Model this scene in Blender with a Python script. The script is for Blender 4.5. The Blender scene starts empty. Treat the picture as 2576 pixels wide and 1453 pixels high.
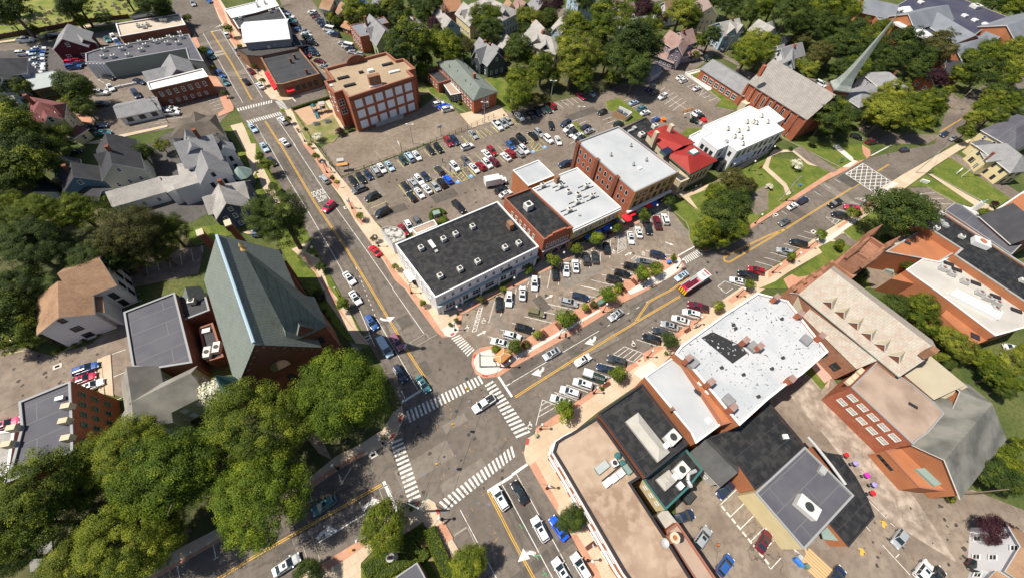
import bpy, math, random
import numpy as np
from mathutils import Vector, Matrix
from mathutils.geometry import delaunay_2d_cdt
rnd = random.Random(7)
S = bpy.context.scene
# ---------------------------------------------------------------- camera, sky, sun, exposure
CX, CY, FOC, CAMH = 1288.0, 726.5, 985.0, 82.0        # focal length and centre in units of a 2576 wide picture
_d = np.array([1215.0-CX, 1365.0-CY, FOC]); _d /= np.linalg.norm(_d)
_e1 = np.cross([0, 1, 0], _d); _e1 /= np.linalg.norm(_e1); _e2 = np.cross(_d, _e1)
cam = bpy.data.cameras.new('camera'); co = bpy.data.objects.new('camera', cam); S.collection.objects.link(co)
cam.sensor_fit = 'HORIZONTAL'; cam.sensor_width = 36; cam.lens = 36*FOC/2576; cam.clip_end = 4000; cam.clip_start = .5
W2C = np.array([_e1, -_e2, -_d])
R3 = (W2C @ np.diag([1, -1, -1]))
co.matrix_world = Matrix([list(R3[0])+[0], list(R3[1])+[0], list(R3[2])+[CAMH], [0, 0, 0, 1]])
S.camera = co
S.view_settings.view_transform = 'Standard'; S.view_settings.look = 'None'
S.view_settings.exposure = 0.28; S.view_settings.gamma = 1
SUN_EL = math.radians(59)
w = bpy.data.worlds.new('World'); S.world = w; w.use_nodes = True
nt = w.node_tree; bg = nt.nodes['Background']; sk = nt.nodes.new('ShaderNodeTexSky')
sk.sky_type = 'NISHITA'; sk.sun_disc = False; sk.sun_elevation = SUN_EL; sk.sun_rotation = math.radians(-90)
sk.altitude = 100; sk.air_density = 1; sk.dust_density = 1.5
nt.links.new(sk.outputs[0], bg.inputs[0]); bg.inputs[1].default_value = .075
sl = bpy.data.lights.new('sun', 'SUN'); sl.energy = 5; sl.angle = math.radians(.53); sl.color = (1, .93, .81)
so = bpy.data.objects.new('sun', sl); S.collection.objects.link(so)
_sd = Vector((math.cos(SUN_EL), 0, -math.sin(SUN_EL)))        # light travels towards +X and down
so.rotation_euler = _sd.to_track_quat('-Z', 'Y').to_euler(); so.location = (-100, 0, 200)
S.cycles.max_bounces = 4; S.cycles.diffuse_bounces = 2; S.cycles.transparent_max_bounces = 4

# ---------------------------------------------------------------- survey helpers
def G(x, y, z=0.0):                       # ground (or height z) position seen at a measured point of the photograph
    v = np.array([x-CX, y-CY, FOC]); p = v*(CAMH-z)/(v@_d); return Vector((float(p@_e1), float(-(p@_e2))))
def mpp(x, y, z=0.0):
    v = np.array([x-CX, y-CY, FOC]); return float((CAMH-z)/(v@_d))
_ro = (0, 363.1, 726.2, 1090.1)
def D(s):
    a = s.split(); r = []; c = (0, 0)
    for p in a:
        if len(p) == 2 and p.isdigit(): c = (int(p[0]), int(p[1])); continue
        q = p.split(','); x, y = float(q[0]), float(q[1])
        r.append((644*c[0]+x/4, _ro[c[1]]+y/4) if c != 'D' else (x, y))
    return r
def DD(s):                                # plain overview coordinates or tile ones
    if s[0] == '@': return [tuple(map(float, p.split(','))) for p in s[1:].split()]
    return D(s)
def W(s, z=0.0): return [G(x, y, z) for x, y in DD(s)]

# ---------------------------------------------------------------- materials
MATS = {}
def mat(name, c, rough=.85, c2=None, sc=.3, det=4, lo=.35, hi=.65, metal=0, c3=None, sc3=4, f3=.5, spec=.3, seams=None, emit=None):
    if name in MATS: return MATS[name]
    m = bpy.data.materials.new(name); m.use_nodes = True; t = m.node_tree; b = t.nodes['Principled BSDF']
    b.inputs['Roughness'].default_value = rough; b.inputs['Metallic'].default_value = metal
    b.inputs['Specular IOR Level'].default_value = spec
    def col(v): return (v[0], v[1], v[2], 1)
    cur = None
    if c2 is not None or c3 is not None or seams: tc = t.nodes.new('ShaderNodeNewGeometry'); pos = tc.outputs['Position']
    def noise(s, d, a, e):
        n = t.nodes.new('ShaderNodeTexNoise'); n.inputs['Scale'].default_value = s; n.inputs['Detail'].default_value = d
        t.links.new(pos, n.inputs['Vector']); r = t.nodes.new('ShaderNodeMapRange')
        r.inputs[1].default_value = a; r.inputs[2].default_value = e; t.links.new(n.outputs[0], r.inputs[0]); return r.outputs[0]
    def mix(f, A, B):
        x = t.nodes.new('ShaderNodeMix'); x.data_type = 'RGBA'
        if isinstance(f, float): x.inputs[0].default_value = f
        else: t.links.new(f, x.inputs[0])
        for i, v in ((6, A), (7, B)):
            if isinstance(v, tuple): x.inputs[i].default_value = col(v)
            else: t.links.new(v, x.inputs[i])
        return x.outputs[2]
    cur = tuple(c)
    if c2 is not None: cur = mix(noise(sc, det, lo, hi), cur, tuple(c2))
    if c3 is not None:
        f = noise(sc3, 3, .45, .62); mm = t.nodes.new('ShaderNodeMath'); mm.operation = 'MULTIPLY'; mm.inputs[1].default_value = f3
        t.links.new(f, mm.inputs[0]); cur = mix(mm.outputs[0], cur, tuple(c3))
    if seams:
        ang, bw, bh, mo, sc_, colr = seams
        mp = t.nodes.new('ShaderNodeMapping'); mp.inputs['Rotation'].default_value = (0, 0, math.radians(ang))
        t.links.new(pos, mp.inputs[0]); bt = t.nodes.new('ShaderNodeTexBrick'); bt.inputs['Scale'].default_value = 1
        bt.inputs['Brick Width'].default_value = bw; bt.inputs['Row Height'].default_value = bh; bt.inputs['Mortar Size'].default_value = mo
        bt.inputs['Mortar Smooth'].default_value = .3
        t.links.new(mp.outputs[0], bt.inputs[0]); cur = mix(bt.outputs[1], cur, tuple(colr))
    if isinstance(cur, tuple): b.inputs['Base Color'].default_value = col(cur)
    else: t.links.new(cur, b.inputs['Base Color'])
    if emit: b.inputs['Emission Color'].default_value = col(emit); b.inputs['Emission Strength'].default_value = 1
    m['rough'] = rough; MATS[name] = m; return m

# ---------------------------------------------------------------- mesh builder
class MB:
    def __init__(s): s.v = []; s.f = []; s.m = []
    def face(s, pts, m=0):
        i = len(s.v); s.v += [tuple(p) for p in pts]; s.f.append(tuple(range(i, i+len(pts)))); s.m.append(m); return s
    def sheet(s, pts, z, m=0):
        a = sum(pts[i-1][0]*pts[i][1]-pts[i][0]*pts[i-1][1] for i in range(len(pts)))
        if a < 0: pts = pts[::-1]
        if len(pts) < 5: return s.face([(p[0], p[1], z) for p in pts], m)
        return s.tess(pts, z, m)
    def tess(s, pts, z, m):                            # flat cap without overlaps, whatever the outline
        o = delaunay_2d_cdt([Vector((p[0], p[1])) for p in pts], [], [list(range(len(pts)))], 1, 1e-4); i = len(s.v)
        s.v += [(v.x, v.y, z) for v in o[0]]
        for f in o[2]:
            q = [o[0][k] for k in f]; a = sum(q[j-1].x*q[j].y-q[j].x*q[j-1].y for j in range(len(q)))
            s.f.append(tuple(i+k for k in (f if a > 0 else f[::-1]))); s.m.append(m)
        return s
    def prism(s, pts, z0, z1, ms=0, mt=None, bottom=False):
        pts = list(pts); a = sum(pts[i-1][0]*pts[i][1]-pts[i][0]*pts[i-1][1] for i in range(len(pts)))
        if a < 0: pts = pts[::-1]
        n = len(pts); i = len(s.v)
        s.v += [(p[0], p[1], z0) for p in pts]+[(p[0], p[1], z1) for p in pts]
        for k in range(n): s.f.append((i+k, i+(k+1) % n, i+n+(k+1) % n, i+n+k)); s.m.append(ms)
        if n < 5: s.f.append(tuple(i+n+k for k in range(n))); s.m.append(ms if mt is None else mt)
        else: s.tess(pts, z1, ms if mt is None else mt)
        if bottom: s.f.append(tuple(i+k for k in range(n-1, -1, -1))); s.m.append(ms)
        return s
    def ring(s, pts, z0, z1, m=0):
        if sum(pts[i-1][0]*pts[i][1]-pts[i][0]*pts[i-1][1] for i in range(len(pts))) < 0: pts = pts[::-1]
        for i in range(len(pts)): p, q = pts[i-1], pts[i]; s.face([(p[0], p[1], z0), (q[0], q[1], z0), (q[0], q[1], z1), (p[0], p[1], z1)], m)
        return s
    def box(s, c, size, rot=0, m=0, mt=None):          # c = centre of the bottom
        hx, hy = size[0]/2, size[1]/2; ca, sa = math.cos(rot), math.sin(rot)
        return s.prism([(c[0]+x*ca-y*sa, c[1]+x*sa+y*ca) for x, y in ((-hx, -hy), (hx, -hy), (hx, hy), (-hx, hy))], c[2], c[2]+size[2], m, mt, True)
    def tube(s, p, q, r0, r1, n=6, m=0, caps=True):
        p = Vector(p); q = Vector(q); d = (q-p).normalized(); u = d.orthogonal().normalized(); v = d.cross(u); i = len(s.v)
        for c, r in ((p, r0), (q, r1)):
            for k in range(n):
                a = 2*math.pi*k/n; s.v.append(tuple(c+u*math.cos(a)*r+v*math.sin(a)*r))
        for k in range(n): s.f.append((i+k, i+(k+1) % n, i+n+(k+1) % n, i+n+k)); s.m.append(m)
        if caps: s.f.append(tuple(i+n+k for k in range(n))); s.m.append(m); s.f.append(tuple(i+k for k in range(n-1, -1, -1))); s.m.append(m)
        return s
    def lathe(s, c, prof, n=10, m=0):                  # prof = (r, z) pairs
        i = len(s.v)
        for r, z in prof:
            for k in range(n): a = 2*math.pi*k/n; s.v.append((c[0]+r*math.cos(a), c[1]+r*math.sin(a), c[2]+z))
        for j in range(len(prof)-1):
            for k in range(n): s.f.append((i+j*n+k, i+j*n+(k+1) % n, i+(j+1)*n+(k+1) % n, i+(j+1)*n+k)); s.m.append(m)
        return s
    def mesh(s, name, mats, org=(0, 0, 0), smooth=False):
        me = bpy.data.meshes.new(name); me.from_pydata([(v[0]-org[0], v[1]-org[1], v[2]-org[2]) for v in s.v], [], s.f)
        for m in mats: me.materials.append(m)
        me.polygons.foreach_set('material_index', s.m)
        if smooth: me.polygons.foreach_set('use_smooth', [True]*len(s.f))
        me.update(); return me
    def build(s, name, mats, parent=None, smooth=False, org=None):
        if not s.f: return None
        if not isinstance(mats, (list, tuple)): mats = [mats]
        if org is None: org = ORG.get(parent.name, (0, 0, 0)) if parent else (0, 0, 0)
        o = bpy.data.objects.new(name, s.mesh(name, mats, org, smooth)); S.collection.objects.link(o)
        if parent: o.parent = parent; ORG[o.name] = org
        else: o.location = org
        return o
ORG = {}
def tag(o, label, cat, group=None, kind=None):
    if label: o['label'] = label
    if cat: o['category'] = cat
    if group: o['group'] = group
    if kind: o['kind'] = kind
    return o
def empty(name, loc, label, cat, group=None, rz=0):
    o = bpy.data.objects.new(name, None); S.collection.objects.link(o); o.location = (loc[0], loc[1], loc[2] if len(loc) > 2 else 0)
    o.rotation_euler = (0, 0, rz); o.empty_display_size = .5; ORG[o.name] = tuple(o.location); return tag(o, label, cat, group)
def struct(mb, name, m, smooth=False):
    o = mb.build(name, m, smooth=smooth)
    if o: o['kind'] = 'structure'
    return o
def child(name, mesh, parent, loc=(0, 0, 0), rz=0, mats=None):
    o = bpy.data.objects.new(name, mesh); S.collection.objects.link(o); o.parent = parent; o.location = loc; o.rotation_euler = (0, 0, rz)
    if mats:
        for i, m in mats.items(): o.material_slots[i].link = 'OBJECT'; o.material_slots[i].material = m
    return o
def inset(pts, d):
    n = len(pts); a = sum(pts[i-1][0]*pts[i][1]-pts[i][0]*pts[i-1][1] for i in range(n)); sg = 1 if a > 0 else -1; out = []
    for i in range(n):
        p, q, r = Vector(pts[i-1]), Vector(pts[i]), Vector(pts[(i+1) % n])
        u = (q-p).normalized(); v = (r-q).normalized(); nu = Vector((-u.y, u.x))*sg; nv = Vector((-v.y, v.x))*sg
        b = nu+nv; k = b.length_squared
        out.append(q+b*(2*d/k) if k > .3 else q+nu*d)
    return out
def ordinal(i): return ['first', 'second', 'third', 'fourth', 'fifth', 'sixth', 'seventh', 'eighth', 'ninth', 'tenth', 'eleventh', 'twelfth', 'thirteenth', 'fourteenth', 'fifteenth', 'sixteenth', 'seventeenth', 'eighteenth', 'nineteenth', 'twentieth'][i] if i < 20 else '%dth' % (i+1)
# ---------------------------------------------------------------- ground, roads, pavements
GRASS = mat('grass', (.055, .085, .018), .95, (.12, .13, .04), .12, 6, c3=(.035, .055, .014), sc3=1.5)
GRASS2 = mat('lawn', (.085, .13, .016), .95, (.17, .185, .035), .3, 5, c3=(.05, .085, .012), sc3=2.5)
DRY = mat('dry_ground', (.3, .24, .13), .95, (.14, .17, .04), .25, 5)
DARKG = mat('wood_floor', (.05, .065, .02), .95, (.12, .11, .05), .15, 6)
def asphalt(name, c, c2, crack=.5, sc=.09):
    m = mat(name, c, .9, tuple(x*1.08 for x in c2), sc, 6, .36, .62, c3=tuple(x*.72 for x in c), sc3=.8, f3=.45, spec=.2)
    t = m.node_tree; b = t.nodes['Principled BSDF']; src = b.inputs['Base Color'].links[0].from_socket
    g = [n for n in t.nodes if n.type == 'NEW_GEOMETRY'][0]
    nz = t.nodes.new('ShaderNodeTexNoise'); nz.inputs['Scale'].default_value = .35; nz.inputs['Detail'].default_value = 4
    ad = t.nodes.new('ShaderNodeMix'); ad.data_type = 'VECTOR'; ad.inputs[0].default_value = .12
    t.links.new(g.outputs['Position'], nz.inputs[0]); sc_ = t.nodes.new('ShaderNodeVectorMath'); sc_.operation = 'MULTIPLY_ADD'
    sc_.inputs[1].default_value = (5, 5, 5); t.links.new(nz.outputs['Color'], sc_.inputs[0]); t.links.new(g.outputs['Position'], sc_.inputs[2])
    vo = t.nodes.new('ShaderNodeTexVoronoi'); vo.feature = 'DISTANCE_TO_EDGE'; vo.inputs['Scale'].default_value = .11
    t.links.new(sc_.outputs[0], vo.inputs[0]); r = t.nodes.new('ShaderNodeMapRange'); r.inputs[1].default_value = .004; r.inputs[2].default_value = .012
    r.inputs[3].default_value = crack; r.inputs[4].default_value = 0; t.links.new(vo.outputs['Distance'], r.inputs[0])
    n2 = t.nodes.new('ShaderNodeTexNoise'); n2.inputs['Scale'].default_value = .07; t.links.new(g.outputs['Position'], n2.inputs[0])
    r2 = t.nodes.new('ShaderNodeMapRange'); r2.inputs[1].default_value = .45; r2.inputs[2].default_value = .6; t.links.new(n2.outputs[0], r2.inputs[0])
    mm = t.nodes.new('ShaderNodeMath'); mm.operation = 'MULTIPLY'; t.links.new(r.outputs[0], mm.inputs[0]); t.links.new(r2.outputs[0], mm.inputs[1])
    x = t.nodes.new('ShaderNodeMix'); x.data_type = 'RGBA'; t.links.new(mm.outputs[0], x.inputs[0]); t.links.new(src, x.inputs[6]); x.inputs[7].default_value = (.03, .027, .024, 1)
    t.links.new(x.outputs[2], b.inputs['Base Color']); return m
ROAD = asphalt('road_asphalt', (.14, .118, .1), (.175, .15, .128), .5)
LOT = asphalt('lot_asphalt', (.165, .134, .108), (.21, .173, .142), .6)
LOT2 = asphalt('worn_lot_asphalt', (.2, .158, .125), (.27, .22, .175), .6, .15)
LOTD = asphalt('dark_lot_asphalt', (.085, .08, .078), (.11, .1, .095), .4)
YARD = asphalt('school_yard_asphalt', (.2, .158, .12), (.25, .205, .16), .5)
PATCH = asphalt('patched_asphalt', (.25, .2, .16), (.42, .35, .29), .3, .35)
WALK = mat('pavement_concrete', (.5, .39, .27), .9, (.58, .47, .35), .2, 4, seams=(-30, 1.5, 1.5, .025, 1, (.36, .28, .2)))
WALKW = mat('pavement_pale', (.6, .56, .5), .9, (.66, .62, .56), .3, 4, seams=(-30, 1.5, 1.5, .025, 1, (.42, .39, .35)))
BRICKW = mat('brick_paving', (.47, .235, .15), .9, (.55, .3, .2), .4, 5, c3=(.38, .2, .14), sc3=3)
STONEW = mat('slate_paving', (.22, .22, .2), .9, (.3, .29, .26), .3, 5)
KERB = mat('kerb_stone', (.55, .5, .43), .85)
MULCH = mat('bark_mulch', (.1, .055, .035), .95, (.16, .09, .06), 1.5)
b = MB(); b.sheet([(-1400, -700), (1400, -700), (1400, 1500), (-1400, 1500)], 0); struct(b, 'ground', GRASS)
_z = [.01]
def road(name, s, m, z=None):
    _z[0] += .003; zz = _z[0] if z is None else z
    b = MB(); b.sheet(W(s), zz); return struct(b, name, m)
road('road', '@1080,760 1330,820 1330,1010 1130,1010', ROAD)
road('parking_lot', '@1700,1200 1960,1260 2200,1300 2700,1290 2700,1700 1700,1700', LOT2)
road('parking_lot', '@1880,960 2050,900 2250,1130 2100,1330 1850,1200', LOT2)
road('road', '@1690,700 1670,640 1740,590 1880,600 1830,700', ROAD)
road('road', '@1100,1290 1400,1290 1400,1700 1100,1700', ROAD)
road('parking_lot', '@-80,960 90,960 60,1080 -80,1100', LOT2)
road('parking_lot', '@230,450 430,330 640,330 660,470 480,560 300,530', LOTD)
road('road', '@1430,870 1700,700 1760,760 1500,960', ROAD)
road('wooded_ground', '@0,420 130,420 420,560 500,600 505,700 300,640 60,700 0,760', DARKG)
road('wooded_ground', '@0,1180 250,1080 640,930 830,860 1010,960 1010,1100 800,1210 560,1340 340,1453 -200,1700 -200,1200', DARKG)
road('parking_lot', '00 -200,480 600,440 1180,370 2200,300 2360,1085 2200,1250 1690,1300 1150,1400 850,1300 900,900 560,760 -200,800', LOT)
road('parking_lot', '00 -100,520 520,490 720,700 600,760 220,760 -100,700', LOTD)
road('road', '00 -900,530 -900,480 300,430 900,350 1160,290 1870,110 2130,70 2240,250 1970,310 1700,380 900,420 480,470 -300,520', ROAD)
road('road', '00 1770,-60 2090,-60 2200,180 2330,420 2576,800 10 150,990 10 290,1110 11 480,0 700,330 1000,780 1280,1170 12 1500,-20 1820,440 2150,900 13 2576,-300 23 120,190 450,780 760,1340 1100,2000 13 2900,2100 1900,830 1200,300 12 1470,1170 1145,560 830,0 11 610,1080 330,560 150,260 00 2470,1250 2260,900 2010,450', ROAD)
road('road', '10 100,980 680,850 730,990 340,1110', ROAD)
road('parking_lot', '10 240,0 560,0 700,200 920,480 1100,560 1100,700 640,820 500,620 330,260', LOT)
road('parking_lot', '11 860,340 10 2170,1290 2400,1180 20 0,1100 880,930 1420,560 2040,560 1760,760 2100,1010 2040,1080 2240,1110 1930,1290 1400,1500 11 2560,700 1300,860 1180,760', LOT)
road('school_yard', '11 860,330 640,50 10 800,1400 1030,1310 1660,1090 1800,980 2000,1100 2170,1290 11 1700,0', YARD)
road('driveway_apron', '10 2050,1150 2450,1060 2540,1170 2170,1290', WALK)
road('plaza_lot', '12 1960,500 2080,260 21 280,1300 900,960 1590,650 1790,900 1840,1030 1620,1170 1050,1400 12 2576,620 2180,640', LOT2)
road('road', '03 700,1700 1590,1440 2340,1010 13 850,350 1410,30 12 2000,800 12 2440,880 22 1340,20 21 1690,1290 2030,1050 2576,750 31 400,480 1000,140 30 1680,1450 1800,1100 2576,600 2750,900 31 1350,310 1240,380 1040,560 500,920 22 2120,110 1450,580 980,910 240,1400 23 150,200 13 1860,850 1660,690 610,1340 100,1700', ROAD)
road('parking_lot', '31 1400,440 1600,435 1880,590 1700,700 1560,560', LOT)
road('parking_lot', '01 2060,1020 1100,1150 1150,1452 02 1250,200 1330,780 1250,1100 900,950 700,940 200,1140 -400,1400 -400,500 0,560 260,600 520,670 900,560 1250,300 1290,0 01 2000,1300', LOT2)
road('parking_lot', '23 1550,900 1700,850 1800,500 2250,400 33 0,1200 300,1200 620,1350 600,1700 -100,1800 23 2000,1700', LOT2)
road('parking_lot', '32 520,1030 820,1450 33 1000,0 1180,180 1600,640 2050,560 2900,900 2900,1200 2050,1300 1900,1700 500,1700 300,1180 850,1150 1060,830 700,200 32 200,1100 420,900', LOT2)
road('alley', '32 230,1090 420,930 900,1452 33 1000,60 1500,680 1900,1300 1250,900 1000,640 750,250 600,60', PATCH)
road('parking_lot', '30 1750,1360 1600,1452 1100,1452 900,1300 1000,1250 1300,1350', LOT)
road('driveway', '31 1800,130 1900,100 2576,520 2450,560', LOT)
road('road', '20 1900,480 2040,500 2300,640 1960,1000 30 400,780 900,900 600,1000 20 2420,740', LOT)
road('driveway', '20 1900,-100 2060,500 1950,640 1850,480', LOT)
# streets of the neighbourhood beyond
road('road', '10 1700,420 2250,280 20 0,340 600,180 1900,-60 1800,-130 500,90 10 2200,200 1650,340', LOT)
road('driveway', '30 1640,950 1800,900 2100,1120 1820,1180', LOT)
road('road', '@430,20 445,60 480,100 560,60 520,-20 440,-20', ROAD)
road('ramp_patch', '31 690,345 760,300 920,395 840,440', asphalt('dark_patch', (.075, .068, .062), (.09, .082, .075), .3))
road('pavement', '33 2030,1000 2140,950 2330,1150 2330,1300 2130,1340 2040,1250', BRICKW)
_k = [.13]
def walk(name, s, m, dz=0, h=None):
    _k[0] += .0012; b = MB(); b.prism(W(s), -.05, (_k[0] if h is None else h), 1, 0); return struct(b, name, [m, KERB])
def over(name, s, m, h=None):                       # thin paving laid on a pavement
    _k[0] += .0012; b = MB(); b.sheet(W(s), _k[0]+.02 if h is None else h); return struct(b, name, m)
WK = walk
# main street, east side
WK('pavement', '00 2110,-60 2180,-60 2270,80 2400,300 2576,600 10 40,650 140,830 300,960 150,1000 90,930 0,790 00 2430,590 2320,420 2250,330 2240,250 2250,270 2200,180', WALK)
over('brick_strip', '00 2130,0 2190,0 2250,110 2270,180 2340,330 2420,440 2576,680 2576,800 2430,570 2320,400 2265,260 2200,140', BRICKW)
WK('pavement', '10 150,1000 330,960 700,860 690,890 560,940 330,1010 240,1015', WALK)
WK('pavement', '10 290,1110 350,1100 400,1180 560,1400 11 560,-40 700,150 860,340 1000,510 1190,770 1260,850 1390,1010 1730,1452 12 1700,50 1850,240 2080,200 2080,260 2040,430 1960,485 1880,490 1820,440 1700,280 1500,0 11 1400,1370 1280,1170 1130,960 1000,780 860,540 700,330 600,170 480,0 10 330,1200', WALK)
over('brick_strip', '11 470,0 540,0 680,180 850,400 820,470 700,330 600,170', BRICKW)
over('brick_strip', '11 925,590 970,580 1010,680 1100,790 1060,820 1000,750', BRICKW)
over('brick_strip', '11 1215,1020 1270,1080 1430,1310 12 1640,90 1760,260 1870,430 1960,485 1880,490 1820,440 1700,280 1510,0 11 1400,1370 1280,1150', BRICKW)
over('pale_paving', '12 1870,410 1990,330 2045,410 2000,470 1960,485 1900,470', WALKW)
over('brick_strip', '12 1990,310 2070,225 2080,260 2045,410', BRICKW)
# in front of the plaza shops
WK('pavement', '12 2080,200 1850,240 2300,60 2576,-50 22 0,-60 21 20,1310 230,1240 21 310,1140 600,1000 1070,770 1150,730 1590,560 1660,620 1590,650 1420,740 1290,790 1130,860 900,970 700,1080 480,1200 400,1245 280,1310 0,1460 12 2430,60 2080,260', STONEW)
over('brick_strip', '12 2085,258 2430,60 2576,-20 2576,-70 2400,30 2070,220', BRICKW)
over('brick_strip', '21 -10,1460 -80,1452 140,1345 160,1370', BRICKW)
over('brick_strip', '21 200,1310 380,1220 400,1245 280,1300 180,1355', BRICKW)
over('brick_strip', '21 470,1180 580,1110 610,1130 480,1195', BRICKW)
over('brick_strip', '21 680,1060 760,1000 820,1000 700,1075', BRICKW)
over('brick_strip', '21 910,940 960,900 1090,830 1220,770 1270,765 1290,785 1130,855 920,955', BRICKW)
# median between plaza lot and avenue
WK('median', '12 2380,570 2576,590 22 0,590 290,405 590,235 850,95 1100,-60 21 1100,1390 1310,1260 1600,1130 1660,1120 1700,1160 1730,1210 1690,1285 1390,1455 22 1340,25 1130,135 560,485 0,795 12 2440,885 2290,897 2210,855 2168,750 2183,650 2250,592', BRICKW)
over('pale_paving', '12 2250,640 2370,605 2440,720 2480,770 2560,720 2576,690 22 280,540 880,205 890,225 0,740 12 2430,840 2300,870 2220,820 2190,750 2200,690', WALKW)
over('pale_paving', '22 1160,30 1260,-30 21 1540,1270 1640,1200 1610,1160 1680,1140 1720,1210 1680,1270 1520,1380 22 1190,60', WALKW)
# south side of the avenue
WK('pavement', '23 150,50 230,0 22 240,1400 590,1170 980,910 1240,730 1450,580 1640,450 1900,265 2120,110 2300,-10 31 130,1190 380,1010 500,920 840,720 1040,560 1030,520 1240,380 1350,310 1560,190 1900,0 30 2300,1300 2700,1200 31 1930,60 1650,240 1580,300 1440,400 1030,690 860,810 560,1080 200,1290 -100,1500 22 2500,60 2200,260 1650,640 1300,940 860,1240 600,1452 23 430,80 410,250 700,800 1150,1600 950,1650 830,1450 600,1030 450,780 300,540 175,320 140,280 118,200', WALK)
over('brick_strip', '22 240,1400 590,1170 980,910 1000,960 640,1200 480,1340 250,1452', BRICKW)
over('brick_strip', '22 1130,790 1240,735 1280,770 1150,840', BRICKW)
over('brick_strip', '22 1310,650 1450,575 1530,590 1330,740', BRICKW)
over('brick_strip', '22 1640,450 1900,260 1960,280 1650,510', BRICKW)
over('brick_strip', '22 2160,120 2330,-10 2400,30 2210,150', BRICKW)
over('brick_strip', '31 380,1010 500,980 510,1010 330,1130 0,1350 0,1280 130,1190', BRICKW)
over('brick_strip', '31 690,830 780,770 800,790 700,850', BRICKW)
over('brick_strip', '31 860,690 1040,560 1050,620 900,740', BRICKW)
over('brick_strip', '23 175,320 235,280 470,720 450,780 300,540', BRICKW)
over('brick_strip', '23 590,1020 650,1010 870,1380 950,1600 870,1600 760,1340', BRICKW)
over('pale_paving', '22 1400,730 1460,780 1310,915 1220,850 1280,790', WALKW)
over('pale_paving', '31 510,1000 870,750 900,770 560,1020', WALKW)
# church side of main street (west)
WK('pavement', '00 1960,330 2010,450 2100,650 2180,780 2265,900 2355,1085 2350,1120 2200,1180 2200,1140 2260,1100 2200,960 2090,760 2010,600 1930,400', BRICKW)
WK('lawn', '00 2470,1240 2520,1330 11 20,0 75,110 150,260 205,350 370,640 560,970 700,1240 800,1420 12 1025,380 1145,560 1100,600 900,500 700,250 500,0 11 430,1452 250,1010 200,650 0,570 -100,500 -200,0 00 2250,1330 2330,1290', GRASS2)
over('path', '00 2320,1270 2440,1240 2470,1300 2530,1452 11 -100,0 -60,100 0,90 130,350 250,590 170,650 50,400 -50,160 -140,20', WALK)
over('path', '11 360,1060 420,1110 600,1300 12 720,130 800,240 1010,550 1145,560 1020,400 950,250 740,0 11 640,1160 500,1080 560,970', WALK)
over('brick_strip', '11 460,1100 520,1130 640,1330 12 760,20 860,220 1020,450 1130,550 1090,540 960,380 800,180 700,0', BRICKW)
# west corner and south-west avenue
WK('pavement', '12 1470,1170 1490,1290 1430,1440 13 1410,30 1280,130 1090,220 850,350 550,560 03 2340,1010 1590,1440 1500,1600 1350,1600 1440,1340 2100,1000 13 500,480 800,230 1060,100 1240,-20 12 1270,1430 1380,1240', WALK)
over('brick_strip', '13 1085,170 1100,215 850,350 550,560 03 2340,1010 1590,1440 1530,1440 2300,1000 13 520,500', BRICKW)
WK('pavement', '13 1600,705 1660,680 1740,655 1800,690 1850,800 1850,850 2060,1200 2180,1400 2300,1650 2150,1700 1960,1350 1850,1150 1690,910 1420,1040 1200,1150 1060,1300 1060,1452 900,1700 300,1700 400,1450 610,1340 1060,1060 1480,760', WALK)
over('brick_strip', '13 1830,920 1895,880 1985,1050 1915,1105', BRICKW)
over('brick_strip', '13 1870,1130 1930,1170 2060,1330 1980,1350', BRICKW)
over('brick_strip', '13 1060,1060 1170,1080 860,1290 650,1400 610,1340', BRICKW)
over('grass_plot', '13 1060,1350 1690,930 1860,1210 1950,1452 1950,1700 900,1700 1060,1452', GRASS2)
over('path', '13 1160,1400 1640,1040 1680,1040 1900,1452 1870,1500 1650,1120 1180,1440', mat('garden_soil', (.25, .17, .1), .95, (.2, .18, .06), .8))
# lawns of the north-east part
WK('lawn', '21 1590,650 1600,620 1730,570 1860,670 1760,540 1950,440 2300,200 2430,160 2576,90 31 0,110 180,90 0,120 780,250 560,380 400,480 0,735 21 2390,860 2030,1050 1960,1075 1900,1070 1830,1030 1785,950 1780,850 1750,780', GRASS2)
WK('lawn', '30 100,1320 600,1452 31 800,10 1000,0 1030,60 1010,140 790,265 31 150,-60', GRASS2)
over('path', '31 560,380 780,270 1000,140 1030,120 1020,60 940,10 950,90 990,150 860,190 600,300 200,560 0,700 -100,760 21 2030,1045 2390,860', BRICKW)
over('path', '31 0,120 60,60 250,60 400,180 530,235 400,210 240,80 110,90 30,130 0,240 180,400 230,500 180,520 150,430 -60,240', WALK)
over('driveway', '31 250,60 330,20 420,80 600,200 700,270 640,290 540,250 400,180', LOT)
over('path', '31 640,20 700,10 850,140 860,180 820,170', WALKW)
over('path', '21 1670,500 1760,480 2040,380 2576,30 2576,90 2000,440 1780,530 1870,660 1830,640', WALK)
over('driveway', '21 2360,600 2440,480 2576,400 2576,660 2450,720', LOT)
over('pale_paving', '31 740,235 860,165 900,175 820,235', WALKW)
over('pale_paving', '31 1020,530 1200,430 1250,380 1310,400 1080,560 1040,570', WALKW)
WK('lawn', '31 750,880 1030,690 1580,740 1150,1010 1080,1020 880,990', GRASS2)
WK('lawn', '31 500,1040 620,980 1000,1000 1240,1060 1060,1452 -100,1452 240,1310 540,1090', GRASS2)
over('path', '31 150,1360 230,1310 300,1340 430,1320 400,1452 200,1452', BRICKW)
WK('driveway', '31 740,900 900,990 830,1030 650,960', LOT)
WK('driveway', '31 970,1000 1060,1190 1260,1290 1330,1452 1040,1452 960,1300 1000,1230', LOT2)
WK('lawn', '31 1420,430 1580,320 2120,590 2420,560 2200,700 2090,630 1880,590 1600,435', GRASS2)
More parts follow.
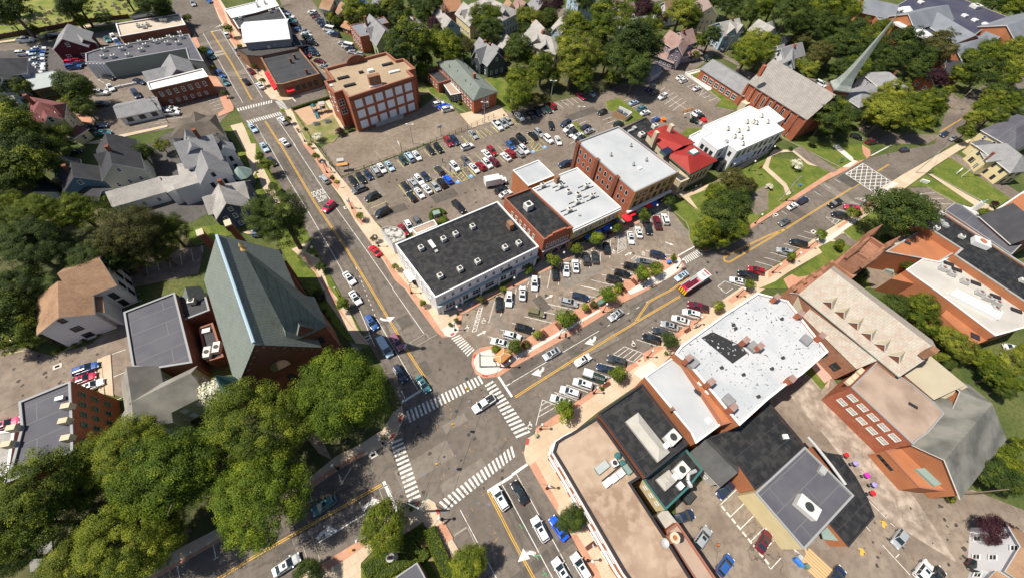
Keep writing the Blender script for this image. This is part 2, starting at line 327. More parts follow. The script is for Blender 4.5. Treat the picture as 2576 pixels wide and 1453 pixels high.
over('path', '31 1600,300 1640,310 2140,590 2250,620 2270,680 2100,640', WALK)
WK('lawn', '31 1620,290 1740,190 1830,140 2450,560 2180,590', GRASS2)
WK('lawn', '20 940,1030 1080,990 1330,1190 1140,1260 1020,1130 960,1110', GRASS2)
WK('lawn', '20 1790,760 1880,730 2310,1070 2200,1110 2060,1080 2100,1010 1960,900', GRASS2)
WK('path', '20 1740,750 1900,700 1910,720 1790,760 2005,900 1970,920', WALKW)
WK('lawn', '20 1690,1370 1760,1300 1910,1300 1730,1400', GRASS2)
WK('lawn', '20 600,1240 650,1230 780,1380 740,1400', GRASS2)
WK('lawn', '10 360,1100 740,990 770,1130 900,1300 780,1440 520,1452 400,1200', DRY)
over('playground', '10 380,1120 660,1040 780,1160 640,1230 520,1270', mat('play_surface', (.5, .33, .2), .9, (.44, .3, .2), .5))
over('path', '10 700,1030 740,1010 890,1300 860,1300', WALK)
WK('lawn', '10 1640,830 1800,900 1940,980 2110,1130 1850,1000 1680,900', GRASS2)
WK('lawn', '10 2300,800 2450,760 2576,900 2576,1150 2430,1060 2440,930', GRASS2)
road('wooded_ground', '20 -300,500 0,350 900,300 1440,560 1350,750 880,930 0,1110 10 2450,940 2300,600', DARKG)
WK('path', '10 1620,840 1690,840 1760,940 1640,960', DRY)
WK('path', '20 380,730 450,750 430,800 370,830', DRY)
WK('lawn', '00 540,985 700,950 950,1150 760,1150 600,1050', GRASS2)
WK('pavement', '00 760,1150 900,1160 950,1240 840,1240', BRICKW)
WK('path', '00 840,1452 1190,1370 1690,1262 1690,1285 1250,1385 1000,1452', WALK)
WK('lawn', '01 1930,850 2080,830 2576,740 2576,850 2440,890 1960,1020 1900,960', GRASS2)
over('path', '01 2440,890 2540,850 2576,900 2500,910', WALK)
WK('path', '01 2450,0 2576,0 2576,300 2550,330 2480,100', WALK)
WK('path', '32 520,690 640,800 600,1000 400,870', mat('pink_path', (.5, .33, .27), .9))
WK('lawn', '32 350,840 430,900 530,1020 640,880 520,700', GRASS2)
over('path', '32 430,790 500,730 560,800 640,900 560,950', mat('pink_path', (.5, .33, .27), .9))
WK('path', '02 990,705 1025,700 1060,1080 1000,1030', WALK)
WK('path', '02 1025,695 1120,660 1150,1080 1070,1060', WALK)
WK('lawn', '02 520,640 560,600 780,520 900,470 1190,380 1190,420 900,500 700,600 560,670', GRASS2)
WK('path', '03 270,1010 530,950 545,1340 320,1390', STONEW)
WK('path', '12 330,1060 480,1060 650,1300 12 640,1452 13 760,260 640,200 12 480,1452 390,1250', mat('leaf_path', (.3, .22, .16), .95, (.5, .36, .26), .6))
# cemetery lawn and roads far left
road('cemetery_lawn', '00 -500,420 0,380 870,230 1330,150 1500,80 1350,-300 -500,-300', mat('cemetery_grass', (.13, .17, .03), .95, (.25, .25, .07), .25, 5))
WK('pavement', '00 -300,460 0,425 540,340 870,260 1180,225 1180,240 870,290 540,375 -300,475', WALK)
# detail: utility patches and repairs on the carriageway
_k2 = [.075]; r = random.Random(21); PM = [asphalt('repair_asphalt', (.1, .086, .075), (.12, .104, .09), .3), asphalt('grey_repair_asphalt', (.2, .172, .145), (.225, .195, .165), .3)]
for s_ in '11 700,1300;11 300,200;11 640,760;12 1250,450;12 1700,800;12 1500,330;22 600,600;22 200,760;22 1300,200;22 900,560;13 700,900;13 300,1150;13 1700,300;13 2100,450;12 2000,1350;23 120,800;23 330,1250;00 2350,750;00 2200,420;31 250,650;31 700,500;11 1300,700;11 1900,520;20 1500,1200;20 700,1150;12 2500,420;22 300,150;21 1650,820;21 700,1330;10 300,60;11 1200,400;02 300,800;02 600,950;23 2000,1200;33 1300,900;33 700,1300'.split(';'):
    _k2[0] += .0001; p, = W(s_); a = math.radians(r.choice((30, -57))); u = Vector((math.cos(a), math.sin(a))); n = Vector((-u.y, u.x)); l, w_ = r.uniform(1.5, 7), r.uniform(.7, 1.8)
    b = MB(); b.sheet([p+u*l+n*w_, p-u*l+n*w_*r.uniform(.9, 1.1), p-u*l-n*w_, p+u*l-n*w_], _k2[0]); struct(b, 'asphalt_repair', r.choice(PM))
# ---------------------------------------------------------------- building kit
BRICK = mat('red_brick', (.37, .115, .062), .9, (.3, .09, .05), .5, 4, c3=(.38, .16, .09), sc3=2)
BRICKO = mat('orange_brick', (.42, .165, .075), .9, (.36, .14, .065), .3, 3)
BRICKD = mat('dark_brick', (.17, .065, .04), .9, (.22, .09, .055), .5, 4)
BRICKB = mat('brown_brick', (.3, .17, .1), .9, (.24, .12, .07), .5, 4)
SAND = mat('brownstone', (.3, .14, .085), .9, (.37, .19, .12), .5, 4, c3=(.2, .09, .06), sc3=2)
STONE = mat('tan_stone', (.6, .52, .38), .85, (.52, .44, .31), .4)
CREAM = mat('cream_clapboard', (.68, .58, .34), .8, (.62, .52, .3), .4)
YELLOW = mat('yellow_clapboard', (.75, .6, .3), .8)
OCHRE = mat('ochre_clapboard', (.75, .36, .05), .8)
WHITEW = mat('white_clapboard', (.75, .76, .78), .7, (.68, .69, .72), .3)
PALEG = mat('pale_green_clapboard', (.4, .45, .28), .8)
CREAMG = mat('pale_grey_clapboard', (.5, .5, .42), .8, (.45, .45, .38), .4)
BLUEC = mat('blue_clapboard', (.13, .22, .32), .8); LBLUE = mat('light_blue_clapboard', (.38, .5, .6), .8)
NAVY = mat('navy_clapboard', (.07, .09, .15), .8); GREYC = mat('grey_clapboard', (.28, .28, .31), .8); DGREY = mat('dark_grey_clapboard', (.07, .085, .1), .8)
PINKB = mat('mauve_clapboard', (.25, .2, .24), .8); LILAC = mat('lilac_clapboard', (.4, .38, .45), .8); MAROON = mat('maroon_boards', (.1, .02, .03), .8); BARN = mat('barn_boards', (.3, .15, .14), .85)
YBRICK = mat('yellow_facade', (.68, .48, .17), .8, (.6, .42, .15), .5); TBRICK = mat('tan_brick', (.55, .34, .15), .85, (.48, .29, .12), .5)
TEALW = mat('teal_boards', (.06, .16, .17), .7); BROWNW = mat('brown_boards', (.14, .07, .045), .85)
R_BLACK = mat('black_membrane', (.014, .015, .017), .6, (.022, .023, .025), .2, 6, c3=(.075, .07, .066), sc3=.8, f3=.35, seams=(-28, 16, 3, .05, 1, (.05, .05, .052)))
R_BLACK2 = mat('dark_membrane', (.04, .041, .047), .7, (.055, .056, .06), .2, 5, seams=(-30, 14, 3.2, .07, 1, (.1, .1, .1)))
R_BLUE = mat('slate_grey_membrane', (.085, .085, .105), .8, (.11, .108, .125), .25, 5, seams=(-30, 12, 3.4, .08, 1, (.15, .145, .15)))
R_WHITE = mat('white_membrane', (.46, .48, .5), .7, (.38, .4, .42), .12, 5, c3=(.5, .5, .5), sc3=.3, f3=.3)
R_BRIGHT = mat('bright_white_membrane', (.74, .74, .74), .7, (.68, .68, .68), .2)
R_SILVER = mat('peeling_silver_coating', (.5, .51, .525), .7, (.07, .07, .075), 1.6, 12, .61, .66, c3=(.37, .4, .43), sc3=.16, f3=.6, seams=(-35, 60, 1.3, .02, 1, (.33, .37, .42)))
R_PEEL = mat('exposed_black_roofing', (.03, .03, .032), .7, (.5, .52, .55), 1.2, 6, .62, .66)
R_TAN = mat('gravel_roof', (.33, .245, .16), .95, (.42, .32, .22), .12, 6, c3=(.3, .22, .14), sc3=2, f3=.5)
R_CREAM = mat('cream_membrane', (.52, .45, .36), .85, (.45, .38, .3), .2, 5)
R_PINK = mat('stained_tan_membrane', (.43, .32, .235), .9, (.29, .2, .14), .1, 6, .42, .62, c3=(.48, .37, .28), sc3=.6, f3=.6)
R_TAUPE = mat('stained_taupe_roof', (.4, .3, .235), .9, (.24, .17, .13), .12, 6, .45, .65)
R_BEIGE = mat('beige_roof', (.42, .37, .27), .9, (.37, .325, .24), .2, 5)
R_GREY = mat('grey_shingles', (.25, .25, .26), .95, (.2, .2, .21), .5, 5, c3=(.3, .3, .3), sc3=3, f3=.5)
R_LGREY = mat('weathered_shingles', (.38, .36, .34), .95, (.27, .255, .24), .4, 5, c3=(.44, .42, .4), sc3=2.5, f3=.4)
R_DARK = mat('charcoal_shingles', (.045, .046, .052), .95, (.06, .06, .066), .5, 5)
R_BROWN = mat('brown_shingles', (.34, .215, .135), .95, (.24, .145, .09), .3, 5, c3=(.4, .25, .15), sc3=2, f3=.4)
R_ROSE = mat('rose_shingles', (.27, .17, .145), .95, (.34, .23, .2), .5, 5)
R_RED = mat('red_metal_roof', (.36, .035, .025), .6, (.31, .03, .025), .3, seams=(-30, 30, .6, .04, 1, (.25, .02, .02)))
R_MAR = mat('maroon_shingles', (.17, .055, .055), .9, (.22, .09, .085), .6)
R_TEAL = mat('teal_shingles', (.185, .212, .19), .9, (.15, .175, .158), .4, 6, c3=(.225, .25, .225), sc3=3, f3=.6, seams=(-57, .9, .55, .05, 1, (.135, .155, .14)))
R_TEALD = mat('green_copper', (.05, .13, .125), .7, (.08, .17, .16), .5)
R_GREEN = mat('green_roof', (.2, .28, .25), .85, (.25, .33, .3), .4)
R_SLATE = mat('pink_slates', (.39, .355, .3), .9, (.46, .42, .36), .5, 5, c3=(.4, .27, .215), sc3=.9, f3=.55, seams=(-25, .7, .5, .03, 1, (.31, .28, .24)))
R_TILE = mat('grey_slates', (.27, .245, .225), .95, (.33, .305, .285), .6, 5, seams=(-60, .9, .6, .05, 1, (.2, .185, .17)))
R_ASH = mat('aged_grey_shingles', (.22, .215, .19), .95, (.11, .11, .1), .25, 5, .4, .65)
R_SPIRE = mat('spire_copper', (.34, .36, .33), .7, (.24, .28, .26), .6)
R_PATCH = mat('patchy_roofing', (.5, .49, .45), .9, (.12, .11, .1), .9, 5, .48, .56)
R_METAL = mat('grey_metal_roof', (.4, .44, .43), .6, (.36, .4, .39), .3); R_MBLUE = mat('blue_grey_metal_roof', (.21, .225, .25), .6, (.17, .185, .21), .2)
TRIM = mat('white_trim', (.75, .75, .74), .7); TRIMG = mat('grey_trim', (.3, .31, .32), .7); TRIMD = mat('black_trim', (.03, .03, .035), .6); TRIMB = mat('brick_coping', (.3, .13, .09), .85)
TRIMT = mat('teal_trim', (.04, .14, .14), .6); TRIMGR = mat('green_trim', (.12, .2, .16), .6); CONC = mat('concrete', (.45, .43, .39), .9, (.38, .36, .32), .5); PLANK = mat('timber', (.35, .22, .12), .9)
GLASSD = mat('window_glass', (.02, .03, .045), .12, spec=.8); GLASSB = mat('blue_window_glass', (.72, .82, .93), .3, (.8, .87, .95), 1.2, spec=.5)
BLIND = mat('window_blind', (.42, .4, .35), .7); METAL = mat('galvanised_metal', (.5, .5, .49), .5, metal=.3); DARKM = mat('dark_metal', (.04, .045, .045), .5); UNIT = mat('unit_casing', (.62, .61, .57), .6)
SHUT = mat('blue_shutter', (.05, .15, .45), .6); REDC = mat('red_cloth', (.7, .02, .03), .8); BLUECL = mat('blue_cloth', (.02, .12, .6), .8); SOLAR = mat('solar_panel', (.02, .025, .06), .3)
_wm = {}
def win_mesh(w, h, st):
    k = (w, h, st)
    if k in _wm: return _wm[k]
    fr, gl = {'w': (TRIM, GLASSD), 'b': (TRIM, GLASSB), 'd': (TRIMD, GLASSD), 's': (TRIM, BLIND), 't': (STONE, GLASSD), 'g': (TRIMGR, GLASSD)}[st[0]]
    b = MB(); f = .11; 
    def bar(x0, x1, z0, z1, y, m): b.face([(x0, y, z0), (x1, y, z0), (x1, y, z1), (x0, y, z1)], m)
    def blk(x0, x1, z0, z1, y, m):
        bar(x0, x1, z0, z1, y, m); b.face([(x0, 0, z1), (x0, y, z1), (x1, y, z1), (x1, 0, z1)][::-1], m); b.face([(x0, 0, z0), (x1, 0, z0), (x1, y, z0), (x0, y, z0)][::-1], m)
        b.face([(x0, 0, z0), (x0, y, z0), (x0, y, z1), (x0, 0, z1)][::-1], m); b.face([(x1, 0, z0), (x1, 0, z1), (x1, y, z1), (x1, y, z0)][::-1], m)
    hx, hz = w/2, h/2
    if 'a' in st:                                       # arched head
        n = 8; top = hz-hx; pts = [(-hx, -hz)]+[(hx, -hz)]+[(hx*math.cos(math.pi*i/n), top+hx*math.sin(math.pi*i/n)) for i in range(n+1)]
        q = [(x*(1-f*1.6/w), z*(1-f*2/h)) for x, z in pts]
        b.face([(x, .04, z) for x, z in q], 1)
        for i in range(len(pts)): j = (i+1) % len(pts); b.face([(pts[i][0], .07, pts[i][1]), (pts[j][0], .07, pts[j][1]), (q[j][0], .07, q[j][1]), (q[i][0], .07, q[i][1])], 0)
    else:
        bar(-hx+f*.5, hx-f*.5, -hz+f*.5, hz-f*.5, .03, 1)
        blk(-hx, hx, -hz-.06, -hz+f, .12, 0); blk(-hx, hx, hz-f, hz, .08, 0); blk(-hx, -hx+f, -hz+f, hz-f, .08, 0); blk(hx-f, hx, -hz+f, hz-f, .08, 0)
        blk(-hx+f, hx-f, -.04, .04, .06, 0)
        if w > 1.3:
            n = 2 if w < 2.2 else 3
            for i in range(1, n): x = -hx+w*i/n; blk(x-.04, x+.04, -hz+f, hz-f, .065, 0)
        if 'h' in st:
            for sx in (-1, 1): x = sx*(hx+.3); bar(x-.28, x+.28, -hz, hz, .05, 2)
    me = b.mesh('window', [fr, gl, SHUT]); 
    me.polygons.foreach_set('use_smooth', [False]*len(me.polygons)); _wm[k] = me; return me
# face orientation: x along wall, y outward
def wall_windows(parent, A, B, zs, n, w, h, st='w', margin=.6, cnt=[0], name='window', skip=()):
    A = Vector(A); B = Vector(B); L = (B-A).length; u = (B-A)/L; nrm = Vector((u.y, -u.x)); org = Vector(ORG[parent.name])
    rz = math.atan2(-nrm.x, nrm.y)       # rotate +Y to the outward normal
    me = win_mesh(w, h, st)
    for z in zs:
        for i in range(n):
            if (i, z) in skip or i in skip: continue
            t = margin+(L-2*margin)*(i+.5)/n; p = A+u*t+nrm*.01
            child(name, me, parent, (p.x-org.x, p.y-org.y, z-org.z), rz)
def outward(pts):
    a = sum(pts[i-1][0]*pts[i][1]-pts[i][0]*pts[i-1][1] for i in range(len(pts))); return a > 0
def hvac(mb, c, s=(1.6, 1.6, 1.1), rot=.5, mc=0, md=1):
    mb.box((c[0], c[1], c[2]+.15), s, rot, mc); mb.lathe((c[0], c[1], c[2]+.15+s[2]), [(min(s[:2])*.36, 0), (min(s[:2])*.36, .12)], 10, mc)
    mb.face([(c[0]+min(s[:2])*.33*math.cos(a), c[1]+min(s[:2])*.33*math.sin(a), c[2]+s[2]+.272) for a in [i*math.pi/5 for i in range(10)]], md)
    mb.box((c[0], c[1], c[2]), (s[0]*.8, s[1]*.8, .16), rot, md)
def flat(name, label, cat, s, zr, wall, roof, coping=TRIM, par=.5, cw=.3, z0=0, pts=None, wins=(), group=None, parent=None):
    pts = pts or W(s, zr); c = sum(pts, Vector((0, 0)))/len(pts)
    e = parent or empty(name, (c.x, c.y, 0), label, cat, group)
    ins = inset(pts, cw); b = MB(); q = pts; a = outward(pts); n = len(pts)
    b.prism(pts, z0, zr-par-.05, 0); b.ring(pts, zr-par-.05, zr-.04)
    for i in range(n):
        p1, p2 = ins[i], ins[(i+1) % n]; fc = [(p1.x, p1.y, zr-par), (p1.x, p1.y, zr-.04), (p2.x, p2.y, zr-.04), (p2.x, p2.y, zr-par)]
        b.face(fc if a else fc[::-1], 0)
    b.build('wall', wall, e)
    MB().sheet(ins, zr-par).build('roof', roof, e)
    o = inset(pts, -.05); i2 = inset(pts, cw+.03); b = MB()
    for i in range(n):
        j = (i+1) % n
        P = [o[i], o[j], i2[j], i2[i]]
        if not a: P = P[::-1]
        b.face([(p.x, p.y, zr+.08) for p in P])
        for (p1, p2) in ((o[i], o[j]), (i2[j], i2[i])):
            f_ = [(p1.x, p1.y, zr-.1), (p2.x, p2.y, zr-.1), (p2.x, p2.y, zr+.08), (p1.x, p1.y, zr+.08)]
            b.face(f_ if a else f_[::-1])
    b.build('coping', coping, e)
    for wn in wins:
        i, k, zs, w, h, st = wn[:6]; p1, p2 = pts[i], pts[(i+1) % n]
        if not a: p1, p2 = p2, p1
        wall_windows(e, p1, p2, zs, k, w, h, st, *(wn[6:7] or (.6,)))
    return e, pts
def units(e, s, z, sz=(1.7, 1.7, 1.2), rot=.5, name='rooftop_unit', mats=None, skid=False):
    for p in W(s, z):
        b = MB(); hvac(b, (p.x, p.y, z-.02), sz, rot)
        if skid:
            ca, sa = math.cos(rot), math.sin(rot)
            for k in (-.7, .7): b.box((p.x-sa*k, p.y+ca*k, z), (4.2, .12, .25), rot, 1)
        b.build(name, mats or [UNIT, DARKM], e)
def boxes(e, s, z, sz, rot, name, m, mt=None, zb=None):
    for p in W(s, z+sz[2] if zb is None else zb+sz[2]):
        MB().box((p.x, p.y, z), sz, rot, 0, 0 if mt is None else 1).build(name, [m] if mt is None else [m, mt], e)
def wing(e, wb, rb, a, b_, zr, w, ze, kind='g', oh=.45, z0=0, win=None, th=.22, gm=None, hip=None, trim=None, wl=None):
    """a gabled or hipped block between two ridge ends; returns its footprint corners"""
    a = Vector(a); b_ = Vector(b_); L = (b_-a).length; u = (b_-a)/L; n = Vector((-u.y, u.x)); h = w/2; wl = h if wl is None else wl
    def P(s, t, z): p = a+u*s+n*t; return (p.x, p.y, z)
    sl = (zr-ze)/h; H = h+oh
    if kind == 'g':
        for sd, hh in ((1, wl), (-1, h)):
            hh2 = hh+oh; zz = zr-(zr-ze)/hh*hh2
            top = [P(-oh, 0, zr), P(L+oh, 0, zr), P(L+oh, sd*hh2, zz), P(-oh, sd*hh2, zz)]; bot = [(x, y, z-th) for x, y, z in top]
            if sd == 1: rb.face(top); rb.face(bot[::-1])
            else: rb.face(top[::-1]); rb.face(bot)
            m = 1 if trim else 0
            for i in (1, 2, 3): j = (i+1) % 4; f_ = [top[i], bot[i], bot[j], top[j]]; rb.face(f_ if sd == 1 else f_[::-1], m)
        zt = zr-th; zee = ze-th*.6
        for s_, fl in ((0, 1), (L, 0)):
            f_ = [P(s_, wl, z0), P(s_, -h, z0), P(s_, -h, zee), P(s_, 0, zt), P(s_, wl, zee)]; wb.face(f_ if fl else f_[::-1])
        wb.face([P(0, -h, z0), P(L, -h, z0), P(L, -h, zee), P(0, -h, zee)]); wb.face([P(0, wl, z0), P(0, wl, zee), P(L, wl, zee), P(L, wl, z0)])
        lo, hi = 0, L
    else:
        hp = h if hip is None else hip; lo, hi = -hp, L+hp; E = [P(lo-oh, -H, ze-oh*sl*.3), P(hi+oh, -H, ze-oh*sl*.3), P(hi+oh, H, ze-oh*sl*.3), P(lo-oh, H, ze-oh*sl*.3)]
        r1, r2 = P(0, 0, zr), P(L, 0, zr)
        rb.face([E[0], E[1], r2, r1]); rb.face([E[2], E[3], r1, r2]); rb.face([E[1], E[2], r2]); rb.face([E[3], E[0], r1])
        B = [(x, y, z-.25) for x, y, z in E]; rb.face(B[::-1], 1 if trim else 0)
        for i in range(4): j = (i+1) % 4; rb.face([E[j], E[i], B[i], B[j]][::-1], 1 if trim else 0)
        wb.prism([P(lo, -h, 0)[:2], P(hi, -h, 0)[:2], P(hi, h, 0)[:2], P(lo, h, 0)[:2]], z0, ze-.2, 0)
        wl = h
    C4 = [P(lo, -h, 0), P(hi, -h, 0), P(hi, wl, 0), P(lo, wl, 0)]
    if win:
        ww, wh, st, spc = win[:4]; fl = max(1, int((ze-z0)/2.75)); zs = [z0+1.55+2.75*k for k in range(fl)]
        for i in range(4):
            p, q = Vector(C4[i][:2]), Vector(C4[(i+1) % 4][:2]); mid = (p+q)/2; nr = Vector(((q-p).y, -(q-p).x)).normalized()
            if nr.dot(-mid.normalized()) < -.35: continue
            ln = (q-p).length; k = max(1, int(ln/spc)); zz = list(zs)
            wall_windows(e, p, q, zz, k, ww, wh, st, .5)
            if kind == 'g' and i in (1, 3) and zr-ze > 1.8: wall_windows(e, p, q, [ze+(zr-ze)*.3], 1, min(ww, 1.0), min(wh, 1.2), st, .5)
    return C4
def house(name, label, cat, wings, wall, roof, win=(1.0, 1.5, 'w', 2.6), trim=TRIM, chim=(), group=None, loc=None, chm=None):
    """wings: (string of two ridge ends, ridge height, width, eaves height, kind)"""
    R0 = W(wings[0][0], wings[0][1]); c = (R0[0]+R0[1])/2
    e = empty(name, (c.x, c.y, 0), label, cat, group); wb, rb = MB(), MB()
    for wg in wings:
        r = W(wg[0], wg[1]); o = wg[5] if len(wg) > 5 else {}
        o = dict(o); wn = o.pop('win', win); wing(e, wb, rb, r[0], r[1], wg[1], wg[2], wg[3], wg[4] if len(wg) > 4 else 'g', win=wn, trim=True, **o)
    wb.build('wall', wall, e); ro = rb.build('roof', [roof, trim], e)
    for (s, z, hh) in chim:
        for p in W(s, z+hh): MB().box((p.x, p.y, z-1.5), (.8, .8, hh+1.5), .5).box((p.x, p.y, z+hh), (.95, .95, .15), .5).build('chimney', chm or BRICKD, e)
    return e
def hip_poly(e, ev, ze, rd, zr, wall, roof, trim=TRIM, oh=.4, name=''):
    q = W(ev, ze); r = W(rd, zr); b = MB(); t = [(p.x, p.y, ze) for p in q]; A, B = [(p.x, p.y, zr) for p in r]
    for f in ((t[0], t[1], A), (t[1], t[2], B, A), (t[2], t[3], B), (t[3], t[0], A, B)): b.face(f)
    b.prism(q, ze-.25, ze-.01, 1); b.build('roof', [roof, trim], e); i = inset(q, oh); MB().prism(i, 0, ze-.2).build('wall', wall, e); a = outward(i)
    for k in range(4):
        p1, p2 = i[k], i[(k+1) % 4]
        if not a: p1, p2 = p2, p1
        wall_windows(e, p1, p2, [1.6+2.8*j for j in range(int(ze/2.8))], max(2, int((p1-p2).length/2.8)), 1.0, 1.6, 'w', .8)
# ---------------------------------------------------------------- the commercial block in the middle
e, P = flat('commercial_building', 'long two storey white building with flat black roof at the street corner', 'building',
  '@994,614.5 1251.5,507 1355.5,620.5 1095,748.5', 7.6, WHITEW, R_BLACK, TRIM, .35, .25,
  wins=((2, 12, [5.9], .9, 1.3, 'w', 1.0), (3, 7, [5.6], .9, 1.3, 'w', 1.2), (3, 4, [2.0], 1.0, 1.6, 'w', 2)))
B1, B1P = e, P
wall_windows(e, P[3], P[2], [2.0], 7, 2.6, 2.2, 'w', 1.5, name='shop_window')
b = MB(); u = (P[2]-P[3]).normalized(); nn = Vector((u.y, -u.x))
L = (P[2]-P[3]).length
b.prism([P[3]+nn*.02, P[3]+nn*.75, P[2]+nn*.75, P[2]+nn*.02], 3.9, 4.15).build('canopy', R_METAL, e)
for i in range(6): p = P[3]+u*(1+i*(L-2)/5)+nn*.3; MB().box((p.x, p.y, 0), (.45, .35, 3.9), math.atan2(u.y, u.x)).build('pilaster', WHITEW, e)
b = MB(); sp = P[3]+u*(L*.62)+nn*.1; b.prism([sp+nn*.1, sp+u*3+nn*.1, sp+u*3, sp], 4.4, 5.0).build('sign_board', TRIMD, e)
units(e, '11 1665,1060 1890,970 2010,920 2180,845 1855,1340 2055,1270 2230,1195 2505,1055 21 65,1010', 7.25, (1.15, 1.15, 1.0), .6)
boxes(e, '11 1770,1000', 7.25, (.9, 2.6, .35), math.radians(33), 'skylight', TRIM)
boxes(e, '11 1815,1070', 7.25, (.7, .7, .5), .5, 'roof_vent', METAL)
boxes(e, '11 2560,790', 7.3, (1.2, 1.8, 1.9), .5, 'chimney', BRICKB)
e, P = flat('corner_annex', 'quarter round single storey annex with patchy white and black roofing beside the white building', 'building', '11 1255,850 1330,825 1400,830 1460,855 1500,905 1500,945 1370,1000', 4.2, WHITEW, R_PATCH, R_LGREY, .15, .2)
e, P = flat('rear_annex', 'low annex with brown flat roof behind the white building', 'building', '11 1565,850 1790,760 1825,815 1615,905', 3.8, CREAM, R_TAUPE, TRIM, .12, .2)
e, P = flat('brick_shop_building', 'dark brick shop with flat black roof between the white and the yellow buildings', 'building',
  '@1335.5,473 1442,572 1369,603 1269,498', 8.6, BRICK, R_BLACK, TRIMB, .5, .25,
  wins=((1, 5, [5.6], 1.0, 1.5, 'w', .8), (2, 6, [6.1], .8, 1.4, 'w', 3)))
u = (P[1]-P[2]).normalized(); nn = Vector((u.y, -u.x)); L = (P[1]-P[2]).length; m = P[2]+u*L*.5
b = MB(); b.prism([P[2]+u*1+nn*.12, P[2]+u*(L-1)+nn*.12, P[2]+u*(L-1)-nn*.35, P[2]+u*1-nn*.35], 8.3, 9.1); b.prism([m-u*2+nn*.14, m+u*2+nn*.14, m+u*2-nn*.33, m-u*2-nn*.33], 9.0, 9.7); b.build('stepped_parapet', BRICK, e)
MB().prism([P[2]+nn*.05, P[1]+nn*.05, P[1]+nn*.3, P[2]+nn*.3], 3.7, 4.1).build('shop_cornice', TRIM, e)
for k in (.2, .5, .8): wall_windows(e, P[2]+u*(L*k-1.2), P[2]+u*(L*k+1.2), [1.9], 1, 2.1, 2.4, 'wa', .1, name='shop_window')
units(e, '21 160,650', 8.1, (2.0, 1.8, 1.7), .6)
e, P = flat('yellow_shop_building', 'two storey shop building with pale yellow front, white roof and blue umbrellas below', 'building',
  '@1338,475 1398,450 1403,441 1452,422 1562,522 1442,578', 8.2, YBRICK, R_WHITE, TRIM, .2, .25, wins=((4, 9, [5.6], .9, 1.5, 'w', .8),))
B3 = e
u = (P[4]-P[5]).normalized(); nn = Vector((u.y, -u.x)); L = (P[4]-P[5]).length
MB().prism([P[5]+nn*.05, P[4]+nn*.05, P[4]+nn*.4, P[5]+nn*.4], 7.3, 7.9).build('cornice', TRIM, e)
MB().prism([P[5]+nn*.05, P[4]+nn*.05, P[4]+nn*.2, P[5]+nn*.2], 3.6, 4.1).build('sign_band', TRIMD, e)
wall_windows(e, P[5], P[4], [1.8], 5, 2.7, 2.2, 'd', 1.0, name='shop_window')
units(e, '21 305,430 485,435 740,435 795,535 650,595 570,675', 8.0, (1.1, .9, 1.0), math.radians(28), skid=True)
units(e, '21 560,490 655,520', 8.0, (1.2, 1.2, .9), .5)
boxes(e, '21 460,320', 8.0, (1.0, 1.2, 2.2), .5, 'chimney', BRICKB)
boxes(e, '21 680,705', 8.0, (.6, .6, .5), 0, 'roof_vent', METAL)
e, P = flat('rear_block', 'white roofed rear block with orange brick side wall behind the yellow shop', 'building', '21 10,262 265,160 425,315 165,420', 7.4, BRICKO, R_WHITE, TRIM, .2, .25)
e, P = flat('three_storey_brick_building', 'tall three storey brick building with white roof, tan front and red awnings', 'building',
  '@1452,357 1556,318 1708,432 1597,484', 10.6, BRICK, R_WHITE, TRIMG, .3, .3,
  wins=((3, 10, [8.6], 1.0, 1.7, 'wa', 1.2), (3, 10, [5.6], 1.0, 1.7, 'wa', 1.2)))
u = (P[2]-P[3]).normalized(); nn = Vector((u.y, -u.x)); L = (P[2]-P[3]).length
MB().prism([P[3]+nn*.01, P[2]+nn*.01, P[2]+nn*.14, P[3]+nn*.14], 0, 10.5).build('front_wall', TBRICK, e)
for z in (5.5, 8.5): wall_windows(e, P[3]+nn*.13, P[2]+nn*.13, [z], 6, 1.2, 1.8, 'd', .8)
wall_windows(e, P[3]+nn*.13, P[2]+nn*.13, [1.8], 4, 3, 2.3, 'd', .8, name='shop_window')
MB().prism([P[3]-u*.3+nn*.1, P[2]+u*.2+nn*.1, P[2]+u*.2+nn*.9, P[3]-u*.3+nn*.9], 3.4, 3.9).build('cornice', TRIM, e)
w_ = (P[0]-P[3]).normalized(); wn = Vector((w_.y, -w_.x))*-1
for k in (.28, .62, .97): p = P[3]+w_*((P[0]-P[3]).length*k); MB().box((p.x, p.y, 0), (1.2, .9, 10.9), math.atan2(w_.y, w_.x)).build('chimney', BRICKD, e)
units(e, '21 1190,25 990,120 1215,215 1345,170', 10.3, (.5, .5, .9), .5, name='roof_vent', mats=[METAL, DARKM])
boxes(e, '21 1285,235 600,-90', 10.3, (1.2, .9, .3), .5, 'roof_hatch', TRIM)
def awning(name, label, A, B, d, z1, z0, m, grp=None):
    A = Vector(A); B = Vector(B); u = (B-A).normalized(); nn = Vector((u.y, -u.x)); c = (A+B)/2
    b = MB(); a1, a2, b1, b2 = (A.x, A.y, z1), (B.x, B.y, z1), (A+nn*d), (B+nn*d)
    b1 = (b1.x, b1.y, z0); b2 = (b2.x, b2.y, z0); b.face([a1, b1, b2, a2]); b.face([(b1[0], b1[1], z0-.25), (b2[0], b2[1], z0-.25), b2, b1]); b.face([a1, (A.x, A.y, z0-.25), (b1[0], b1[1], z0-.25), b1]); b.face([a2, b2, (b2[0], b2[1], z0-.25), (B.x, B.y, z0-.25)])
    b.build(name, m, e)
for k, m, z in ((.02, REDC, 0), (.2, R_METAL, 0), (.4, REDC, 0), (.52, BLUECL, .2)): awning('awning', '', P[3]+u*L*k+nn*.15, P[3]+u*(L*k+2.4)+nn*.15, 1.6, 3.3, 2.6, m)
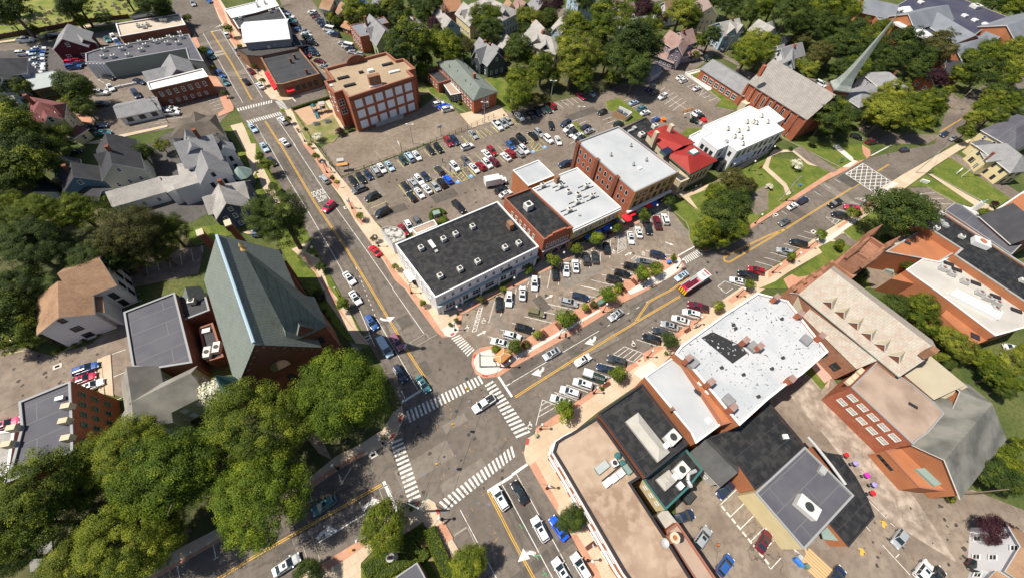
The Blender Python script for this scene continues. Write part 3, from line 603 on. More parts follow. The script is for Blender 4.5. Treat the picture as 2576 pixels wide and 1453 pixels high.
e, P = flat('black_roof_annex', 'low annex with black flat roof and roof ducts behind the red roofed library', 'building', '20 1110,1300 1350,1185 1480,1330 1600,1450 1370,1600 1230,1420', 4.5, BRICKB, R_BLACK, TRIMD, .2, .2)
units(e, '20 1430,1290 1295,1375', 4.3, (1.8, 1.5, 1.2), .5)
boxes(e, '20 1235,1280', 4.3, (1.2, 1.2, .8), .5, 'roof_duct', METAL); boxes(e, '20 1195,1310', 4.3, (2.2, .7, .7), .5, 'roof_duct', METAL)
# library with red hip roof
e = empty('library', (56, 92, 0), 'classical tan stone library with a red hipped metal roof', 'building')
ev = W('21 1555,95 1770,-10 2040,160 1790,285', 7.0); rd = W('21 1770,120 1850,90', 9.6)
b = MB(); b.prism(ev, 0, 7.0); b.build('wall', STONE, e)
oev = inset(ev, -.6) 
b = MB(); r = [(p.x, p.y, 9.6) for p in rd]; E4 = [(p.x, p.y, 7.1) for p in oev]
b.face([E4[0], E4[3], r[0]][::1]); b.face([E4[3], E4[2], r[1], r[0]]); b.face([E4[2], E4[1], r[1]]); b.face([E4[1], E4[0], r[0], r[1]]); b.build('roof', R_RED, e)
b = MB(); b.prism(oev, 6.7, 7.08, 0, 0, True); b.build('cornice', TRIMGR, e)
MB().prism(inset(ev, -.15), 5.2, 5.6).build('frieze', STONE, e)
wall_windows(e, ev[3], ev[2], [3.2], 5, 1.0, 2.6, 'ta', 1.2); wall_windows(e, ev[0], ev[3], [5.9], 9, .8, .7, 't', .6)
wall_windows(e, ev[0], ev[3], [3.0], 6, .9, 1.8, 't', 1)
for p in W('21 1830,75', 9.6): MB().box((p.x, p.y, 8.6), (3.0, 2.2, 1.0), math.radians(33), 0).build('skylight_curb', R_TEALD, e); MB().box((p.x, p.y, 9.6), (2.2, 1.5, .2), math.radians(33), 0).build('skylight', GLASSB, e)
rw = W('20 1370,1340 1545,1270 1830,1440 21 1560,100', 7.0); b = MB(); b.prism(rw, 0, 7.0); b.build('rear_wall', STONE, e)
ro = inset(rw, -.4); ra, rb_ = W('20 1500,1325 21 1720,20', 9.3); q = [(p.x, p.y, 7.1) for p in ro]; b = MB()
A_, B_ = (ra.x, ra.y, 9.3), (rb_.x, rb_.y, 9.3); b.face([q[0], q[3], B_, A_]); b.face([q[1], A_, B_, q[2]][::-1]); b.face([q[1], q[0], A_]); b.build('rear_roof', R_RED, e)
for p in W('21 1570,45', 9): MB().box((p.x, p.y, 7.4), (3.4, 2.4, .9), math.radians(33), 0, 1).build('skylight_curb', [R_TEALD, SOLAR], e)
for s in ('20 1460,1330', '20 1610,1260'):
    for p in W(s, 10.5): MB().box((p.x, p.y, 6), (1.1, 1.3, 4.6), .5).build('chimney', STONE, e)
pv = W('21 1590,330 1640,310 1780,340 1690,370', 5.0)
e2, P2 = flat('', '', '', '21 1570,290 1650,255 1790,345 1700,385', 5.2, STONE, R_BLACK2, STONE, .3, .4, parent=e)
wall_windows(e, P2[0], P2[3], [2.7], 1, 1.0, 2.2, 't', .5); wall_windows(e, P2[3], P2[2], [2.7], 1, 1.2, 2.0, 'd', .5)
b = MB()
for i in range(4):
    for p in W('21 1700,510', 0): b.box((p.x, p.y, 0), (3.0-.2*i, 1.8-.4*i, .17*(i+1)), math.radians(33))
b.build('entrance_steps', STONE, e)
# white office
e, P = flat('white_office_building', 'two storey white office building with bright white roof and many roof units', 'building',
  '20 1925,1270 2390,1068 2480,1110 30 0,1068 165,1200 80,1243 165,1310 21 2265,72 2180,8 2070,58 20 1910,1385 2005,1335', 8.0, WHITEW, R_BRIGHT, TRIM, .15, .25,
  wins=((6, 8, [6.0, 2.4], 1.1, 2.0, 'd', .8), (4, 1, [6, 2.4], 1, 2, 'd', .6), (8, 1, [6.0, 2.4], 1.3, 2.2, 'd', .6), (9, 3, [5.8], 1.2, 1.4, 'd', .6), (7, 1, [6.0], 1.0, 1.4, 'd', .3)))
units(e, '20 2355,1240 2450,1250 2160,1310 2270,1330 2360,1310 2420,1240 2500,1180 2560,1240 2230,1385 2300,1395 2310,1460', 7.9, (1.1, 1.0, .9), .5)
boxes(e, '20 2165,1410', 7.9, (1, 1, .8), .5, 'roof_vent', METAL)
e2, P2 = flat('', '', '', '20 1785,1370 1900,1310 2010,1330 1960,1452 1860,1480', 4.6, WHITEW, R_BRIGHT, TRIM, .4, .25, parent=e)
b = MB()
p, = W('21 2120,150', 3.5); b.box((p.x, p.y, 0), (3.6, 3.0, 3.5), math.radians(33), 0, 0); b.build('entrance_porch', TRIMD, e)
p, = W('21 2290,130', 3.5); MB().box((p.x+1, p.y, 3.2), (10, 1.8, .3), math.radians(32)).build('canopy', WHITEW, e)
# right church (brick, grey roof) and hall
e = empty('brick_church', (104, 124, 0), 'large red brick church with grey slate roof and tall pale green spire', 'church')
wb, rb = MB(), MB(); ea, eb = W('30 400,1190 20 2395,825', 9.0); n_ = Vector((.866, .5)); hw = 8.0
wing(e, wb, rb, ea+n_*hw, eb+n_*hw, 15.2, 2*hw, 9.0, oh=.4, trim=True)
wb.build('wall', BRICK, e); rb.build('roof', [R_TILE, TRIMG], e)
wall_windows(e, eb, ea, [5.6], 8, .75, 3.8, 'wa', 1.5); wall_windows(e, eb, ea, [1.3], 8, 1.0, 1.2, 'w', 1.5)
for i in range(9): p = eb+(ea-eb)*(i/8)-n_*.15; MB().box((p.x, p.y, 0), (.7, .6, 8.2), math.radians(-60)).build('buttress', BRICK, e)
tc = Vector((130.6, 134.8)); ta = math.radians(-13)
MB().box((tc.x, tc.y, 0), (5.4, 5.4, 9.2), ta).build('tower', BRICK, e)
b = MB(); b.box((tc.x, tc.y, 9.2), (6.0, 6.0, .4), ta); i0 = len(b.v)
prof = [(6.0, 9.6), (4.2, 11), (3.0, 13.5), (2.2, 17), (1.3, 23), (.45, 30), (.12, 34)]; 
for r_, z_ in prof:
    for k in range(4): a = ta+math.pi/4+k*math.pi/2; b.v.append((tc.x-(z_-9.6)*.12+r_/2**.5*math.cos(a), tc.y-(z_-9.6)*.12+r_/2**.5*math.sin(a), z_))
for j in range(len(prof)-1):
    for k in range(4): b.f.append((i0+j*4+k, i0+j*4+(k+1) % 4, i0+j*4+4+(k+1) % 4, i0+j*4+4+k)); b.m.append(0)
SP_I = (i0, len(prof)); SPB = b
for k in range(SP_I[0], len(b.v)):                                    # the spire stands straight above its tower
    x, y, z = b.v[k]; b.v[k] = (x+(z-9.6)*.12, y+(z-9.6)*.12, z)
b.build('spire', R_SPIRE, e)
for k in range(4):
    a = ta+math.pi/2*k-math.pi/2; c = tc+Vector((math.cos(a), math.sin(a)))*2.71; u = Vector((-math.sin(a), math.cos(a)))
    wall_windows(e, c-u*2.6, c+u*2.6, [4.5], 1, 2.4, 5.0, 'wa', .3)
boxes(e, '20 2545,660', 13.0, (1.2, 1.2, 3.5), .5, 'chimney', BRICK)
b = MB(); pe = eb+(ea-eb)*.13-n_*1.2; b.box((pe.x, pe.y, 0), (2.4, 2.4, 3.2), math.radians(-60)); b.build('porch', STONE, e)
e = empty('church_hall', (93, 146, 0), 'long low brick hall with a plain grey gabled roof beside the brick church', 'hall')
wb, rb = MB(), MB(); ea, eb = W('20 2335,965 1905,690', 4.2); n_ = Vector((-(eb-ea).y, (eb-ea).x)).normalized()*-1
wing(e, wb, rb, ea+n_*5.5, eb+n_*5.5, 6.4, 11, 4.2, oh=.3, trim=True); wb.build('wall', BRICK, e); rb.build('roof', [R_GREY, TRIMG], e)
wall_windows(e, eb, ea, [1.9], 6, 1.9, 1.9, 'w', 2.0)
# school
e, P = flat('school_building', 'three storey red brick school with tall white gridded windows and gravel roof', 'school',
  '10 690,690 1310,525 1410,605 1485,590 1605,690 1530,715 1590,770 930,985 870,910 785,940 685,820 770,800', 11.8, BRICK, R_TAN, TRIMB, .7, .45,
  wins=((6, 6, [2.2, 5.7, 9.1], 2.5, 2.5, 'b', .9), (8, 1, [5.5, 8.4], 1.9, 2.0, 'w', .3), (9, 2, [5.6, 8.6], 1.2, 1.6, 'w', .4)))
MB().prism([P[7]+(P[6]-P[7]).normalized()*.3+Vector((.05, -.12)), P[6]+Vector((.0, -.12)), P[6], P[7]], 10.7, 10.95).build('brick_band', BRICKD, e)
p, = W('10 1180,750', 14.4); MB().box((p.x, p.y, 10.9), (3.6, 1.6, 3.3), math.radians(28), 0).build('penthouse', BRICKB, e); MB().box((p.x+.3, p.y-.9, 11.1), (4.0, .5, .5), math.radians(28)).build('duct', TRIM, e)
boxes(e, '10 875,775 940,850 1320,640', 11.1, (3.6, .9, .5), math.radians(30), 'skylight', TRIMD, zb=11.1)
boxes(e, '10 1055,720', 11.1, (1.4, .9, .5), math.radians(30), 'roof_hatch', TRIMD, zb=11.1); boxes(e, '10 1390,715', 11.1, (3.6, .9, .45), math.radians(30), 'skylight', TRIM, zb=11.1)
boxes(e, '10 1150,700', 11.1, (1.8, 1.2, .7), math.radians(30), 'vent_housing', TRIM, zb=11.1); boxes(e, '10 750,860', 11.1, (1.2, .8, .3), .5, 'roof_hatch', TRIM, zb=11.1)
pg = W('10 905,640 1110,590', 12); b = MB(); u = (pg[1]-pg[0]); 
cv = [(pg[0]+u*t, 11.6+2.1*math.sin(math.pi*min(1, max(0, t)))**.6) for t in [i/8 for i in range(9)]]
nr = Vector((-u.y, u.x)).normalized()*.5
for i in range(8):
    (p1, z1), (p2, z2) = cv[i], cv[i+1]; b.face([(p1.x, p1.y, 11), (p2.x, p2.y, 11), (p2.x, p2.y, z2), (p1.x, p1.y, z1)]); p3, p4 = p1+nr, p2+nr
    b.face([(p1.x, p1.y, z1), (p2.x, p2.y, z2), (p4.x, p4.y, z2), (p3.x, p3.y, z1)]); b.face([(p4.x, p4.y, 11), (p3.x, p3.y, 11), (p3.x, p3.y, z1), (p4.x, p4.y, z2)])
b.build('curved_gable', BRICKD, e)
b = MB(); rr = W('10 1210,1285 1490,1195 1480,1150 1200,1240', 0); b.prism(rr, 0, 1.0); b.build('entrance_ramp', CONC, e)
rt = MB()
for i in range(15):
    p = rr[0]+(rr[1]-rr[0])*(i/14); rt.tube((p.x, p.y, 0.9), (p.x, p.y, 2.0), .03, .03, 4)
rt.tube((rr[0].x, rr[0].y, 2), (rr[1].x, rr[1].y, 2), .04, .04, 4); rt.build('railing', METAL, e)
# teal roofed building + annex
e = empty('hip_roofed_brick_building', (-8, 137, 0), 'long two storey brick building with a green shingled hip roof', 'building')
c4 = W('10 1812,625 2030,572 2440,925 2188,1014', 5.3); b = MB(); b.prism(inset(c4, .4), 0, 5.2); b.build('wall', BRICK, e)
r1, r2 = W('10 2010,610 2255,880', 7.6); q = [(p.x, p.y, 5.25) for p in c4]; A_, B_ = (r1.x, r1.y, 7.6), (r2.x, r2.y, 7.6)
b = MB(); b.face([q[0], q[3], B_, A_]); b.face([q[3], q[2], B_]); b.face([q[2], q[1], A_, B_]); b.face([q[1], q[0], A_]); b.face([(x, y, 5.1) for x, y, z in q]); 
for i in range(4): j = (i+1) % 4; b.face([q[i], q[j], (q[j][0], q[j][1], 5.1), (q[i][0], q[i][1], 5.1)])
b.build('roof', R_TEAL, e); ci = inset(c4, .4)
wall_windows(e, ci[0], ci[3], [4.0, 1.6], 12, 1.0, 1.3, 'w', 1); wall_windows(e, ci[3], ci[2], [4.0, 1.6], 2, 1.0, 1.3, 'w', 3)
boxes(e, '10 2195,740', 7.3, (1.0, 1.0, 1.4), .5, 'chimney', BRICKB)
for p in W('10 2085,625 1945,670 2030,725 2140,685 2275,880 2110,820 2160,860', 6.6): MB().tube((p.x, p.y, 6), (p.x, p.y, 7.2), .12, .12, 6).build('roof_vent', DARKM, e)
e, P = flat('brick_annex', 'low flat roofed brick annex in front of the green roofed building', 'building', '10 1707,715 1825,685 1955,805 1835,840', 3.8, BRICK, R_BLACK2, TRIMB, .4, .3, wins=((3, 4, [2.0], .8, 1.2, 'w'),))
e2, P2 = flat('', '', '', '10 1885,850 1965,835 2060,940 1960,960', 2.9, TRIMD, R_TAUPE, TRIM, .1, .2, parent=e); wall_windows(e, P2[3], P2[2], [1.5], 3, .9, 1.8, 'w', .2)
e, P = flat('corner_shop', 'single storey brown brick corner shop with dark roof and red awnings', 'shop', '10 40,570 440,495 640,745 265,850 200,850', 4.6, BRICKB, R_BLACK2, BRICKB, .4, .4, wins=((2, 5, [2.2], 1.2, 1.4, 'd', 1.2),))
for k in range(5):
    A = P[0]+(P[4]-P[0])*(.35+.12*k); B = P[0]+(P[4]-P[0])*(.45+.12*k); awning('awning', '', A, B, 1.3, 3.0, 2.3, REDC)
A = P[3]+(P[2]-P[3])*.03; B = P[3]+(P[2]-P[3])*.22; awning('awning', '', A, B, 1.3, 3.0, 2.3, REDC)
boxes(e, '10 380,550 500,700 340,590', 4.3, (.7, .7, 1.5), .5, 'chimney', BRICKD)
e, P = flat('black_roof_shop', 'long shop with ribbed black roof next to the corner shop', 'shop', '10 -200,490 330,400 430,490 40,570 00 2480,560', 5.0, BRICKB, mat('ribbed_black_roof', (.05, .045, .045), .7, seams=(-30, 40, .9, .12, 1, (.13, .12, .11))), TRIMD, .3, .3)
units(e, '10 135,485 210,470', 4.8, (1, 1, .9), .5)
e = house('white_roofed_block', 'three storey grey block with a shallow white roof on the main street', 'building', [('10 -140,260 300,225', 9.5, 15, 7.5, 'g')], GREYC, R_BRIGHT, (1, 1.4, 'w', 4))
e, P = flat('long_white_roofed_shop', 'long flat shop with bright white roof at the top of the main street', 'shop', '00 2260,95 2576,20 10 0,0 150,-60 230,60 0,130 00 2330,185', 5.0, BRICKD, R_BRIGHT, TRIM, .2, .3)
units(e, '10 20,70 95,40', 4.9, (1, 1, .8))
e, P = flat('dark_roof_shop', 'low shop with dark flat roof between two white roofed blocks', 'shop', '00 2340,195 10 20,130 230,70 300,180 310,210 00 2400,290', 4.6, BRICKD, R_BLACK2, TRIM, .3, .3)
units(e, '10 150,130 220,110 -150,200', 4.3, (1, 1, .8))
e, P = flat('small_dark_roof_annex', 'small dark roofed annex beside the car park behind the shops', 'building', '10 320,330 400,350 470,460 400,470 340,400', 3.2, BRICKD, R_BLACK2, TRIM, .2, .2)
# block west of the main street
e, P = flat('long_brick_shop', 'long single storey brick shop with cream flat roof by the cemetery road', 'shop', '00 1165,242 1800,140 1868,250 1205,370', 4.2, BRICKD, R_CREAM, TRIM, .35, .3, wins=((2, 8, [2.0], 1.2, 1.2, 'd', 2),))
units(e, '00 1630,215 1670,215 1400,275 1495,265 1455,285', 3.9, (1.1, 1.1, .9), .4)
e, P = flat('dark_shed', 'low dark roofed shed at the edge of the cemetery', 'shed', '00 1310,160 1740,85 1760,120 1340,195', 3.2, BROWNW, R_BLACK2, TRIMD, .1, .2)
e, P = flat('warehouse', 'long warehouse with dark cluttered roof and sloping green grey panels', 'building', '00 860,540 1040,480 1900,345 2050,620 1900,600 1870,490 1040,635 865,630', 5.2, mat('green_grey_panel', (.25, .28, .25), .8), R_BLUE, TRIMG, .25, .3)
units(e, '00 1060,520 1235,510 1300,475 1420,440 1470,470 1540,425 1430,520 1710,390 1640,420 1820,350 1690,450 1800,450 1050,590 1150,585 1300,575 1840,390 1580,440 1750,400', 4.9, (1.2, 1.1, .9), .5)
for k in range(6): p = P[7].lerp(P[6], k/5)+Vector((.1, -.12)); MB().box((p.x, p.y, 0), (.7, .3, 5.0), .5).build('rib', WHITEW, e)
house('grey_gabled_shop', 'grey gabled house shaped shop behind the brick parapet building', 'building', [('00 1710,550 1770,690', 6.8, 8, 4.0), ('00 1440,720 1700,660', 5.0, 7, 3.4)], LILAC, R_GREY, (1, 1.2, 'd', 3))
e, P = flat('parapet_brick_building', 'narrow two storey dark brick building with white roof on the main street', 'building', '00 1478,832 2040,692 2095,772 1510,908', 6.2, BRICKD, R_BRIGHT, TRIM, .3, .3, wins=((2, 7, [4.4], .9, 1.5, 'w', 1), (2, 6, [1.6], .8, 1.1, 'w', 2)))
house('white_ranch_building', 'low white building with grey shingled roof in the car park', 'building', [('00 1150,1070 1560,985', 4.3, 7.5, 2.9)], WHITEW, R_GREY, (1.6, 1.2, 'd', 3.5))
house('maroon_house', 'maroon boarded house with steep grey roof and a balcony', 'house', [('00 680,245 625,385', 7.4, 9.5, 4.4, 'g'), ('00 760,330 830,390', 6.0, 4.5, 4.2)], MAROON, R_GREY, (1.4, 1.5, 'w', 4), chim=())
e, P = flat('metal_roof_garage', 'brown garage with pale grey metal roof between trees', 'garage', '00 240,765 555,710 640,848 335,910', 3.8, BROWNW, R_METAL, TRIMG, .05, .1, wins=((2, 5, [1.8], 1.4, 1.8, 'd', 1),))
e = house('red_roofed_villa', 'cream villa with maroon hipped roof and white dormers', 'house', [('00 440,1110 470,1160', 9.9, 3.4, 8.4, 'g', {'z0': 7}), ('00 620,1260 720,1290', 4.0, 4, 3.0, 'h')], CREAM, R_MAR, chim=(('00 250,960', 10, 1.5),))
hip_poly(e, '00 270,1250 300,975 670,1040 650,1190', 7.2, '00 390,1030 530,1060', 10.6, CREAM, R_MAR)
house('dark_roofed_house', 'dark roofed house at the left picture edge by the parked white cars', 'house', [('00 -200,620 -20,590', 8.5, 9, 5.5, 'h'), ('00 -30,740 20,780', 7, 5, 5)], LILAC, R_DARK, chim=())
house('pale_small_house', 'small pale house with white trimmed roof at the left picture edge', 'house', [('00 -40,1000 110,965', 6.5, 7, 4.5)], LBLUE, R_LGREY)
BRS = mat('brown_grey_shingles', (.1, .083, .068), .95, (.15, .125, .1), .4)
e = house('brown_roofed_big_house', 'large house with low brown grey roof beside the crosswalk', 'house', [('00 1950,1130 1965,1230', 8.0, 3.6, 6.5), ('00 2080,1300 2160,1330', 6.6, 4, 5)], CREAMG, BRS)
hip_poly(e, '00 1710,1390 1800,1195 2170,1150 2270,1370', 5.6, '00 1860,1240 2110,1215', 8.2, CREAMG, BRS)
# Victorian complex
def zc(s): return '@'+' '.join('%f,%f' % ((300+float(p.split(',')[0])*.23403)*.83854, (380+float(p.split(',')[1])*.23403)*.83854) for p in s.split())
e = house('large_victorian_house', 'large white victorian house with mottled grey roofs and many gables', 'house', [
  (zc('960,200 1420,100'), 11, 10.5, 7.2), (zc('1130,130 1172,232'), 10.8, 7.5, 7.4), (zc('1300,310 1385,520'), 9.6, 7.2, 6.2), (zc('1090,40 1100,110'), 11, 4, 8), (zc('1550,180 1580,250'), 8.4, 3.4, 7)], WHITEW, R_GREY, (.9, 1.5, 'd', 3.0), chim=((zc('1200,40'), 11, 2.2),))
MB().prism(W(zc('980,480 1320,430 1330,700 960,810 880,640 1010,620'), 5.6), 0, 5.6, 0, 1).build('flat_wing', [WHITEW, R_LGREY], e)
for p in W(zc('1165,540 1245,515'), 5.7): MB().box((p.x, p.y, 5.5), (.9, 1.7, .3), .4).build('skylight', TRIMD, e)
MB().prism(W(zc('740,640 880,640 970,800 860,850'), 4.6), 0, 4.6, 0, 1).build('link_wing', [WHITEW, R_LGREY], e)
b = MB(); q = W(zc('1000,820 1340,740 1380,780 1110,870'), 3.2); b.prism(q, 3.0, 3.2, 0, 0, True)
for i in range(14): p = q[3]+(q[2]-q[3])*(i/13); b.tube((p.x, p.y, 3.2), (p.x, p.y, 4.1), .04, .04, 4)
b.tube((q[3].x, q[3].y, 4.1), (q[2].x, q[2].y, 4.1), .05, .05, 4); b.build('balcony', NAVY, e)
tp, = W(zc('1795,560'), 5.0); b = MB(); b.lathe((tp.x, tp.y, 0), [(2.2, 0), (2.2, 4)], 8); b.build('turret', DGREY, e); MB().lathe((tp.x, tp.y, 0), [(2.7, 3.9), (.1, 6.2)], 8).build('turret_roof', R_GREEN, e)
house('carriage_house', 'long white carriage house with stained pale roof', 'outbuilding', [(zc('90,830 735,650'), 5.2, 7.6, 3.6, 'g', {'wl': 1.2})], WHITEW, R_LGREY, (.9, 1.2, 'w', 3.2))
house('navy_house', 'navy blue clapboard house with weathered grey gabled roofs', 'house', [(zc('1520,745 1610,970'), 8.8, 7.4, 5.6), (zc('1330,900 1560,850'), 7.4, 6.6, 5.0), (zc('1560,740 1830,700'), 7.8, 6.6, 5.2)], NAVY, R_LGREY, (.95, 1.4, 'w', 2.4), chim=((zc('1530,690'), 8, 1.6),))
house('cream_gable_house', 'tall pale cream house with charcoal gabled roof', 'house', [(zc('75,90 150,460'), 10.4, 8.6, 7.0), (zc('-60,350 110,310'), 9.6, 6, 7)], CREAMG, R_DARK, (.9, 1.3, 'w', 2.8), chim=((zc('80,255'), 10, 1.5),))
house('blue_house', 'small blue house with charcoal roof and white gable edges', 'house', [('01 715,190 735,318', 7.8, 8.4, 4.8), ('01 570,240 710,205', 7.4, 6.5, 4.8), ('01 590,115 600,215', 6.8, 5, 4.6), ('01 820,420 1000,460', 4.2, 4, 3)], BLUEC, R_DARK, (.9, 1.3, 'w', 2.6), chim=(('01 640,215', 7.5, 1),))
house('white_cottage', 'white walled cottage half hidden by trees at the left', 'house', [('01 150,270 330,470', 6, 6, 3.8)], WHITEW, R_DARK)
# left church (teal roof)
e = empty('green_roofed_church', (-45, 42, 0), 'large dark brick church with green grey shingled roof and broad pyramid spire', 'church')
wb, rb = MB(), MB(); r1, r2 = W('@546,592 @639,862'.replace(' @', ' '), 20.0)
wing(e, wb, rb, r1, r2, 20.0, 14.6, 10.5, oh=.35, trim=False); wb.build('wall', BRICKD, e); rb.build('roof', R_TEAL, e)
b = MB(); b.tube((r1.x, r1.y, 20.05), (r2.x, r2.y, 20.05), .28, .28, 6); b.build('ridge_cap', LBLUE, e)
u = (r2-r1).normalized(); n_ = Vector((-u.y, u.x)); F0 = r2; A = F0-n_*7.3; B = F0+n_*7.3
wall_windows(e, A, B, [10.5], 1, 3.4, 3.4, 'da', 5.4, name='rose_window'); wall_windows(e, A, B, [4.5], 3, 1.2, 3.2, 'da', 1.5)
for k in range(12): s_ = .08+.84*k/11; p = A+(B-A)*s_+u*.12; zz = 20-9.5*abs(s_-.5)*2-1.0; MB().box((p.x, p.y, zz-.5), (.5, .25, .5), math.atan2(n_.y, n_.x)).build('corbel', SAND, e)
tc = Vector((-34.6, 37.2)); ta = math.atan2(u.y, u.x)
MB().box((tc.x, tc.y, 0), (6.6, 6.6, 13.5), ta).build('tower', BRICKD, e)
b = MB(); b.box((tc.x, tc.y, 13.5), (7.4, 7.4, .25), ta)
c4 = [(tc.x+7.4/2**.5*math.cos(ta+math.pi/4+k*math.pi/2), tc.y+7.4/2**.5*math.sin(ta+math.pi/4+k*math.pi/2), 13.75) for k in range(4)]
c5 = [(tc.x+5.4/2**.5*math.cos(ta+math.pi/4+k*math.pi/2), tc.y+5.4/2**.5*math.sin(ta+math.pi/4+k*math.pi/2), 16.4) for k in range(4)]
for k in range(4): j = (k+1) % 4; b.face([c4[k], c4[j], c5[j], c5[k]]); b.face([c5[k], c5[j], (tc.x, tc.y, 35.4)])
b.build('spire', R_TEAL, e)
MB().lathe((tc.x, tc.y, 35), [(.3, -.3), (.5, .2), (.2, .6), (.35, 1.0), (.05, 1.6)], 8).build('finial', mat('gilded_finial', (.5, .35, .15), .4), e)
for k in range(4):
    a = ta+k*math.pi/2; d = Vector((math.cos(a), math.sin(a))); c = tc+d*3.31; v = Vector((-d.y, d.x)); wall_windows(e, c-v*3.2, c+v*3.2, [9.5], 2, 1.0, 2.6, 'da', .8)
    dm = MB(); dr = MB(); p1 = tc+d*3.6; p2 = tc+d*1.6; 
    if k in (0, 3):
        wing(e, dm, dr, p2, p1, 17.6, 2.6, 15.2, oh=.2, z0=13.6); dm.build('spire_dormer', BRICKD, e); dr.build('dormer_roof', R_TEAL, e)
fp = r2-n_*8.2-u*.5; MB().lathe((fp.x, fp.y, 0), [(1.8, 0), (1.8, 8.5)], 8).build('turret', BRICKD, e); MB().lathe((fp.x, fp.y, 0), [(2.4, 8.3), (.06, 15.5)], 8).build('turret_roof', R_TEALD, e)
for i in range(6): p = r1+u*((r2-r1).length*(i+.5)/6)+n_*7.5; MB().box((p.x, p.y, 0), (1.0, .9, 8.5), ta).build('buttress', BRICKD, e)
for p in W('01 2010,885 2290,790', 11): MB().box((p.x, p.y, 0), (1.7, 1.2, 10.8), ta).build('chimney', BRICKD, e); MB().box((p.x, p.y, 10.8), (2.0, 1.4, .3), ta).build('chimney_cap', STONE, e)
boxes(e, '12 375,490', 11.0, (1.3, 1.0, .9), ta, 'roof_housing', METAL)
# church annex and white parsonage
e, P = flat('parish_building', 'brick parish building with a wide grey flat roof beside the green roofed church', 'building', '02 1245,235 1758,37 1935,740 1560,800 1335,785', 6.5, BRICKD, R_BLUE, TRIMG, .25, .3)
e2, P2 = flat('', '', '', '02 1770,85 2060,30 2110,215 1835,320', 5.2, BRICKD, R_BLACK2, TRIMG, .3, .3, parent=e)
units(e, '02 1950,140', 5.0, (1.3, 1.3, 1.1), .2); boxes(e, '02 1805,265', 5, (.8, .8, .8), 0, 'roof_vent', METAL)
e2, P2 = flat('', '', '', '02 2000,390 2140,340 2250,680 2080,730', 3.4, BRICKD, R_BLACK2, TRIMB, .2, .3, parent=e)
units(e, '02 2110,655 2205,605', 3.3, (1.3, 2.4, 1.1), .2); boxes(e, '02 2070,415', 3.2, (1.5, 1.0, .5), .3, 'skylight', TRIM)
p, = W('02 1920,30', 6.8); MB().lathe((p.x, p.y, 0), [(2.6, 5.2), (.1, 8.5)], 4).build('pyramid_roof', R_TEAL, e)
PAR = house('white_parsonage', 'white three storey building with stained brown roof standing in the car park', 'house', [
  ('01 600,1290 975,1150', 10.4, 10.6, 7.2), ('02 580,-60 590,270', 9.2, 9.8, 7.0, 'g', {'win': (1.6, 1.4, 'd', 5), 'wl': 3.8})], WHITEW, R_BROWN, (1.2, 2.0, 'd', 3.2))
e, P = flat('brick_apartment_block', 'dark red brick apartment block with slate grey flat roof and tan chimneys', 'building', '02 190,1135 710,925 735,1440 03 735,175 70,495 02 215,1400', 11.0, BRICK, R_BLUE, TRIMG, .25, .3, wins=((1, 4, [8.8, 6.2, 3.2], .95, 1.4, 'g', 1.0), (2, 3, [8.8, 6.2, 3.2], .95, 1.4, 'g', 1.0)))
boxes(e, '02 650,1170 625,1320 03 650,35 02 100,1390 03 50,100', 10.8, (1.3, .9, 1.3), .2, 'chimney', STONE)
boxes(e, '02 590,1095', 10.8, (1.2, .7, .6), .3, 'roof_hatch', METAL)
e, P = flat('lilac_side_building', 'pale lilac building at the left picture edge joined to the brick block', 'building', '02 -80,1440 150,1420 03 70,495 60,420 -100,430', 9.5, LILAC, R_LGREY, TRIM, .2, .3, wins=((2, 2, [7.5, 4.5], 1, 1.4, 'w'),))
house('cross_gabled_house', 'tall house with weathered grey cross gabled roof beside the church', 'house', [
  ('02 1325,1135 1890,860', 10.0, 6.0, 7.0), ('02 1275,800 1325,1140', 10.0, 5.4, 7.0), ('02 1325,1135 1345,1380', 10, 6.6, 7.0)], PALEG, mat('tan_grey_shingles', (.3, .285, .25), .95, (.2, .19, .165), .35, 5), (1.0, 1.6, 'b', 2.8))
# ---------------------------------------------------------------- south of the avenue
e, P = flat('corner_commercial_building', 'long corner building with stained pink tan roof, white cornice and brick piers', 'building',
  '22 610,1440 850,1290 23 980,0 1290,440 1195,500 1545,1040 1830,1500 2050,1900 1500,1900 1130,1400 525,360 415,180 445,80 520,30', 7.6, BRICKO, R_PINK, TRIMD, .3, .35,
  wins=())
n = len(P)
for i in (9, 10):
    A, B = P[i], P[i+1]
    if not outward(P): A, B = B, A
    k = int((A-B).length/3.2); wall_windows(e, A, B, [5.6], k, 1.5, 1.6, 'w', .5); wall_windows(e, A, B, [1.8], k, 2.2, 2.2, 'w', .6, name='shop_window')
for i in (8, 9, 10, 11, 12, 13):
    A, B = P[i], P[(i+1) % n]; d = (B-A).normalized(); q = Vector((-d.y, d.x)); 
    if outward(P): q = -q
    MB().prism([A+q*.03, B+q*.03, B+q*.28, A+q*.28], 6.6, 7.0, 0, 0, True).build('cornice', TRIM, e); MB().prism([A+q*.03, B+q*.03, B+q*.4, A+q*.4], 3.3, 3.6, 0, 0, True).build('shop_cornice', TRIM, e)
    for k in range(1, int((B-A).length/3.2)): p = A+d*(k*3.2)+q*.12; MB().box((p.x, p.y, 3.6), (.5, .25, 3.0), math.atan2(d.y, d.x)).build('white_pier', WHITEW, e)
p, = W('23 910,335', 7.9); MB().box((p.x, p.y, 7.3), (2.6, 1.3, .5), math.radians(32), 0, 1).build('skylight_curb', [TRIMT, R_METAL], e)
units(e, '23 1020,300', 7.3, (1.2, 1.2, .8), .4)
for p in W('23 1065,220 1115,295', 7.6): MB().lathe((p.x, p.y, 7.3), [(.6, 0), (.6, .5), (.35, .6), (.35, .9), (0, .95)], 10).build('exhaust_fan', TRIMT, e)
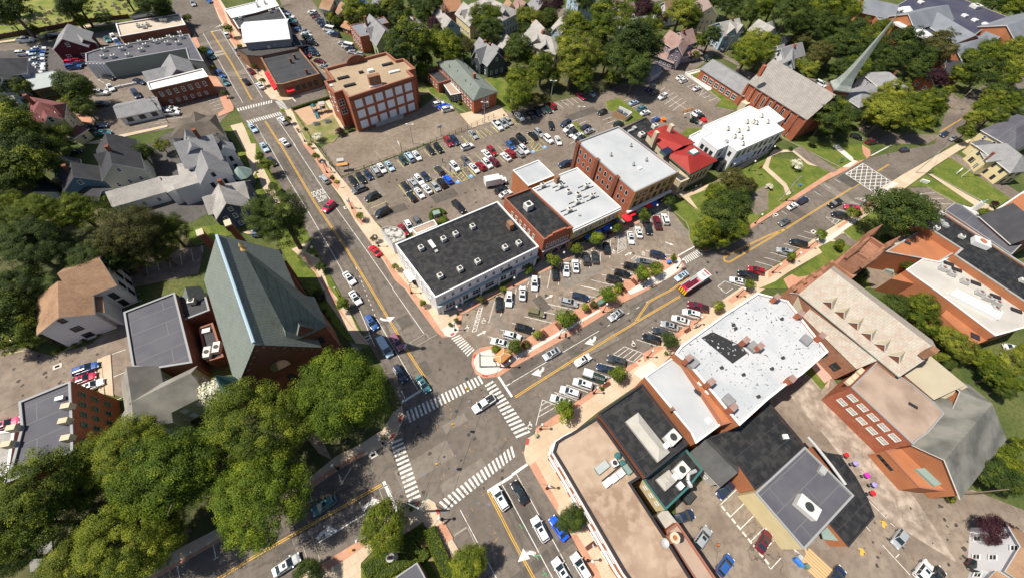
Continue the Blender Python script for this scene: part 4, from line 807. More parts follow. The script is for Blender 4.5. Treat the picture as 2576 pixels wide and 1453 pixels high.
for p in W('23 960,490 1030,445 1090,400', 7.8): MB().box((p.x, p.y, 7.4), (1.5, 1.1, .6), math.radians(32)).build('condenser', TRIM, e)
p, = W('23 1010,430', 7.8); b = MB(); b.box((p.x+.3, p.y+.8, 7.3), (5.2, .15, .5), math.radians(32)); b.build('pipe_rack', DARKM, e)
boxes(e, '23 1165,355', 7.3, (.9, 1.6, .8), math.radians(32), 'roof_unit', R_GREEN)
for p in W('23 1530,1100', 8): MB().lathe((p.x, p.y, 8.0), [(0, 0), (.5, .1), (.75, .35)], 12).build('satellite_dish', METAL, e)
for p in W('23 1640,1045', 9.2): MB().box((p.x, p.y, 7), (1.2, 1.2, 2.0), .4).build('chimney', BRICKO, e); MB().lathe((p.x, p.y, 9.0), [(.85, 0), (.85, .3), (.4, .3)], 8).build('chimney_cap', STONE, e)
e, P = flat('brick_rear_wing', 'narrow brick rear wing with brown roof beside the car park', 'building', '23 1560,970 1665,890 2250,1750 2060,1800 1560,1040', 5.2, BRICK, R_TAUPE, TRIMB, .4, .25)
MB().box((*W('23 1565,880', 3.2)[0], 0), (2.6, 3.4, 3.2), math.radians(33), 0).build('shed', CONC, e)
e, P = flat('black_roof_skylight_building', 'building with black roof and a long grey hipped skylight', 'building', '22 870,1250 1310,950 1765,1540 23 1770,105 1350,440 960,-90', 8.4, BRICKD, R_BLACK, TRIMD, .4, .3)
def hipbox(e, s, z, hgt, m, name):
    q = W(s, z); b = MB(); c = [(p.x, p.y, z-.3) for p in q]; m1 = (q[0]+q[1])/2; m2 = (q[2]+q[3])/2; v = (m2-m1); wd = (q[1]-q[0]).length*.5; v1 = m1+v.normalized()*wd; v2 = m2-v.normalized()*wd
    a1, a2 = (v1.x, v1.y, z+hgt), (v2.x, v2.y, z+hgt); b.prism(q, z-.6, z)
    c = [(p.x, p.y, z+.01) for p in q]; b.face([c[0], c[1], a1]); b.face([c[1], c[2], a2, a1]); b.face([c[2], c[3], a2]); b.face([c[3], c[0], a1, a2]); b.build(name, m, e)
hipbox(e, '22 1145,1330 1270,1240 23 1590,185 1470,285', 8.7, .7, CONC, 'hipped_skylight')
units(e, '23 1590,50', 8.1, (2.6, 2.0, 1.4), math.radians(35)); boxes(e, '23 1560,110', 8.1, (1.4, .9, .9), math.radians(35), 'duct', TRIM)
e, P = flat('teal_trimmed_building', 'small black roofed building with teal fascia behind the skylight building', 'building', '23 1320,460 1370,425 1750,150 1920,360 1780,540 1545,765', 6.0, CREAM, R_BLACK, TRIMT, .25, .25, wins=((5, 3, [4.4], .8, 1.0, 'w'),))
hipbox(e, '23 1450,460 1580,360 1660,470 1545,575', 6.3, .5, CONC, 'hipped_skylight')
units(e, '23 1680,370', 5.8, (2.6, 1.9, 1.3), math.radians(35)); boxes(e, '23 1650,425 1700,520', 5.8, (1.1, 1.0, .7), math.radians(35), 'roof_unit', TRIM)
b = MB(); pp = [(p.x, p.y, 6.5) for p in W('23 1850,370 1775,400 1770,470 1800,520', 6.5)]
for i in range(3): b.tube(pp[i], pp[i+1], .35, .35, 8)
b.tube((pp[3][0], pp[3][1], 6.5), (pp[3][0], pp[3][1], 5.8), .35, .35, 8); b.build('duct', METAL, e)
e, P = flat('narrow_white_roof_building', 'brick building with long white roof between the black roof and the peeling roof', 'building', '22 1335,880 1650,665 2118,1350 23 1850,95 22 1800,1440', 8.2, BRICKO, R_WHITE, TRIM, .2, .25)
b = MB(); q = W('22 1650,665 1790,790 2260,1330 2120,1350', 9.0); 
e2, P2 = flat('', '', '', '22 1655,668 1790,775 2260,1325 2118,1365', 9.0, BRICKO, BRICKO, TRIMB, .1, .2, parent=e)
boxes(e, '22 1900,940 1975,1025', 9.0, (1.1, .9, .3), math.radians(35), 'skylight', TRIM); boxes(e, '22 1615,1200', 8.0, (.7, .6, 1.0), .5, 'chimney', BRICKB); boxes(e, '22 1980,1320', 8.0, (1.1, 1.0, .2), .5, 'roof_hatch', TRIM)
boxes(e, '22 1870,1030', 8.9, (1.3, .5, .3), -.8, 'vent', DARKM)
e, P = flat('peeling_roof_building', 'large brick block with peeling silver white roof and brick chimneys', 'building', '22 1640,650 1700,570 2130,260 2470,40 32 200,120 420,400 605,630 340,860 190,960 0,1110 22 2290,1370 1780,760', 10.4, BRICKO, R_SILVER, TRIM, .3, .35)
b = MB(); b.sheet(W('22 1905,490 2020,430 2290,560 2375,640 2220,750', 10.12), 10.12); b.build('bare_roofing_patch', R_PEEL, e)
for s, lab in (('22 1785,690', 0), ('22 2010,930', 0), ('22 2235,1185', 0), ('22 2360,510', 0), ('22 2505,570', 0), ('32 95,75', 0), ('32 340,240', 0), ('32 550,465', 0), ('32 250,900', 0)):
    for p in W(s, 12.0): MB().box((p.x, p.y, 9.9), (1.5, 1.0, 2.0), math.radians(35)).build('chimney', BRICK, e); MB().box((p.x, p.y, 11.9), (1.6, 1.1, .15), math.radians(35)).build('chimney_cap', R_ROSE, e)
for p in W('22 1830,730 2440,570 32 400,500 22 2190,1110', 11): MB().box((p.x, p.y, 9.8), (2.2, 1.8, 1.0), math.radians(35)).build('roof_monitor', R_GREY, e)
for p in W('22 2250,395 2330,860 2480,1080 32 150,690 140,300 40,800 22 2230,360 2110,790', 10.4): MB().box((p.x, p.y, 10.0), (.5, .5, .7), .3).build('roof_vent', DARKM, e)
e, P = flat('low_black_roof_building', 'broad low building with deep black roof behind the peeling roof block', 'building', '23 2290,330 1880,80 1920,60 2250,-60 2460,-180 33 0,-330 330,60 370,130 0,460 23 2450,560', 5.6, BRICKO, R_BLACK, TRIMD, .2, .25)
boxes(e, '33 185,25', 5.4, (.9, .9, .5), 0, 'roof_vent', TRIM)
house('grey_gabled_rear_house', 'low grey shingled gabled wing at the back of the brick buildings', 'building', [('23 1960,80 2250,370', 6.4, 6, 4.2)], CONC, mat('dark_grey_shingles', (.075, .075, .075), .95, (.1, .1, .1), .5), (.8, 1, 'w', 3))
e, P = flat('blue_grey_roof_building', 'large cream walled building with blue grey flat roof by the rear car park', 'building', '@2024.5,1123 2148,1245 2023,1381 1900,1238', 6.0, CREAM, R_BLUE, TRIMG, .2, .25)
units(e, '33 360,740', 5.8, (2.4, 3.6, 1.3), math.radians(42)); boxes(e, '33 560,365', 5.8, (1.5, 1.1, .7), .7, 'roof_unit', METAL)
b = MB(); pp = [(p.x, p.y, 6.2) for p in W('33 400,30 480,120 640,320 780,510', 6.2)]
for i in range(3): b.tube(pp[i], pp[i+1], .28, .28, 8)
b.build('pipe', METAL, e)
e, P = flat('black_side_roof_building', 'single storey black roofed annex along the alley with a pointed corner', 'building', '33 590,190 720,210 880,430 1000,650 1070,830 810,1135 620,905 860,640 450,130', 4.4, BRICKO, R_BLACK, TRIMD, .1, .2)
b = MB(); q = W('33 540,990 600,930 740,1080 560,1060', 3.2); b.prism(q, 3.0, 3.2, 0, 0, True); b.build('canopy', R_GREEN, e)
# sandstone church on the right
e = empty('sandstone_church', (77, 45, 0), 'brownstone church with pink mottled slate roof, six small dormers and square tower', 'church')
wb, rb = MB(), MB(); ra, rb_ = W('31 640,1260 32 1695,610', 15.0)
u = (rb_-ra).normalized(); n_ = Vector((-u.y, u.x)); 
ea = W('32 370,280 1290,845', 8.0)
hw = abs((ea[1]-ra).dot(n_)); hw0 = 8.5
wing(e, wb, rb, ra, rb_, 15.0, 12.2, 10.0, oh=.3, trim=True, wl=8.5); wb.build('wall', SAND, e); rb.build('roof', [R_SLATE, R_GREEN], e)
sd = -n_ if (ea[1]-ra).dot(n_) < 0 else n_
L = (rb_-ra).length
for s in ('32 590,170', '32 710,270', '32 845,380', '32 975,490', '32 1110,600', '32 1250,720'):
    q, = W(s, 11.0); t = (q-ra).dot(u); c = ra+u*t+sd*4.5
    dw, dr = MB(), MB(); wing(e, dw, dr, c-sd*2.4, c+sd*.5, 12.7, 1.9, 11.5, oh=.15, z0=10.5, trim=True); dw.build('dormer', REDC if 0 else BRICKD, e); dr.build('dormer_roof', [R_BEIGE, TRIM], e)
ai = W('32 370,280 470,150 1115,712 890,805', 6.6)
b = MB(); 
def quad_roof(e, s, zs, m, wallm, name='lean_to_roof'):
    q = [W('%s %s' % (s.split()[0], p), z)[0] for p, z in zip(s.split()[1:], zs)]; b = MB(); t = [(p.x, p.y, z) for p, z in zip(q, zs)]
    a = sum(q[i-1][0]*q[i][1]-q[i][0]*q[i-1][1] for i in range(len(q)));
    b.face(t if a > 0 else t[::-1]); b.build(name, m, e); w_ = MB()
    n = len(t)
    for i in range(n): j = (i+1) % n; f_ = [(t[i][0], t[i][1], 0), (t[j][0], t[j][1], 0), (t[j][0], t[j][1], zs[j]-.12), (t[i][0], t[i][1], zs[i]-.12)]; w_.face(f_ if a > 0 else f_[::-1])
    w_.build('lower_wall', wallm, e); return q
q = quad_roof(e, '32 470,150 1115,712 890,805 350,275', (9.5, 9.5, 6.6, 6.6), R_SLATE, SAND)
wall_windows(e, q[3]+(q[2]-q[3])*.45, q[2], [3.0], 2, 1.6, 2.0, 'd', .5)
dw, dr = MB(), MB(); r_ = W('32 460,90 330,50', 9.5); wing(e, dw, dr, r_[0], r_[1], 9.5, 5.5, 6, oh=.2, trim=True); dw.build('transept', SAND, e); dr.build('transept_roof', [R_BEIGE, TRIM], e)
tt = W('31 660,1190 930,960 1150,1080 860,1340', 11.0); tc = sum(tt, Vector((0, 0)))/4
tb = [tc+(p-tc)*.98 for p in tt]; b = MB(); b.prism(tt, 0, 11.0); b.build('tower', SAND, e)
t2 = W('31 860,1080 1010,920 1190,1030 1020,1180', 16.0)
b = MB(); b.prism(t2, 0, 15.4); b.build('belfry', SAND, e); e2, _p = flat('', '', '', '31 870,1070 1015,915 1190,1030 1030,1170', 16.2, SAND, R_BLACK, SAND, .9, .55, z0=15, parent=e)
for p in _p: MB().lathe((p.x, p.y, 0), [(.7, 14), (.7, 17), (.05, 20)], 6).build('pinnacle', SAND, e)
for i in range(4):
    p1, p2 = _p[i], _p[(i+1) % 4]
    if not outward(_p): p1, p2 = p2, p1
    wall_windows(e, p1, p2, [13.2], 1, 2.4, 3.0, 'da', .8)
MB().lathe((tc.x, tc.y, 11.0), [(2.2, 0), (2.2, .25), (0, .3)], 16).build('roof_medallion', BRICKD, e)
fw = W('31 250,1452 640,1200 700,1260 330,1500', 7.0); MB().prism(fw, 0, 7.0).build('front_buttress_wall', SAND, e)
for i in range(5): p = fw[0]+(fw[1]-fw[0])*(i/4); MB().box((p.x, p.y, 0), (1.2, 1.2, 7.6), math.radians(30)).build('buttress', SAND, e)
boxes(e, '32 1680,610', 13.5, (1.6, 1.2, 2.6), math.radians(30), 'chimney', BRICKB)
e2 = house('parish_hall', 'beige roofed hall joined to the far end of the sandstone church', 'hall', [('32 1640,675 1990,965', 10.0, 6, 6.5, 'g', {'win': None})], SAND, R_BEIGE)
quad_roof(e2, '32 1640,675 1990,965 1670,1115 1330,830', (10.25, 10.25, 7.6, 7.6), R_BEIGE, SAND, 'long_roof')
quad_roof(PAR, '02 870,-40 1020,10 1060,240 895,215', (6.6, 5.4, 5.4, 6.6), R_BROWN, WHITEW, 'lean_to_roof')
# brick block with taupe roof
e, P = flat('brick_school_wing', 'long orange brick building with stained taupe roof and rows of white windows', 'building', '32 840,985 1110,720 1290,850 1450,960 1660,1130 1770,1250 1600,1452 33 1500,60 1460,105', 8.6, BRICK, R_TAUPE, TRIMG, .1, .15,
  wins=((8, 5, [6.7, 3.9], 1.7, 1.25, 's', .8),))
boxes(e, '32 1465,1170', 8.4, (1.6, .6, .3), -.7, 'vent', TRIMD)
for p in W('32 940,825 880,880 825,925', 7): MB().box((p.x, p.y, 6.4), (1.8, 1.0, .6), math.radians(30)).build('stone_coping', STONE, e)
house('gymnasium', 'big building with aged grey hipped roof and orange walls at the right', 'building', [('32 1960,1040 2240,1150', 9.8, 11, 6.5, 'g', {'win': None}), ('32 2250,1160 33 1790,250', 10.0, 11, 6.0, 'g', {'win': None, 'wl': 6.6})], BRICKO, R_ASH)
e, P = flat('orange_brick_lean_to', 'low orange brick extension with a small grey green roof by the car park', 'building', '33 1180,170 1450,115 1700,340 1920,555 1720,570 1520,540 1360,370', 4.4, BRICKO, BRICKO, TRIMB, .08, .15, wins=((6, 3, [2.4], 1.4, .6, 'd', .6),))
# orange brick blocks further right
e, P = flat('black_roof_theatre', 'long orange brick building with black roof and pale parapet', 'building', '31 1455,830 1700,640 2600,1220 2900,1420 2700,1660 1870,1110 1940,1050 1580,820', 9.0, BRICKO, R_BLACK, R_LGREY, .35, .45, wins=())
units(e, '31 2110,1010', 8.7, (3.6, 2.6, 1.3), -.6, mats=[TRIM, BRICKO]); units(e, '31 1735,705 1680,855 1930,940 2540,1380', 8.7, (1.2, 1.0, .8), -.6)
for p in W('31 1700,740 1740,770 1780,800 1790,820', 9): MB().box((p.x, p.y, 8.7), (1.2, .8, .6), -.6).build('roof_duct', METAL, e)
e, P = flat('orange_brick_hall', 'orange brick hall with flat orange roof edge beside the black roofed building', 'building', '31 1180,1080 1550,850 1800,1010 1940,1050 1710,1190 1560,1150', 7.0, BRICKO, BRICKO, R_LGREY, .1, .3)
MB().prism(W('31 1210,1000 1490,830 1500,870 1290,1010', 5.4), 0, 5.4, 0, 1).build('front_wing', [STONE, R_CREAM], e)
boxes(e, '31 1410,990', 6.9, (1.4, .9, .2), -.6, 'roof_hatch', TRIMD)
e, P = flat('white_roof_brick_block', 'orange brick block with white grey roof and a row of fans', 'building', '31 1390,1260 1560,1150 1720,1180 1870,1115 2700,1700 32 2576,390 2290,470 1840,130 1690,20 31 1500,1340', 7.2, BRICKO, mat('off_white_membrane', (.5, .48, .44), .8, (.42, .4, .37), .2), TRIM, .2, .25)
for s in ('31 1740,1260 1830,1310 1960,1390 32 2110,50 2280,150 2180,100 2260,210', ): units(e, s, 7.0, (1.6, 1.2, .9), -.6, mats=[METAL, BRICKD])
for p in W('31 1900,1260 2090,1395 32 2290,75 2500,215 31 1820,1200', 7.2): MB().box((p.x, p.y, 7.0), (2.2, 1.0, .35), -.5).build('roof_grille', TRIMD, e)
q = W('32 1900,0 2370,230 2330,300 1830,50', 7.8); MB().prism(q, 6.9, 7.8).build('screen_wall', TRIM, e)
P3 = W('32 1745,260 1850,150 2290,480 2090,560', 5.0); MB().prism(P3, 0, 5.0).build('orange_wing', BRICKO, e)
P3 = W('31 1240,1350 1390,1262 1640,1452 32 1690,30 1600,-20', 5.5); MB().prism(P3, 0, 5.5).build('orange_wing', BRICKO, e)
boxes(e, '32 2090,475', 4.9, (1.8, 1.6, .3), -.6, 'roof_hatch', TRIMD)
e, P = flat('dark_membrane_wing', 'building wing with dark blue grey roof behind the black roofed theatre', 'building', '31 1780,660 1880,590 1960,620 2150,760 2560,1000 2450,1110', 7.0, BRICKO, R_BLUE, TRIMG, .1, .2)
e = house('orange_brick_church', 'orange brick church building with dark roof at the right edge', 'church', [('31 2480,600 2800,860', 12, 12, 8, 'g', {'win': (1.0, 1.8, 'd', 4)})], BRICKO, R_DARK)
e2, P = flat('orange_brick_wing', 'orange brick wing with narrow windows at the right edge', 'building', '31 2260,680 2576,470 2800,900 2480,930', 8.0, BRICKO, BRICKO, TRIM, .1, .3)
MB().prism(W('33 1490,350 1680,335 1840,480 1680,525', 4.9), 4.3, 4.9).build('green_roof', R_GREEN, e)
house('yellow_house', 'cream yellow house with grey hipped roof by the right edge', 'house', [('31 2400,-10 2560,110', 9, 7, 5.6, 'h'), ('31 2270,30 2350,150', 6.4, 5, 5.0)], CREAM, R_GREY, (1.0, 1.5, 'd', 3), chim=(('31 2270,90', 8, 1.2),))
house('cream_corner_house', 'cream house with dark roof and white porch at the upper right edge', 'house', [('30 2500,1290 2700,1200', 9, 11, 6, 'h'), ('30 2240,1420 2330,1480', 6, 5, 4, 'h')], CREAM, R_BLUE, (1, 1.5, 'w', 3))
house('white_corner_house', 'white clapboard house with maroon shutters in the bottom right corner', 'house', [('33 2576,1150 2900,1350', 9.0, 8, 7.0), ('33 2350,1380 2600,1600', 5, 6, 4)], WHITEW, R_BROWN, (1, 1.3, 'w', 3))
# bottom centre: house roof in the hedged garden
e, P = flat('hedged_garden_building', 'low building with blue grey roof behind clipped hedges at the bottom edge', 'building', '13 1410,1440 1620,1295 1680,1400 1800,1650 1500,1800', 4.0, BRICKB, R_BLUE, TRIMG, .1, .15)
# ---------------------------------------------------------------- houses along the top
def zt(s): return '@'+' '.join('%f,%f' % (880.5+float(p.split(',')[0])*.21159, float(p.split(',')[1])*.21159) for p in s.split())
def zu(s): return '@'+' '.join('%f,%f' % (1425.5+float(p.split(',')[0])*.22786, float(p.split(',')[1])*.22786) for p in s.split())
e = house('pale_green_chapel_house', 'cream and pale green gabled house joined to a red brick block', 'house', [(zt('235,170 415,350'), 9.5, 8.5, 5.2), (zt('290,312 205,330'), 8, 5.5, 5.0)], PALEG, R_GREY, (1, 1.8, 'd', 2.8), chim=((zt('178,200'), 8.5, 1.5),))
e, P = flat('brick_apartment_house', 'red brick building with blue grey roof beside the pale green gabled house', 'building', zt('-5,305 150,270 235,420 120,442'), 6.0, BRICK, R_MBLUE, TRIMB, .15, .2, wins=((3, 5, [4.4, 1.8], .9, 1.3, 'w', .6),))
flat('rear_brick_block', 'small dark brick block with grey roof among trees behind the pale green house', 'building', zt('310,232 400,200 462,272 372,292'), 6.0, BRICKD, R_MBLUE, TRIMB, .15, .2)
e = house('solar_panel_house', 'orange sided house with dark solar panels on its white trimmed roof', 'house', [(zt('700,182 860,315'), 6.4, 9, 3.8)], mat('orange_clapboard', (.6, .3, .15), .8), R_LGREY, chim=((zt('765,220'), 6.2, .8), (zt('838,285'), 6.2, .8)))
a_, b2 = W(zt('700,182 860,315'), 6.4); u = (b2-a_).normalized(); n_ = Vector((-u.y, u.x)); 
if n_.y > 0: n_ = -n_
c0 = a_+u*.6; c1 = a_+u*5.2; k = (6.4-3.8)/4.5
MB().face([(*(c0+n_*.5), 6.5-.5*k), (*(c0+n_*4.3), 6.5-4.3*k), (*(c1+n_*4.3), 6.5-4.3*k), (*(c1+n_*.5), 6.5-.5*k)]).build('solar_panel', SOLAR, e)
house('light_blue_gable_house', 'light blue gabled house with blue shutters and brown grey roof', 'house', [(zt('1040,85 1200,228'), 8.2, 8, 4.6), (zt('1090,212 1035,218'), 7, 4, 4.6)], LBLUE, R_LGREY, (.9, 1.4, 'wh', 2.0), chim=((zt('1105,125'), 8, .8),))
house('barn', 'weathered barn with rusty orange roof behind the yellow house', 'barn', [(zt('1110,-20 1285,-40'), 8.5, 9, 5.6)], BARN, mat('rust_roof', (.42, .22, .12), .8, (.36, .18, .1), .5), (1, 1, 'd', 3))
house('yellow_gable_house', 'pale yellow gabled house with grey roof behind the green trees', 'house', [(zt('1355,25 1525,165'), 8.8, 8, 5.4), (zt('1420,105 1335,120'), 8.2, 4.5, 5.4)], CREAM, R_LGREY, (.9, 1.4, 'w', 2.2), chim=((zt('1500,70'), 8, .6),))
house('grey_roofed_outbuilding', 'grey roofed outbuilding behind the yellow gabled house', 'outbuilding', [(zt('1450,40 1510,100'), 5, 7, 3.4)], LILAC, R_GREY)
house('blue_white_villa', 'pale blue and white villa with mottled grey roof and balcony', 'house', [(zt('1640,-30 1800,40'), 9.6, 11, 6.6, 'h'), (zt('1780,50 1840,110'), 9.4, 5, 6.6)], LBLUE, R_LGREY, (1, 1.7, 'w', 2.2), chim=((zt('1690,70'), 9.5, 1),))
house('white_back_house', 'pale cream house between the villa and the green gabled house', 'house', [(zt('1880,-20 1920,30'), 8.8, 6, 5.4)], CREAM, R_BROWN, (.9, 1.4, 'w', 2.2))
house('green_maroon_house', 'grey green house with maroon mansard bay in the top row', 'house', [(zt('1990,-30 2085,25'), 9, 7.5, 5.4), (zt('2000,20 2010,75'), 8.6, 3.4, 6)], DGREY, R_ROSE, (.9, 1.3, 'w', 2.2))
house('ochre_house', 'bright ochre house with grey roof beside a dark purple tree', 'house', [(zt('2200,-50 2300,30'), 9.5, 8, 6)], OCHRE, R_GREY, (.8, 1.4, 'w', 2.2))
house('dark_grey_gable_house', 'dark grey gabled house with white windows and lilac grey roof', 'house', [(zt('1545,445 1748,620'), 8.6, 8, 5.0), (zt('1610,552 1500,592'), 8.2, 4.6, 5.0), (zt('1700,520 1770,560'), 7, 6, 5)], DGREY, R_GREY, (.9, 1.4, 'w', 2.4), chim=((zt('1605,485'), 8, 1), (zt('1660,520'), 8, .8)))
house('small_red_porch_house', 'small grey roofed house with a red porch behind the maple', 'house', [(zt('1865,410 1905,470'), 7.4, 6.5, 4.6), (zt('1800,510 1830,550'), 5.6, 5, 3.6)], REDC, R_LGREY, (.8, 1.1, 'w', 2.5))
house('beige_turreted_villa', 'beige villa with pale grey hipped roof, pointed dormer and front porch', 'house', [(zt('2190,370 2390,440'), 9.4, 9.5, 6.6, 'h'), (zt('2215,235 2310,330'), 9.0, 7, 6.0), (zt('2230,380 2230,450'), 9.2, 4, 7.4), (zt('2330,440 2330,520'), 8.8, 3.6, 7)], mat('beige_clapboard', (.5, .43, .31), .8), R_LGREY, (.9, 1.5, 'd', 2.4), chim=((zt('2295,365'), 9, 1.5),), chm=BRICK)
house('sky_blue_house', 'sky blue and white gabled house partly behind a leafy tree', 'house', [(zt('2510,205 2600,290'), 7.8, 7, 4.6), (zt('2500,300 2460,320'), 7, 4, 4.6)], LBLUE, R_LGREY, (.8, 1.3, 'w', 2.2))
house('balcony_block', 'grey blue three storey house with white balconies in the top row', 'house', [(zu('80,-60 330,-100'), 9.5, 9, 7.4)], LBLUE, R_GREY, (.8, 1.4, 'w', 2))
house('brown_roofed_cottage', 'house with broad brown grey roof showing above the trees', 'house', [(zu('570,70 735,20'), 8, 9, 4.6)], CREAMG, mat('taupe_shingles', (.26, .2, .18), .95), chim=((zu('585,30'), 7.6, 1.2),), chm=BRICK)
house('pale_roofed_cottage', 'pale grey roofed cottage beside the dark purple tree', 'house', [(zu('740,150 820,235'), 7, 7, 4), (zu('790,185 885,175'), 6.4, 5, 4)], GREYC, R_LGREY)
house('white_porch_house', 'white gabled house with pale porch roof and brown roof', 'house', [(zu('1085,20 1260,-10'), 8.6, 8, 5.2), (zu('1010,85 1130,125'), 4.4, 4, 3.2)], WHITEW, R_BROWN, (.8, 1.2, 'w', 2.2))
house('tall_cream_house', 'tall cream house with taupe roof above the yellow green tree', 'house', [(zu('1540,-40 1600,70'), 10.5, 9, 7.2)], CREAM, mat('taupe_shingles', (.26, .2, .18), .95), (.8, 1.5, 'w', 2.2))
house('mauve_shingled_house', 'mauve grey house with rose shingled roofs and white porches', 'house', [(zu('1255,355 1385,312'), 9.8, 8, 6.6), (zu('1150,335 1275,412'), 9.6, 6.5, 6.6), (zu('1292,420 1235,505'), 9.0, 4.8, 6.8), (zu('1050,560 1150,600'), 4.0, 6, 3.0, 'h'), (zu('1300,560 1420,540'), 4, 4.5, 3, 'h')], PINKB, R_ROSE, (.9, 1.4, 'w', 1.9), chim=((zu('1300,330'), 9.5, 1),))
house('grey_garage', 'small grey garage at the foot of the big trees beside the rear drive', 'garage', [(zu('890,770 1000,705'), 4.0, 5.5, 2.6)], LILAC, R_GREY, (.9, .9, 'w', 4))
house('light_blue_villa', 'light blue villa with white gable and pale grey roof by the side street', 'house', [(zu('1700,245 1900,200'), 9.4, 9, 6.2), (zu('1800,240 1855,300'), 9, 5, 6.2), (zu('1870,240 1940,270'), 8.6, 5, 6)], LBLUE, R_LGREY, (.9, 1.6, 'w', 2.2), chim=((zu('1835,200'), 9, 1),))
house('white_columned_house', 'white house with dormer and grey roof among the trees', 'house', [(zu('2130,215 2290,300'), 8.8, 8.5, 5.6), (zu('2240,240 2290,220'), 8.8, 5, 6)], WHITEW, R_LGREY, (.8, 1.4, 'w', 2))
house('grey_roofed_garage', 'little grey roofed garage behind the willowy green tree', 'garage', [(zu('2250,380 2310,400'), 4.4, 5.5, 3)], LILAC, R_LGREY)
house('garden_shed', 'tiny white garden shed on the lawn behind the churches', 'shed', [(zu('2420,400 2480,390'), 3.2, 3.6, 2.2)], WHITEW, R_LGREY, (.6, .8, 'w', 2))
house('white_gable_house', 'white gabled house with grey roof behind the brick church', 'house', [('30 140,490 340,425', 8.8, 8, 5.8), ('30 250,480 245,590', 8.2, 5, 5.6), ('30 100,460 160,440', 8, 6, 5.4)], WHITEW, R_GREY, (.8, 1.3, 'd', 2.2), chim=(('30 275,450', 8.6, .6),), chm=BRICK)
house('grey_rear_cottage', 'grey cottage at the edge of the wood behind the white gabled house', 'house', [('30 -10,230 50,215', 7, 6, 4.6), ('30 -10,360 50,350', 5, 5, 3.4)], WHITEW, R_LGREY)
house('large_grey_lilac_house', 'large lilac grey house with broad pale and dark hipped roofs', 'house', [('30 1230,730 1420,880', 9, 11, 6, 'h'), ('30 940,930 1110,880', 8.0, 9, 6, 'h')], LILAC, R_GREY, (.9, 1.4, 'w', 3), chim=(('30 1300,720', 8.8, .8),))
house('tree_hidden_house', 'house with red brick end and dark roof buried among trees on the right', 'house', [('30 1640,760 1760,690', 6, 7, 4), ('30 1810,600 1950,620', 8, 9, 5)], BRICK, R_DARK)
house('scaffolded_house', 'cream house with dark outside stairs at the back of the rear car park', 'house', [('10 690,-30 780,-10', 9, 9, 7), ('10 860,20 900,60', 8, 7, 6)], CREAMG, R_BROWN, (.9, 1.3, 'd', 2))
house('rust_shed', 'small rust roofed garage beside the rear car park', 'garage', [('10 900,210 980,240', 3.6, 5, 2.6)], BRICKO, mat('rust_roof', (.42, .22, .12), .8))
house('red_brick_far_house', 'pale house at the top edge beyond the rear car park trees', 'house', [('10 1190,-30 1260,-10', 8, 7, 5)], WHITEW, R_GREY)
# far school complex, top right
e, P = flat('modern_school_complex', 'sprawling orange brick school with dark flat roof and grey metal roofs', 'school', '30 1240,90 1500,-60 1980,0 2450,185 2200,270 2060,370 1780,440 1270,230 1300,150', 7.5, BRICKO, mat('navy_membrane', (.05, .052, .085), .7, (.07, .07, .1), .1), TRIMG, .2, .3)
units(e, '30 1970,170 2070,215 2175,255 1320,110 1530,35', 7.3, (2.2, 2.2, .8), .3, mats=[TRIM, UNIT]); units(e, '30 2080,80', 7.3, (5, 3.5, 1.2), .3)
p, = W('30 1420,70', 9); MB().lathe((p.x, p.y, 7.3), [(4.2, 0), (.1, 2)], 4).build('pyramid_skylight', TRIM, e)
wb, rb = MB(), MB()
for s, zr, w_, ze in (('30 1420,140 1810,50', 12, 13, 8.5), ('30 1720,130 2090,350', 11, 14, 8), ('30 990,-20 1310,50', 11, 13, 7.5)):
    r = W(s, zr); wing(e, wb, rb, r[0], r[1], zr, w_, ze, trim=True)
wb.build('raised_wall', BRICKO, e); rb.build('raised_roof', [R_MBLUE, TRIM], e)
b = MB(); b.prism(W('30 1265,222 1440,205 1700,380 1640,410', 8.2), 7.4, 8.2).build('white_roof_section', R_BRIGHT, e)
e = house('school_gymnasium', 'orange gabled school block with grey metal roof at the top right corner', 'school', [('30 2410,255 2800,120', 12, 17, 8), ('30 2330,370 2200,320', 9, 12, 7.5), ('30 1900,500 2200,360', 9.5, 14, 6)], BRICKO, R_MBLUE, None)
e, P = flat('orange_school_wing', 'orange brick school wing with blue roof near the top right trees', 'school', '30 1040,105 1140,60 1330,140 1120,210', 7, BRICKO, R_MBLUE, TRIMG, .2, .3, wins=((3, 4, [4], 1.2, 1.6, 'd'),))
# ---------------------------------------------------------------- trees
def leafmat(name, a, b_, c):
    m = bpy.data.materials.new(name); m.use_nodes = True; t = m.node_tree; p = t.nodes['Principled BSDF']; p.inputs['Roughness'].default_value = .65; p.inputs['Specular IOR Level'].default_value = .25
    at = t.nodes.new('ShaderNodeAttribute'); at.attribute_name = 'tone'; r = t.nodes.new('ShaderNodeValToRGB')
    r.color_ramp.elements[0].color = (*a, 1); r.color_ramp.elements[1].color = (*c, 1); x = r.color_ramp.elements.new(.5); x.color = (*b_, 1)
    oi = t.nodes.new('ShaderNodeObjectInfo'); ad = t.nodes.new('ShaderNodeMath'); ad.operation = 'MULTIPLY_ADD'; ad.inputs[1].default_value = .3; 
    t.links.new(oi.outputs['Random'], ad.inputs[0]); t.links.new(at.outputs['Fac'], ad.inputs[2]); t.links.new(ad.outputs[0], r.inputs[0])
    t.links.new(r.outputs[0], p.inputs['Base Color']); tr = t.nodes.new('ShaderNodeBsdfTranslucent'); mx = t.nodes.new('ShaderNodeMixShader'); mx.inputs[0].default_value = .15
    t.links.new(r.outputs[0], tr.inputs[0]); t.links.new(p.outputs[0], mx.inputs[1]); t.links.new(tr.outputs[0], mx.inputs[2]); t.links.new(mx.outputs[0], t.nodes['Material Output'].inputs[0]); return m
